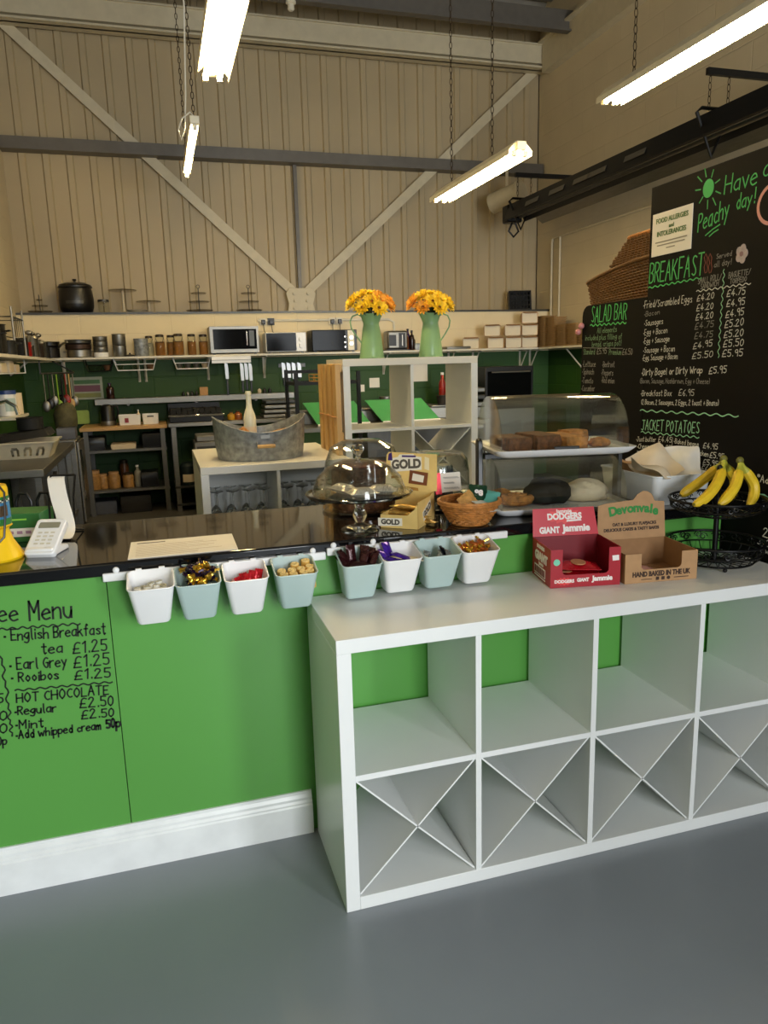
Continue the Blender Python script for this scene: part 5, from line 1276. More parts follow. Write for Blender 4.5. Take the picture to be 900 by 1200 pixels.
# ledge things
LZ = LEDGE+.0006; LY = 6.86
def LX_(px, z=2.15): return PX(px, LY, z)
t = thing('soup_kettle', 'large black soup kettle standing on the ledge at the left', 'soup kettle', (LX_(89.5), LY, LZ))
MB().lathe([(0, 0), (.135, 0), (.15, .012), (.168, .06), (.172, .13), (.165, .22), (.155, .252), (.168, .256), (.168, .268), (0, .268)], 40).obj('body', black_plastic, t)
MB().lathe([(0, .2685), (.162, .2685), (.155, .285), (.10, .305), (0, .312)], 40).obj('lid', black_plastic, t); MB().lathe([(0, .312), (.012, .312), (.012, .325), (.022, .333), (.018, .345), (0, .348)], 16).obj('lid_knob', black_plastic, t)
MB().lathe([(.1735, .09), (.1745, .09), (.1745, .12), (.1735, .12)], 12, a0=-2.1, a1=-1.1).obj('badge', darksteel, t)
t = thing('glass_jar', 'small clear lidded jar on the ledge right of the soup kettle', 'jar', (LX_(121), LY, LZ))
MB().lathe([(0, 0), (.05, 0), (.054, .006), (.054, .115), (0, .115)], 24).obj('jar_body', jar_m, t); MB().lathe([(0, .1155), (.056, .1155), (.056, .138), (0, .14)], 24).obj('lid', darksteel, t)
def cake_tier(px, label, radii, heights, m_, ring=True, group=None):
    t = thing('tiered_cake_stand', label, 'cake stand', (LX_(px), LY, LZ), 0, group)
    MB().lathe([(0, 0), (.04, 0), (.03, .008), (.008, .012), (0, .012)], 20).obj('foot', m_, t)
    for r, h in zip(radii, heights): MB().lathe([(.006, h), (r*.9, h), (r, h+.012), (r*.98, h+.014), (r*.88, h+.004), (.006, h+.004)], 32).obj('plate', glass('grey_glass', (.72, .70, .66), .05, 1.2), t)
    MB().tube([(0, 0, .01), (0, 0, heights[-1]+.06)], .005, 8).obj('rod', m_, t)
    if ring: MB().tube([(.018*math.cos(a), 0, heights[-1]+.078+.018*math.sin(a)) for a in [2*PI*i/16 for i in range(16)]], .004, 6, closed=True).obj('ring_handle', m_, t)
    return t
cake_tier(233, 'three tier glass cake stand with a ring handle, left of the pair', (.145, .115, .085), (.014, .105, .195), darksteel, group='three tier glass stands')
cake_tier(291.5, 'three tier glass cake stand with a ring handle, next to the gusset', (.145, .115, .085), (.014, .105, .195), darksteel, group='three tier glass stands')
cake_tier(46, 'small dark tiered wire stand at the left end of the ledge', (.12, .08, .03), (.014, .07, .13), darksteel, ring=False)
frost = mat('frosted_stand', 'b9ad94', .4, var=.05)
for px, h, r, m_, lab in ((144.5, .235, .145, glass('grey_glass'), 'tall clear pedestal cake stand with a pale stem on the ledge'), (174, .12, .13, glass('grey_glass'), 'low clear pedestal cake stand on the ledge')):
    t = thing('pedestal_cake_stand', lab, 'cake stand', (LX_(px), LY, LZ))
    MB().lathe([(0, 0), (.055, 0), (.05, .01), (.018, .02), (.014, h*.5), (.016, h-.012), (0, h-.012)], 24).obj('stem', frost, t)
    MB().lathe([(0, h-.012), (r*.95, h-.010), (r, h), (r*.97, h+.002), (0, h-.006)], 36).obj('plate', m_, t)
t = thing('serving_plate', 'low cream dish lying between the two pedestal stands on the ledge', 'dish', (LX_(160), LY-.09, LZ))
MB().lathe([(0, 0), (.08, 0), (.11, .026), (.107, .028), (.078, .006), (0, .006)], 32).obj('dish', frost, t)
t = thing('plastic_crate', 'black plastic crate leaning on the right end of the ledge', 'crate', (PX(612, 6.72, 2.1), 6.76, LZ), -.3)
m = MB(); R_ = Matrix.Rotation(-.25, 4, 'X')
m.M = R_
for x in (-.125, .125): m.bx(x-.01, x+.01, 0, .12, .0, .24)
for z in (.01, .23): m.bx(-.125, .125, 0, .12, z-.01, z+.01)
m.bx(-.125, .125, .11, .12, 0, .24)
for k in range(1, 6): m.bx(-.125+k*.042-.006, -.125+k*.042+.006, .0, .01, .01, .23)
for k in range(1, 4): m.bx(-.125, .125, 0, .01, k*.06-.006, k*.06+.006)
m.obj('crate_body', black_plastic, t)

# sockets and conduit
t = thing('conduit', 'cream plastic conduit running over the sockets on the back wall', 'conduit', (0, 6.695, 0)); zc = at(380, 375, Y=6.69).z
MB().tube([(PX(302, 6.69, zc), -.010, zc), (PX(455, 6.69, zc), -.010, zc), (PX(461, 6.69, zc), -.010, zc-.03), (PX(462, 6.69, zc), -.010, 1.60)], .014, 8).obj('pipe', cable_w, t)
for px, lab in ((308, 'first wall socket with a black plug, above the stainless microwave'), (317.5, 'second wall socket with a black plug, above the white microwave'), (389, 'third wall socket with a black plug, above the black oven'), (397.5, 'fourth wall socket with a black plug, right of the third')):
    x = PX(px, 6.68, zc); t = thing('wall_socket', lab, 'socket', (x, 6.6995, zc-.012), 0, 'sockets on the back wall')
    MB().bx(-.036, .036, -.03, 0, -.036, .036).obj('box', cable_w if px != 317.5 else black_plastic, t, bev=.003)
    MB().bx(-.022, .022, -.06, -.0305, -.03, .018).obj('plug', black_plastic, t, bev=.006)
    MB().tube([(0, -.045, -.03), (.006, -.045, -.10), (.05, -.06, -.20), (.12, -.05, -.25)] if px < 350 else [(0, -.045, -.03), (.0, -.045, -.10), (-.004, -.05, -.20)], .004, 6).obj('cable', black_plastic, t)

# under the shelf: baskets, knives, poster
def hang_basket(px0, px1, label, m_):
    x0, x1 = PX(px0, 6.45, 1.5), PX(px1, 6.45, 1.5); w = x1-x0; h = .115
    t = thing('under_shelf_basket', label, 'basket', (x0, 6.45, SZ-.022-h)); m = MB(); s = .035
    for y in (0, .22):
        m.tube([(0, y, h), (s, y, 0), (w-s, y, 0), (w, y, h)], .006, 6)
    for z, q in ((.0, s), (.06, s*.5)): m.tube([(q, 0, z), (w-q, 0, z), (w-q, .22, z), (q, .22, z)], .004, 5, closed=True)
    for k in range(1, 9): x = s+(w-2*s)*k/9; m.tube([(x, 0, 0), (x, .22, 0)], .0025, 5)
    m.obj('wire', m_, t); return x0, x1, SZ-.022-h
b1 = hang_basket(98, 132, 'black wire basket hung under the back shelf at the left', black_metal)
b2 = hang_basket(133, 183, 'white wire basket of glasses hung under the middle of the shelf', white_plastic)
b3 = hang_basket(203, 247, 'white wire basket of small cups hung below the storage jars', white_plastic)
for (x0, x1, z), n, m_, lab in ((b1, 3, jar_m, 'clear bowl in the black hanging basket'), (b2, 3, jar_m, 'clear bowl in the white hanging basket below the steel stack'), (b3, 4, steel, 'small cup in the white hanging basket under the jars')):
    for k in range(n):
        x = x0+.06+(x1-x0-.12)*k/(n-1); r = .036 if n == 4 else .042
        o = put(MB().lathe([(0, 0), (r*.6, 0), (r, r*1.3), (r*.95, r*1.3), (r*.55, .004), (0, .004)], 20).mesh('cup', m_ if (k < n-1) else (mat('brown_bowl', '6a4a30', .4) if n == 3 else mat('cream_bowl', 'c9b08c', .4))), 'bowl', (x, 6.55, z+.005), (0, 0, 0), lab if k < n-1 else lab.replace('clear', 'brown').replace('small', 'cream'), 'bowl' if n == 3 else 'cup', None)
        if k < n-1: o['group'] = lab+'s'
t = thing('knife_rack', 'white magnetic knife rack fixed under the shelf below the stainless microwave', 'knife rack', (PX(271, 6.39, 1.52), 6.392, SZ-.05)); w = (PX(294, 6.39, 1.5)-PX(248, 6.39, 1.5))/2
MB().bx(-w, w, -.012, .008, -.04, .028).obj('plate', white_plastic, t, bev=.002); MB().bx(-w, w, -.020, -.012, -.012, -.006).obj('groove', steel, t)
blade = mat('knife_steel', 'a4a6a6', .38, 1.)
def knife(px, py0, py1, y, bl, label, group, bw=.036):
    p0 = at(px, py0, Y=y); p1 = at(px, py1, Y=y); L = p0.z-p1.z
    t = thing('kitchen_knife', label, 'knife', (p0.x, y, p0.z), 0, group)
    MB().prism([(-bw/2, 0), (bw*.3, -.012), (bw/2, -.05), (bw/2, -L*bl), (-bw/2+.004, -L*bl)], .004, frame((0, .004, 0), (1, 0, 0), (0, 0, 1))).obj('blade', blade, t)
    MB().bx(-.011, .011, -.010, .010, -L, -L*bl-.0005).obj('handle', black_plastic, t, bev=.004)
for px, a, b, bl, k in ((265, 425, 463, .5, 'wide first knife on the white magnetic rack'), (283, 425, 460, .6, 'second knife on the white magnetic rack'), (288, 425, 457, .62, 'third knife on the white magnetic rack'), (293, 425, 460, .6, 'fourth knife on the white magnetic rack, with a black handle')):
    knife(px, a, b, 6.368, bl, k, 'knives on the white rack')
t = thing('knife_strip', 'dark magnetic strip on the green wall carrying four knives', 'knife strip', (PX(342, 6.69, 1.45), 6.699, at(342, 428, Y=6.69).z)); MB().bx(-.15, .15, -.012, 0, -.02, .02).obj('strip', darksteel, t)
for i, (px, b) in enumerate(((332, 452), (338, 452), (344, 446), (350.5, 444))):
    knife(px, 424.5, b, 6.678, .66 if i < 2 else .9, ('leftmost knife', 'second knife', 'third knife', 'rightmost knife')[i]+' on the dark wall strip left of the black rack', 'knives on the dark strip', .042)
p = at(102, 455, Y=6.69); t = thing('wall_poster', 'pale framed chart with coloured stripes on the green back wall', 'poster', (p.x, 6.699, p.z)); w, h = .155, .115
MB().bx(-w, w, -.008, 0, -h, h).obj('frame', mat('poster_grey', '9aa08c', .5), t)
for z0, z1, m_ in ((.045, .085, mat('poster_green', '3c6b3a', .5)), (-.035, .03, mat('poster_plum', '6a3a4a', .5)), (-.095, -.05, mat('poster_olive', '7d8040', .5))): MB().bx(-w+.025, w-.025, -.0095, -.008, z0, z1).obj('band', m_, t)
for px, py, s, lab in ((439, 448.5, .055, 'white notice on the green wall seen through the left opening of the tall unit'), (423, 455, .04, 'small white switch plate beside the notice behind the tall unit')):
    p = at(px, py, Y=6.69); t = thing('wall_notice', lab, 'notice', (p.x, 6.699, p.z)); MB().bx(-s*1.1, s*1.1, -.006, 0, -s, s).obj('plate', paper, t)
p = at(488, 436, Y=6.69); t = thing('wall_notice', 'large white sheet on the green wall behind the right opening of the tall unit', 'notice', (p.x, 6.699, p.z)); MB().bx(-.14, .14, -.006, 0, -.11, .11).obj('plate', paper, t)

# narrow steel shelf
ls0, ls1 = PX(111, 6.45, 1.1), PX(345, 6.45, 1.1); NZ = 1.145
t = thing('steel_wall_shelf', 'narrow stainless shelf across the green wall above the back tables', 'shelf', (0, 0, 0)); MB().bx(ls0, ls1, 6.45, 6.699, NZ-.06, NZ).obj('board', steel, t, bev=.003)
for px in (150, 230, 300): m = MB(); x = PX(px, 6.5, 1.1); m.bx(x-.012, x+.012, 6.50, 6.699, NZ-.075, NZ-.0605); m.obj('bracket', steel, t)
p = PX(239, 6.5, 1.2); put(slab_mesh('spice_box', kraft, .085, .06, .085, 2), 'small_box', (p, 6.53, NZ+.001), (0, 0, 0), 'small pale card box on the narrow steel shelf', 'box')
for i, px in enumerate((215, 220, 225, 230.5)): bottle('spice_pot', 'short dark spice pot on the narrow steel shelf' if i != 1 else 'short steel spice pot among the dark ones on the narrow shelf', PX(px, 6.53, 1.18), 6.53, NZ+.001, .018, .05, black_plastic if i != 1 else steel, black_plastic, 'spice pots left of the small box', 'spice pot')
for i, px in enumerate((304, 310, 316)): bottle('spice_pot', 'short dark pot on the right end of the narrow steel shelf' if i else 'short pale pot on the narrow shelf right of the hanging knives', PX(px, 6.53, 1.18), 6.53, NZ+.001, .02, .055, black_plastic if i != 0 else paper_warm, black_plastic, 'dark pots at the right of the narrow shelf', 'spice pot')
bottle('dark_bottle', 'dark bottle standing at the left end of the narrow steel shelf', PX(129, 6.55, 1.22), 6.56, NZ+.001, .04, .16, dk_b, pur_b)

# wooden back table
TX0, TX1, TY0, TY1, TH = PX(93, 6.1, .86), PX(196, 6.0, .88), 6.10, 6.695, .885
t = thing('wood_top_table', 'grey framed table with a plywood top and shelves at the back left', 'table', (0, 0, 0)); legm = mat('grey_table_steel', '6d6c68', .4, .6)
MB().bx(TX0, TX1, TY0, TY1, TH-.035, TH).obj('tabletop', ply, t, bev=.003)
for x in (TX0+.05, TX1-.05):
    for y in (TY0+.04, TY1-.04): MB().bx(x-.022, x+.022, y-.022, y+.022, 0, TH-.035).obj('leg', legm, t)
for z in (.63, .23): MB().bx(TX0+.02, TX1-.02, TY0+.02, TY1-.02, z, z+.025).obj('shelf', legm, t)
t = thing('kettle', 'black and steel electric kettle at the left of the plywood table', 'kettle', (PX(126, 6.35, 1.0), 6.35, TH+.001))
MB().lathe([(0, 0), (.075, 0), (.078, .01), (.076, .045), (0, .045)], 28).obj('base', steel, t); MB().lathe([(0, .0455), (.076, .0455), (.066, .17), (.058, .195), (.03, .21), (0, .212)], 28).obj('jug', black_plastic, t)
MB().tube([(.055, 0, .19), (.10, 0, .19), (.105, 0, .13), (.085, 0, .07), (.07, 0, .06)], .010, 8).obj('handle', black_plastic, t)
def caddy(px0, px1, h, label, red=False):
    x0, x1 = PX(px0, 6.25, .93), PX(px1, 6.25, .93); w = (x1-x0)/2; t = thing('storage_caddy', label, 'caddy', ((x0+x1)/2, 6.33, TH+.001)); q = lambda gx, gy, z: [Vector((x, y, z)) for x, y in rr(-gx, gx, -gy, gy, .01, 3)]
    MB().loft([q(w*.94, .075, 0), q(w, .085, h), q(w-.006, .079, h), q(w*.94-.006, .07, .006)]).obj('body', white_plastic, t)
    if red: MB().bx(-w*.45, -w*.1, -.0835, -.0795, h*.25, h*.7).obj('red_mark', redb, t)
    else: MB().bx(-w*.4, w*.4, -.0855, -.081, h*.72, h*.86).obj('hand_slot', darksteel, t)
    return t
caddy(139, 165, .10, 'white caddy with a red mark on the plywood table', True); caddy(167, 186, .10, 'plain white caddy with a hand slot on the plywood table')
bottle('small_bottle', 'small pale capped bottle standing in the marked white caddy', PX(162, 6.33, 1.0), 6.33, TH+.008, .018, .14, paper_warm, white_plastic)
t = thing('chopping_board', 'lime green chopping board leaning on the back wall left of the kettle', 'chopping board', (PX(86, 6.6, .95), 6.62, TH+.001)); lime = mat('lime_board', '9db85a', .5, var=.05)
MB().prism(rr(-.14, .15, 0, .145, .02), .015, frame((0, .04, .003), (1, 0, 0), (0, .3, .95))).obj('board', lime, t)
for i, (px, w, h, z, m_, lab) in enumerate(((112, .20, .13, .656, black_plastic, 'black folded crate on the upper shelf of the plywood table'), (145, .24, .05, .656, paper_warm, 'flat cream box on the upper shelf of the plywood table'), (180, .22, .14, .656, black_plastic, 'black box on the upper shelf under the right end of the plywood table'), (176, .17, .15, .256, black_metal, 'black machine on the lower shelf of the plywood table'))):
    put(slab_mesh('shelf_box', m_, w, .26, h, 40+i), 'storage_box', (PX(px, 6.3, z+.05), 6.30, z), (0, 0, 0), lab, 'box')
for i, (px, h, r, lab) in enumerate(((110, .19, .075, 'large amber jar at the left under the plywood table'), (121, .15, .05, 'second amber jar under the plywood table'), (134, .165, .06, 'third amber jar under the plywood table, in the middle'), (150.5, .15, .055, 'rightmost short amber jar under the plywood table'), (146, .26, .045, 'tall brown jar at the back under the plywood table'))):
    t = thing('food_jar', lab, 'jar', (PX(px, 6.28, .33), 6.26 if i < 4 else 6.45, .2565), 0, 'amber jars under the plywood table')
    MB().lathe([(0, 0), (r*.95, 0), (r, .01), (r, h*.75), (r*.8, h*.86), (0, h*.86)], 22).obj('jar_body', mat('amber_contents', '9a7340', .45, var=.25, scale=40) if i < 4 else mat('brown_contents', '5a3418', .4), t); MB().lathe([(0, h*.8605), (r*.85, h*.8605), (r*.85, h), (0, h)], 22).obj('lid', kraft if i < 3 else lid_m, t)
bottle('squeeze_bottle', 'pale squeeze bottle on the lower shelf beside the black machine', PX(162, 6.28, .33), 6.26, .2565, .035, .22, mat('dull_bottle', '8e8a7c', .4), white_plastic)
put(slab_mesh('floor_crate', matt_black, .30, .35, .17, 9), 'floor_crate', (PX(160, 6.35, .1), 6.35, .001), (0, 0, 0), 'black crate on the floor under the plywood table', 'crate')
put(slab_mesh('floor_crate', mat('dusty_blue', '3c4252', .6), .26, .3, .13, 10), 'floor_crate', (PX(122, 6.35, .1), 6.35, .001), (0, 0, 0), 'dull blue crate on the floor left of the black crate', 'crate')
# steel griddle table
EX0, EX1 = PX(197, 6.0, .88), PX(345, 6.0, .88)
t = thing('griddle_table', 'stainless steel table below the narrow shelf carrying a black griddle', 'table', (0, 0, 0))
MB().bx(EX0, EX1, 6.0, 6.695, .86, .90).obj('tabletop', steel, t, bev=.004)
for x in (EX0+.05, EX1-.05):
    for y in (6.05, 6.64): MB().bx(x-.022, x+.022, y-.022, y+.022, 0, .86).obj('leg', steel, t)
for z in (.24, .06): MB().bx(EX0+.02, EX1-.02, 6.02, 6.67, z, z+.02).obj('shelf', darksteel, t)
t = thing('griddle', 'wide black griddle with a steel front edge on the stainless table', 'griddle', (EX0+.02, 6.05, .901)); w = PX(262, 6.05, .95)-EX0-.02
MB().bx(0, w, 0, .5, .0, .075).obj('body', black_metal, t, bev=.004); MB().bx(-.01, w+.01, -.03, .0, .055, .075).obj('front_lip', chrome, t, bev=.004)
m = MB()
for k in range(9): m.box((.04+k*(w-.08)/8, .25, .10), (.05, .38, .05), rot=(0, .2*((-1)**k), 0))
m.obj('ribbed_plate', matt_black, t)
m = MB(); m.bx(.0, w, .44, .50, .0755, .17); m.obj('splashback', black_metal, t)
for i, (px, r, h, m_, lab) in enumerate(((271, .05, .06, mat('mustard_jar', 'b98a1e', .4), 'yellow jar on the steel table right of the griddle'), (279, .05, .07, org_b, 'brown jar on the steel table left of the cream bottle'))):
    bottle('sauce_jar', lab, PX(px, 6.1, .93), 6.1, .901, r*.8, h+.02, m_, lid_m, cat='jar')
t = thing('food_tray_stack', 'stack of steel trays on the stainless table behind the metal tub', 'trays', (PX(328, 6.2, 1.0), 6.25, .901))
for k in range(4): MB().bx(-.19+.01*k, .19-.012*k, -.15, .15, .002+.048*k, .036+.048*k).obj('tray', steel if k != 3 else darksteel, t, bev=.006)
t = thing('steel_appliance', 'stainless box appliance under the right of the griddle table', 'appliance', (PX(240, 5.6, .75), 5.55, 0))
MB().bx(-.10, .5, 0, .36, 0, .74).obj('body', steel, t, bev=.006); MB().bx(-.08, .48, -.012, 0, .5, .70).obj('front', darksteel, t); MB().bx(-.08, .48, .02, .34, .74, .80).obj('hopper', steel, t, bev=.01)
t = thing('gas_canister', 'dark canister with a pale label on the low shelf of the griddle table', 'canister', (PX(221, 6.15, .33), 6.15, .261)); MB().lathe([(0, 0), (.08, 0), (.085, .01), (.085, .19), (.06, .22), (.03, .23), (0, .23)], 24).obj('body', mat('dark_teal', '1f2c2c', .4), t); MB().lathe([(.0855, .03), (.0862, .03), (.0862, .11), (.0855, .11)], 16, a0=-2.3, a1=-.7).obj('label', paper_warm, t)

# food boxes and brown trays on the right of the shelf
box_in = mat('pale_box_inside', 'dacfb6', .6, var=.03)
def food_box(px0, px1, py0, py1, label, y=6.42, d=.22):
    a = at(px0, py1, Y=y); b = at(px1, py0, Y=y); w = b.x-a.x; h = b.z-a.z
    return w, h, a
r0 = SZ+.001; bw, bh = .225, .128
bt = None
fb = [(552, 0, 'bottom row, far left'), (581, 0, 'bottom row, second'), (602, 0, 'bottom row, third'), (621, 0, 'bottom row, fourth'), (577, 1, 'second row, left'), (601, 1, 'second row, middle'), (621, 1, 'second row, right'), (621, 2, 'alone on top of the stack')]
for i, (px, row, where) in enumerate(fb):
    pos = (PX(px, 6.41, r0+.06+row*bh), 6.41, r0+row*(bh+.012)); lab = 'brown takeaway food box with pale lining, %s' % where
    if i == 0:
        bt = thing('food_box', lab, 'food box', pos, -.28, 'takeaway food boxes on the back shelf'); q = lambda gx, gz, y: [Vector((x, y, z+gz)) for x, z in rr(-gx, gx, -gz, gz, .014, 3)]
        W_, H_ = .094, .062
        def q(gx, gz, y): return [Vector((x, y, z+H_)) for x, z in rr(-gx, gx, -gz, gz, .012, 3)]
        MB().loft([q(W_*.86, H_*.86, .14), q(W_, H_, .0), q(W_-.003, H_-.003, .0), q(W_*.86-.003, H_*.86-.003, .135)]).obj('carton', kraft, bt)
        MB().loft([q(W_-.004, H_-.004, .001), q(W_*.90, H_*.90, .09), q(W_*.90-.002, H_*.90-.002, .092)], (True, True)).obj('pale_lining', box_in, bt) if 0 else MB().prism([(x, z+H_) for x, z in rr(-W_+.0035, W_-.0035, -H_+.0035, H_-.0035, .01, 3)], .004, frame((0, .016, 0), (1, 0, 0), (0, 0, 1))).obj('pale_lining', box_in, bt)
        MB().box((0, -.012, H_*2-.003), (W_*1.7, .03, .002), rot=(.5, 0, 0)).obj('flap', kraft_in, bt)
    else: dup(bt, pos, -.28, lab)
traym = mat('brown_tray', 'a58558', .75, var=.16, scale=30, stretch=(1, 1, 30))
for i, (px, y, h, lab) in enumerate(((637, 6.40, .36, 'tallest stack of brown food trays beside the food boxes'), (652, 6.17, .355, 'second tall stack of brown food trays against the right wall'), (655, 5.94, .24, 'middle height stack of brown food trays on the right shelf'), (672, 5.71, .26, 'stack of brown food trays nearest the salad bar board'), (664, 5.48, .15, 'shortest stack of brown food trays at the front of the right shelf'))):
    x = min(max(PX(px, y, 1.7), 4.10), 4.19); t = thing('food_tray_stack', lab, 'food trays', (x, y, r0), 0, 'stacks of brown food trays'); n = int(h/.024)
    for k in range(n):
        q = lambda gx, gy, z: [Vector((a, b, z)) for a, b in rr(-gx, gx, -gy, gy, .02, 3)]
        MB().loft([q(.072, .085, .024*k+.0005), q(.088, .10, .024*k+.021), q(.084, .096, .024*k+.0215), q(.07, .083, .024*k+.004)]).obj('tray', traym, t)
t = thing('counter_oven', 'black fronted counter oven at the right behind the display case', 'oven', (PX(597, 5.8, 1.25), 5.8, 0)); w = .29
MB().bx(-w, w, 0, .6, .9, 1.36).obj('body', black_plastic, t, bev=.006); MB().bx(-w+.03, w-.03, -.012, 0, .95, 1.31).obj('door', win_glass, t); MB().cyl((-w+.06, -.04, 1.30), (w-.06, -.04, 1.30), .009, n=10).obj('handle', steel, t)
MB().bx(-w-.02, w+.02, 0, .62, 0, .9).obj('stand', steel, t)
x = PX(597, 5.8, 1.25)-.31-.20; t = thing('steel_cabinet', 'dull steel cabinet with cluttered trays left of the counter oven', 'cabinet', (x, 5.6, 0)); MB().bx(-.11, .18, 0, .6, 0, .95).obj('body', steel, t, bev=.005)
for k in range(3): MB().bx(-.10, .14, .02, .5, .952+.075*k, 1.0+.075*k).obj('tray', steel if k != 1 else darksteel, t, bev=.008)
bottle('sauce_bottle', 'red brown sauce bottle seen through the right opening of the tall unit', PX(517.5, 6.3, 1.25), 6.28, .9505, .04, .36, redb, white_plastic)
t = thing('back_counter', 'dark low counter on the back wall behind the tall white unit', 'counter', (PX(430, 6.1, .9), 6.1, 0)); w = PX(523.5, 6.1, .9)-PX(430, 6.1, .9)
MB().bx(0, w, 0, .59, .05, .945).obj('body', darksteel, t); MB().bx(-.0, w, -.02, .59, .9455, .949).obj('top', steel, t); MB().bx(.0, w, .03, .56, 0, .05).obj('plinth', black_plastic, t)
# ================================================================ kitchen along the left wall
LSX = -1.30
t = thing('wall_shelf', 'white shelf along the left wall crowded with pans and tubs', 'shelf', (0, 0, 0))
MB().bx(XL, LSX, 3.2, 6.38, SZ-.03, SZ-.008).obj('board', shelf_m, t, bev=.002)
for y in (3.9, 5.0, 6.0):
    m = MB(); m.bx(XL, XL+.006, y-.02, y+.02, SZ-.16, SZ-.03); m.bar((XL+.004, y, SZ-.15), (XL+.16, y, SZ-.035), .014, .014); m.obj('bracket', brk, t)
LT = SZ-.007
pot('stock_pot', 'big black pot at the left edge on the left wall shelf', -1.46, 4.05, LT, .13, .20, black_metal, 'pot')
t = thing('wire_plate_rack', 'wire rack with a tall steel post above the pots at the left edge', 'rack', (-1.42, 4.5, LT))
m = MB(); m.tube([(-.12, -.2, .27), (.10, -.2, .27), (.10, .25, .27), (-.12, .25, .27)], .006, 6, closed=True)
for k in range(7): y = -.17+k*.065; m.tube([(-.12, y, .27), (-.12, y, .17), (.10, y, .12), (.10, y, .27)], .004, 5)
m.obj('wire', darksteel, t)
for x, y in ((-.12, -.2), (.10, -.2), (.10, .25), (-.12, .25)): MB().tube([(x, y, 0), (x, y, .34)], .008, 8).obj('post', steel, t)
for i, (x, y, r, h, m_, lab) in enumerate(((-1.36, 4.95, .055, .11, redb, 'red tub on the left wall shelf'), (-1.45, 5.3, .07, .13, white_plastic, 'white lidded tub on the left wall shelf'), (-1.36, 5.42, .05, .16, steel, 'slim steel canister on the left wall shelf'), (-1.46, 5.75, .09, .17, darksteel, 'dark pan toward the back of the left wall shelf'), (-1.36, 5.85, .05, .13, steel, 'small steel canister toward the back of the left wall shelf'), (-1.42, 6.15, .09, .15, black_metal, 'black pan at the back end of the left wall shelf'))):
    pot('tub' if i < 2 else 'canister', lab, x, y, LT, r, h, m_, 'tub' if i < 2 else 'container', ears=False, lid=i in (1, 2, 4))
for i, (x, y, r, h, m_, lab) in enumerate(((-1.38, 3.72, .075, .16, matt_black, 'black saucepan at the very front of the left wall shelf'), (-1.35, 4.225, .05, .10, darksteel, 'short dark pan between the big black pot and the plate rack'), (-1.36, 4.86, .045, .14, matt_black, 'black canister just beyond the plate rack'),
        (-1.36, 5.13, .05, .09, steel, 'small steel bowl beyond the red tub'), (-1.36, 5.65, .055, .12, mat('sooty_brown', '2a1f18', .5), 'sooty brown pot in the middle of the left wall shelf'), (-1.35, 6.02, .05, .10, matt_black, 'little black pot near the back end of the left wall shelf'))):
    pot('saucepan', lab, x, y, LT, r, h, m_, 'pan', ears=i in (0, 1))
for i, y in enumerate((5.05, 5.2, 5.55)):
    t = thing('ladle', 'steel ladle hanging out over the edge of the left shelf', 'ladle', (-1.33, y, LT), 0, 'ladles on the left shelf'); MB().tube([(-.12, 0, .004), (-.02, 0, .05), (.0, 0, .17)], .005, 6).obj('handle', steel, t); MB().ball((.0, 0, .19), (.03, .03, .02), 14, 8).obj('cup', steel, t)
# lower wire shelf with boxes
t = thing('wire_shelf', 'thin white wire shelf below the left wall shelf at the frame edge', 'shelf', (0, 0, 0)); m = MB()
for x in (XL+.01, XL+.12, -1.38): m.tube([(x, 3.5, 1.43), (x, 5.0, 1.43)], .005, 6)
for k in range(9): m.tube([(XL+.01, 3.5+k*.187, 1.43), (-1.38, 3.5+k*.187, 1.43)], .003, 5)
m.tube([(-1.38, 5.0, 1.43), (-1.38, 5.0, SZ-.03)], .005, 6); m.tube([(-1.38, 3.5, 1.43), (-1.38, 3.5, SZ-.03)], .005, 6); m.obj('wire', white_plastic, t)
for i, (y, w, h) in enumerate(((4.2, .2, .07), (4.5, .17, .085), (4.75, .16, .06))):
    put(slab_mesh('cream_box', paper_warm, .16, w, h, 60+i), 'cream_box', (-1.47, y, 1.4365), (0, 0, 0), ('cream box on the wire shelf, nearest the frame edge', 'taller cream box in the middle of the wire shelf', 'flat cream box at the back end of the wire shelf')[i], 'box', 'cream boxes on the wire shelf')
# second low shelf with white jug
t = thing('left_low_shelf', 'dull narrow shelf on the green left wall carrying a white jug', 'shelf', (0, 0, 0)); MB().bx(XL, -1.42, 4.55, 5.2, 1.08, 1.10).obj('board', shelf_m, t)
t = thing('white_jug', 'white tub with a blue lid on the left wall', 'tub', (-1.50, 4.75, 1.101)); MB().lathe([(0, 0), (.06, 0), (.068, .01), (.07, .17), (0, .17)], 24).obj('body', white_plastic, t); MB().lathe([(0, .1705), (.074, .1705), (.072, .20), (0, .202)], 24).obj('lid', mat('blue_lid', '1f3a7a', .4), t)
MB().lathe([(.0708, .04), (.0715, .04), (.0715, .14), (.0708, .14)], 10, a0=-1.6, a1=-.4).obj('label', mint_plastic, t)
pot('beige_tub', 'beige tub beside the white tub on the left wall', -1.49, 5.02, 1.101, .06, .17, paper_warm, 'tub', ears=False)
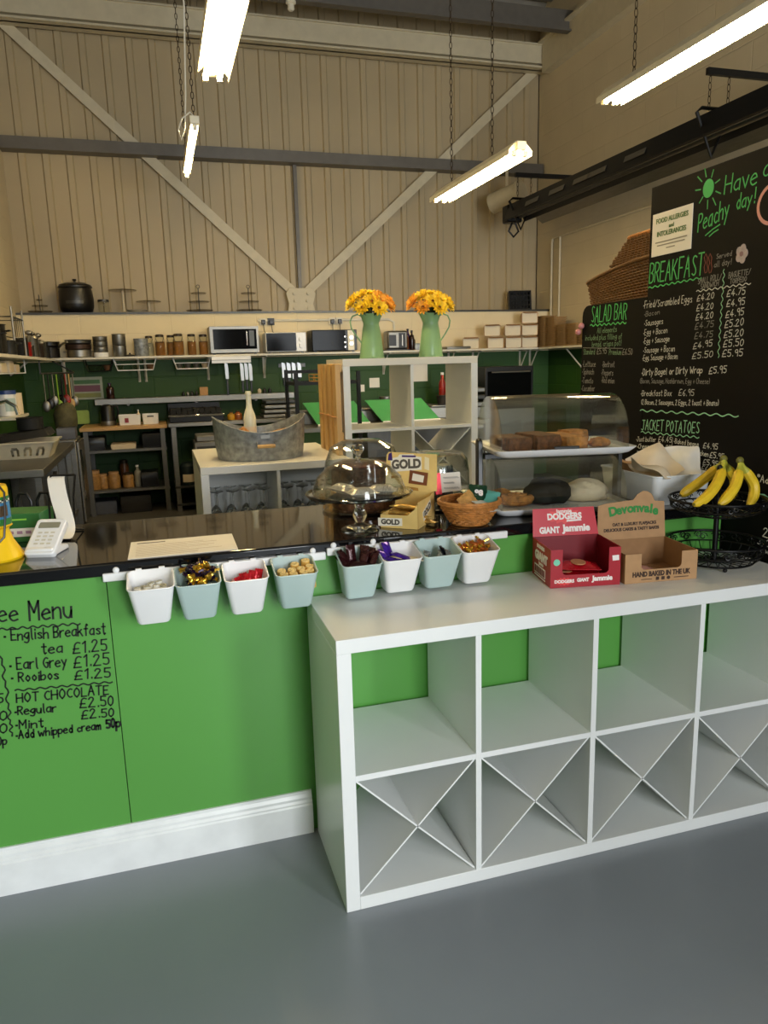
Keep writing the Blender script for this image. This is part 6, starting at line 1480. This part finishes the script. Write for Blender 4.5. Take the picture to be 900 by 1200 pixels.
# hanging utensils
t = thing('utensil_rail', 'dark hanging rail of utensils at the left end of the back wall', 'rail', (0, 0, 0)); MB().tube([(-1.35, 5.6, 1.42), (-1.13, 6.2, 1.42)], .008, 8).obj('bar', darksteel, t); MB().bar((-1.35, 5.6, 1.42), (-1.35, 5.6, SZ-.031), .012, .012).obj('hanger', darksteel, t); MB().bar((-1.13, 6.2, 1.42), (-1.32, 6.25, SZ-.031), .012, .012).obj('hanger', darksteel, t)
um = [steel, black_plastic, steel, mat('lime_utensil', '8ab52e', .4), black_plastic, redb, wood, steel]
un = ['steel spatula hanging leftmost on the rail', 'black slotted spoon hanging second on the rail', 'steel whisk like spoon hanging third on the rail', 'lime green spatula hanging in the middle of the rail', 'black ladle hanging right of the lime spatula', 'red handled spatula on the hanging rail', 'wooden spoon on the hanging rail', 'steel spoon hanging rightmost on the rail']
for i in range(8):
    f = (i+.5)/8; x, y = -1.35+.22*f, 5.6+.6*f; L = .34-.03*(i % 3); t = thing('utensil', un[i], 'utensil', (x, y, 1.411), 0, 'utensils on the hanging rail')
    MB().tube([(0, 0, 0), (0, .0, -.02), (0, 0, -L*.7)], .006, 6).obj('handle', um[i], t); MB().ball((0, 0, -L*.7-.045), (.035, .012, .05), 14, 10).obj('head', um[i], t)
t = thing('bag_of_cloths', 'dull olive bag hanging below the utensils', 'bag', (-1.20, 5.75, 1.0)); blob_ = blob_mesh('bag', mat('olive_bag', '4d4a30', .7, var=.3, scale=20), (.10, .09, .15), .25, 17); o = bpy.data.objects.new('bag_body', blob_); COL.objects.link(o); o.parent = t; MB().tube([(0, 0, .12), (.0, .0, .30), (.01, .03, .41)], .006, 6).obj('strap', matt_black, t)
t = thing('ear_defenders', 'black looped ear defenders hanging beside the olive bag', 'ear defenders', (PX(74, 6.1, 1.15), 6.1, 1.15)); MB().tube([(.05*math.cos(a), 0, .06*math.sin(a)) for a in [2*PI*i/18 for i in range(18)]], .012, 8, closed=True).obj('band', black_plastic, t); MB().ball((-.01, -.02, -.06), (.03, .03, .035), 12, 8).obj('cup', white_plastic, t); MB().tube([(0, 0, .06), (-.02, 0, .2), (-.10, .06, .268)], .004, 5).obj('cord', black_plastic, t)

# sink bench with dish rack
BZ = .83
t = thing('sink_bench', 'stainless steel sink bench along the left wall', 'sink', (0, 0, 0))
MB().bx(XL, -1.10, 3.4, 5.3, BZ-.05, BZ).obj('worktop', steel, t, bev=.004)
for y in (3.5, 4.30, 5.2):
    for x in (-1.58, -1.15): MB().bx(x-.02, x+.02, y-.02, y+.02, 0, BZ-.05).obj('leg', steel, t)
MB().bar((-1.15, 4.3, .70), (-1.15, 3.55, .25), .03, .03).obj('brace', steel, t); MB().bx(-1.63, -1.12, 3.45, 5.25, .22, .245).obj('undershelf', steel, t)
MB().tube([(-1.55, 4.45, BZ), (-1.55, 4.45, BZ+.30), (-1.52, 4.42, BZ+.38), (-1.44, 4.4, BZ+.40), (-1.38, 4.38, BZ+.36), (-1.37, 4.38, BZ+.30)], .014, 8).obj('tap', chrome, t)
def dish_rack():
    x0, x1, y0, y1 = -1.60, -1.02, 4.02, 4.42
    t = thing('dish_rack', 'pale grey dish drainer with three arched slots on the sink bench', 'dish rack', ((x0+x1)/2-.06, (y0+y1)/2, BZ+.001)); m = MB(); w, d, h = .275, .2, .115; th = .006
    q = lambda k: (w-.07*(1-k), d-.05*(1-k))
    # front wall with arches: build as vertical strips between slots
    def wall(xa, xb, za, zb):
        f = lambda x, z: Vector((x*(1+.22*z/h), -(d-.05)-.05*z/h, z)); a = [f(xa, za), f(xb, za), f(xb, zb), f(xa, zb)]
        m.add(a+[p+Vector((0, th, 0)) for p in a], [(0, 1, 2, 3), (7, 6, 5, 4), (0, 4, 5, 1), (1, 5, 6, 2), (2, 6, 7, 3), (3, 7, 4, 0)])
    W0 = .22; slots = ((-.02, .03), (.055, .105), (.13, .18)); x = -W0
    for a, b in slots: wall(x, a, 0, h); wall(a, b, 0, .02); wall(a, b, .085, h); wall((a+b)/2-.009, (a+b)/2+.009, .02, .065); wall(a, a+.008, .07, .085); wall(b-.008, b, .07, .085); x = b
    wall(x, W0, 0, h)
    for s in (-1, 1):
        a = [Vector((s*W0, -(d-.05), 0)), Vector((s*W0, d-.05, 0)), Vector((s*W0*1.22, d, h)), Vector((s*W0*1.22, -d, h))]; m.add(a+[p-Vector((s*th, 0, 0)) for p in a], [(0, 1, 2, 3), (7, 6, 5, 4), (0, 4, 5, 1), (1, 5, 6, 2), (2, 6, 7, 3), (3, 7, 4, 0)])
    a = [Vector((-W0, d-.05, 0)), Vector((W0, d-.05, 0)), Vector((W0*1.22, d, h)), Vector((-W0*1.22, d, h))]; m.add(a+[p-Vector((0, th, 0)) for p in a], [(0, 1, 2, 3), (7, 6, 5, 4), (0, 4, 5, 1), (1, 5, 6, 2), (2, 6, 7, 3), (3, 7, 4, 0)])
    m.bx(-W0, W0, -(d-.05), d-.05, 0, .006); m.obj('drainer', mat('drainer_grey', 'c4beac', .45), t, smooth=0)
    mm = MB(); mm.tube([(-W0*1.22-.006, -d-.004, h), (W0*1.22+.006, -d-.004, h), (W0*1.22+.006, d+.004, h), (-W0*1.22-.006, d+.004, h)], .007, 6, closed=True); mm.obj('rim', MATS['drainer_grey'], t)
    return t
dish_rack()
t = thing('black_tray', 'black roasting tray propped on the dish drainer', 'tray', (-1.33, 4.24, BZ+.125)); m = MB(); m.M = Matrix.Rotation(-.12, 4, 'Y')
q = lambda gx, gy, z: [Vector((x, y, z)) for x, y in rr(-gx, gx, -gy, gy, .03, 4)]
m.loft([q(.21, .16, .008), q(.19, .14, .055), q(.175, .125, .06), q(.165, .115, .03)]); m.obj('tray', matt_black, t)
pot('colander', 'dark pan heaped on the black tray on the dish drainer', -1.28, 4.28, BZ+.19, .09, .09, matt_black, 'pan', ears=False)
t = thing('undercounter_fridge', 'stainless undercounter fridge with a tall handle edge left of the plywood table', 'fridge', (-1.64, 4.75, 0)) if 0 else thing('undercounter_fridge', 'stainless undercounter cabinet beyond the sink bench on the left wall', 'cabinet', (-1.655, 5.34, 0))
MB().bx(0, .56, 0, .46, .08, .84).obj('body', steel, t, bev=.005); MB().bx(0, .54, .02, .44, 0, .08).obj('plinth', black_plastic, t)
MB().bx(.565, .585, .0, .46, .10, .82).obj('door', steel, t, bev=.003); MB().bx(.586, .60, .02, .05, .3, .75).obj('handle', chrome, t)
put(slab_mesh('steel_tub', mat('smoke_grey', '4a4c54', .4), .16, .14, .10, 77), 'grey_box', (-1.18, 5.55, .841), (0, 0, 0), 'grey box on the stainless cabinet beside the lime board', 'box')

# ================================================================ menu wall on the right
BX = 1.476
t = thing('menu_wall', 'tall black menu board partition covered in chalk pen prices at the right', 'menu board', (BX, 0, 0))
MB().bx(0, .05, -2.2, .862, 0, 2.05).obj('board', black_board, t)
nB = Vector((-1, 0, 0))
def bq(px, py): p = at(px, py, X=BX); return Vector((0, p.y, p.z))
lay = {}
def lw(key): return lay.setdefault(key, MB())
def bw_(key, text, a, b, h, w=.0023):
    h = h*.80 if h <= 10 else h
    p = bq(*a); z = bq(a[0], a[1]-h).z-p.z
    write(lw(key), text, p, bq(*b), z, nB, w=w)
def bwave(key, a, b, amp, n, w=.003): wavy(lw(key), bq(*a), bq(*b), amp, n, w, nB, upZ)
hd, wt, gr, mt = 'heading', 'white', 'grey', 'mint'
bw_(hd, 'Have', (849, 227), (886.5, 216), 20, .0045); bw_(hd, 'a', (894, 208), (903, 205), 22, .0045)
bw_(hd, 'Peachy', (818, 272), (853.5, 254), 21, .0045); bw_(hd, 'day!', (862.5, 246), (884.5, 238), 17, .0042)
for a, b in (((827, 276), (844, 263)), ((831.5, 277), (842, 269))): ribbon(lw(hd), [bq(*a), bq((a[0]+b[0])/2, (a[1]+b[1])/2-.8), bq(*b)], .004, nB)
for a in range(9):
    an = a*2*PI/9+.25; cx_, cy_ = 830.4, 220.7
    ribbon(lw(hd), [bq(cx_+9*math.cos(an), cy_+14*math.sin(an)), bq(cx_+15*math.cos(an), cy_+24*math.sin(an))], .004, nB)
c = bq(830.4, 220.7); m = MB(); m.prism([(.026*math.cos(2*PI*i/26), .030*math.sin(2*PI*i/26)) for i in range(26)], .001, frame(c+nB*.0005, (0, -1, 0), (0, 0, 1))); m.obj('sun_drawing', chalk_green, t)
c = bq(907, 238); pc = MB(); ribbon(pc, [c+Vector((0, .062*math.cos(2*PI*i/30), .058*math.sin(2*PI*i/30))) for i in range(30)], .011, nB, closed=True); pc.obj('peach_drawing', chalk_pink, t, smooth=0)
c = bq(869.5, 297.5); pts = []
for i in range(40): a = 2*PI*i/40; r_ = .021+.006*abs(math.cos(2.5*a)); pts.append((r_*math.cos(a), r_*1.15*math.sin(a)))
m = MB(); m.prism(pts, .001, frame(c+nB*.0005, (0, -1, 0), (0, 0, 1))); m.obj('flower_drawing', mat('chalk_blush', 'b7a9a6', .8, var=.15, scale=90), t)
m = MB(); m.prism([(.008*math.cos(2*PI*i/16), .008*math.sin(2*PI*i/16)) for i in range(16)], .001, frame(c+nB*.0018, (0, -1, 0), (0, 0, 1))); m.obj('flower_drawing', mat('chalk_mauve', '8e6f70', .8), t)
bw_(hd, 'BREAKFAST', (761, 332), (823.6, 322), 22, .005); bwave(hd, (760, 337.5), (822, 325.5), .003, 9, .004)
for x0 in (826.5, 831.5):
    pts = [(x0, 320), (x0-1, 313), (x0+.5, 308), (x0-.8, 302), (x0+1, 297), (x0+3, 302), (x0+2.2, 308), (x0+3.2, 314), (x0+2, 319)]
    ribbon(lw('rust'), [bq(*p) for p in pts], .003, nB, closed=True)
bw_(gr, 'Served', (839.6, 303.5), (857.5, 299.5), 7); bw_(gr, 'all day!', (837, 313.5), (857, 309.5), 8)
bw_(gr, 'SMALL ROLL/', (818, 333), (845.5, 327), 8); bw_(gr, 'SANDWICH', (821, 339), (842, 334.5), 7)
bw_(gr, 'BAGUETTE/', (854, 326), (879.6, 321), 8); bw_(gr, 'TORPEDO', (855.6, 332.8), (875, 329.4), 7)
bwave(wt, (816.5, 341.5), (880, 332), .003, 9)
L_ = [('•Fried/Scrambled Eggs', (754, 361.5), (811, 354), 10, wt), ('•Bacon', (755, 371), (773, 368), 7, gr), ('•Sausages', (755, 382), (777, 379.6), 8, wt), ('•Egg + Bacon', (754, 393), (782, 390), 8, wt), ('•Egg + Sausage', (754, 403), (784.5, 400), 8, wt), ('•Sausage + Bacon', (754, 413.5), (790.7, 411.6), 8, wt), ('•Egg, Sausage + Bacon', (753, 422.5), (794, 420.5), 8, wt)]
for tx, a, b, h, k in L_: bw_(k, tx, a, b, h)
for tx, a, b in (('£4.20', (817, 353), (836.5, 349.5)), ('£4.20', (816.5, 364.5), (835.5, 362)), ('£4.20', (815.5, 375.5), (835.3, 372.5)), ('£4.75', (814.5, 386), (836, 382.7)), ('£4.75', (814, 397), (835, 394.7)), ('£4.95', (812.5, 409), (834.3, 405.5)), ('£5.50', (811.3, 420.5), (835, 418.5))): bw_(wt if tx != '£4.75' else gr, tx, a, b, 9)
for tx, a, b in (('£4.75', (852, 347.6), (873, 344.6)), ('£4.95', (851.7, 359.7), (872.5, 357)), ('£4.95', (850.6, 372.3), (871.3, 369)), ('£5.20', (849.5, 384), (871, 381)), ('£5.20', (848.5, 395.7), (870.7, 393.4)), ('£5.50', (847.7, 407), (871, 405)), ('£5.95', (846.5, 418), (870, 417))): bw_(wt, tx, a, b, 10, .0026)
N_ = 60; ribbon(lw(mt), [bq(849+(842-849)*i/N_, 315.6+(419-315.6)*i/N_)+Vector((0, .004*math.sin(i*2*PI*11/N_), 0)) for i in range(N_+1)], .0028, nB)
bw_(wt, '•Dirty Bagel or Dirty Wrap', (752, 440), (823, 437), 9, .003); bw_(wt, '£5.95', (831, 438), (851, 437), 10, .003)
bw_(gr, '(Bacon, Sausage, Hashbrown, Egg + Cheese)', (750, 449), (831.6, 449.8), 7, .0022)
bw_(wt, '•Breakfast Box', (751, 464), (787, 464), 8); bw_(wt, '£6.95', (795.5, 463.4), (813, 464), 9)
bw_(wt, '(2 Bacon, 2 Sausages, 2 Eggs, 2 toast + Beans)', (751.5, 473.8), (842, 475.3), 7, .0024)
bwave(mt, (750.5, 481), (865.5, 487.5), .004, 9, .004)
bw_(mt, 'JACKET POTATOES', (752, 503.7), (819, 507.8), 12, .0036); bwave(mt, (751.5, 506.3), (819.5, 512.5), .0035, 9, .0035)
for tx, a, b, h in (('•Just butter', (745.7, 517), (768.7, 517.6), 6.5), ('£4.45', (771.6, 517.3), (787, 518.6), 8), ('•Cheese', (746.7, 525.7), (763, 526), 7), ('£4.95', (770.7, 526.9), (786, 528.6), 8), ('•Tuna mayo', (745, 534), (766.8, 535), 7), ('£5.50', (770, 535.3), (786, 537.2), 8), ('•Prawn', (746.7, 541.5), (762, 542.5), 7), ('£5.25', (771, 543), (787, 545), 8),
        ('•Baked beans', (789.8, 519), (818.6, 523.8), 7), ('£4.95', (824.3, 524.7), (840.8, 527), 8), ('Coronation chicken', (790, 529.5), (830, 535), 7), ('£5.95', (832, 536), (848, 538.5), 8), ('•Jerk chicken', (791.7, 540), (820.5, 544), 7), ('£5.95', (824, 544.3), (841, 546.6), 8), ('•Chilli', (793, 549), (812, 552), 7), ('£6.50', (822, 552), (838, 554.5), 8)): bw_(wt, tx, a, b, h, .0026)
ribbon(lw(wt), [bq(788.5, 513), bq(787.5, 525), bq(788.5, 537), bq(787.5, 547)], .0022, nB)
bw_(wt, '*Ad', (886.6, 563.5), (900, 567), 10, .0034); bw_(wt, '2.', (894, 628), (903, 631), 11, .0034); bw_(wt, '3. C', (888, 637), (901, 641), 10, .0034); bw_(wt, 'Tw', (891, 647), (902, 650), 10, .0034)
ribbon(lw(mt), [bq(887, 582), bq(891, 579.5), bq(896, 580), bq(901, 584)], .006, nB)
for k, m_ in ((hd, chalk_green), (wt, chalk_white), (gr, chalk_grey), (mt, chalk_mint), ('rust', mat('chalk_rust', '8a4a3c', .8))):
    lay[k].obj('chalk_lettering', m_, t, smooth=0, label={'heading': 'bright green headings', 'white': 'white menu lines and prices', 'grey': 'faint grey notes', 'mint': 'mint green heading and wavy lines', 'rust': 'rust red bacon drawing'}[k])
# allergy notice pinned to the board
ca = [bq(766, 253), bq(813, 237), bq(811, 292), bq(764, 301)]
y0, y1, z0, z1 = ca[0].y, ca[1].y, (ca[2].z+ca[3].z)/2, (ca[0].z+ca[1].z)/2
t = thing('allergy_notice', 'cream printed food allergies notice fixed to the black menu board', 'notice', (BX-.0015, (y0+y1)/2, (z0+z1)/2)); w, h = (y0-y1)/2, (z1-z0)/2
MB().bx(-.001, .001, -w, w, -h, h).obj('sheet', paper, t)
Mn = frame((-.0018, 0, 0), (0, -1, 0), (0, 0, 1)); gi = mat('notice_green_ink', '5a7a4a', .6)
print_text('FOOD ALLERGIES', .024, gi, Mn @ Matrix.Translation((0, h*.62, 0)), parent=t, bold=.02, sx=.95); print_text('and', .020, gi, Mn @ Matrix.Translation((0, h*.30, 0)), parent=t, bold=.02); print_text('INTOLERANCES', .024, gi, Mn @ Matrix.Translation((0, h*.0, 0)), parent=t, bold=.02, sx=.95)
for k, ww in ((-.40, .8), (-.55, .7), (-.72, .22)): MB().prism([(-w*ww, h*k), (w*ww, h*k), (w*ww, h*k+.004), (-w*ww, h*k+.004)], .0005, Mn).obj('small_print', mat('notice_grey_ink', '9a9484', .6), t, smooth=0)

# salad bar board, behind the big board
p0, p1 = at(683, 358, X=BX), at(758, 349, X=BX)
t = thing('salad_bar_board', 'lower black salad bar board with rounded corner beyond the big menu board', 'menu board', (BX, .866, 0)); Ls = p0.y-.866; Zs = 1.655
pl = [(0, 0), (-Ls, 0)]+[(-Ls+.045-.045*math.cos(a), Zs-.045+.045*math.sin(a)) for a in (0, .4, .8, 1.2, PI/2)]+[(0, Zs)]
MB().prism(pl, .035, frame((.035, 0, 0), (0, -1, 0), (0, 0, 1)) @ Matrix.Translation((0, 0, 0))).obj('board', black_board, t)
def sq(px, py): p = at(px, py, X=BX); return Vector((0, p.y-.866, p.z))
lay2 = {}
def sw(key, text, a, b, h, w=.0028):
    p = sq(*a); write(lay2.setdefault(key, MB()), text, p, sq(*b), sq(a[0], a[1]-h).z-p.z, nB, w=w)
sw('heading', 'SALAD BAR', (693, 378), (734, 373.5), 18, .0048); wavy(lay2['heading'], sq(692, 381.5), sq(734, 378), .004, 8, .0045, nB, upZ)
sw('faint', 'All elements', (700, 390.5), (722.7, 388.7), 6); sw('faint', 'included plus filling of', (686, 399), (728.7, 397), 6); sw('faint', 'bread, crisps pot!', (694, 406.5), (728, 404.7), 6)
ribbon(lay2.setdefault('white', MB()), [sq(683.5, 407.6), sq(730, 408.3)], .0022, nB)
sw('faint', 'Standard', (684, 415.5), (697, 415), 6); sw('white', '£5.95', (699.7, 415), (710.7, 414.4), 6.5); sw('faint', 'Premium', (714, 415.5), (728, 415.5), 6); sw('white', '£6.50', (729.6, 415.6), (741, 415.4), 6.5)
for tx, a, b in (('•Lettuce', (683, 429.5), (698, 429.7)), ('•Spinach', (682.5, 438.5), (696, 438.8)), ('•Tomato', (682, 449), (695, 449.2)), ('•Beetroot', (706, 430), (720, 430.2)), ('•Peppers', (705, 439.5), (718.5, 440)), ('•Red onion', (705, 448.5), (720, 449.2)), ('•Cucumber', (681.5, 458), (697, 458.5))): sw('white', tx, a, b, 6.5, .0025)
GLAST = None
for k, m_ in (('heading', chalk_green), ('faint', mat('chalk_dim_green', '6f8f6c', .8)), ('white', chalk_grey)):
    lay2[k].obj('chalk_lettering', m_, t, smooth=0, label={'heading': 'bright green heading', 'faint': 'dim green small lines', 'white': 'pale list and prices'}[k])
pinkm = mat('pink_knob', 'd48a86', .4, var=.05)
for px, py, lab in ((683.5, 382, 'upper small pink ball on the left edge of the salad bar board'), (680, 389, 'lower small pink ball on the left edge of the salad bar board')):
    p = at(px, py, X=BX-.006); put(MB().tube([(-.012, 0, 0), (0, 0, 0)], .006, 8).ball((-.008, 0, 0), .0135, 16, 12).mesh('pink_ball', pinkm), 'pink_ball', (BX-.008, p.y, p.z), (0, 0, 0), lab, 'ball', 'pink balls on the salad board')
# dark cabinet behind the boards carrying the wicker basket
t = thing('dark_cabinet', 'dark cabinet hidden behind the salad bar board under the wicker basket', 'cabinet', (1.53, .90, 0)); MB().bx(0, .55, 0, .38, 0, 1.62).obj('body', darksteel, t); MB().bx(-.0, .56, -.01, .40, 1.62, 1.64).obj('top', darksteel, t)
t = thing('bread_hamper', 'brown wicker bread hamper with a raised sloping back above the salad board', 'basket', (1.685, 1.17, 1.641)); m = MB()
hx, hy = .105, .30
def rect_ring(gx, y0, y1, z0, z1, r=.03, wob=0, ph=0):
    pts = rr(-gx, gx, y0, y1, r, 3); out = []
    for i in range(len(pts)):
        a, b = Vector(pts[i]), Vector(pts[(i+1) % len(pts)]); n = max(1, int((b-a).length/.012))
        for k in range(n):
            p = a.lerp(b, k/n); f = (p.y-y0)/(y1-y0); q = (len(out)+ph) % 2
            g = f*f
            out.append(Vector((p.x*(1+wob*(q-.5)), p.y, z0+(z1-z0)*g)))
    return out
for k in range(16):
    f = k/15; m.tube(rect_ring(hx*(.88+.12*f), -.24, hy*(.93+.07*f), .006+.175*f, .006+.115*f, wob=.07, ph=k % 2), .0058, 5, closed=True)
m.obj('weave', wicker, t)
m = MB(); m.tube(rect_ring(hx+.004, -.245, hy+.004, .186, .125), .008, 8, closed=True); m.obj('rim', wicker, t)
m = MB(); m.bx(-hx*.85, hx*.85, -.23, hy*.88, 0, .006); m.obj('base', wicker, t)
m = MB()
for k in range(11):
    f = k/10; m.tube(rect_ring(hx*(1-.12*f), -.245, .125-.11*f, .190+.095*f, .180+.100*f, wob=.07, ph=k % 2), .0056, 5, closed=True)
m.obj('hood_weave', wicker, t)
m = MB()
for k in range(10): x = -hx*.84+k*hx*1.68/9; m.tube([(x, -.24, .286), (x, .01, .281)], .0055, 5)
m.tube(rect_ring(hx*.88, -.245, .016, .287, .282), .008, 8, closed=True); m.obj('hood_top', wicker_lt, t)
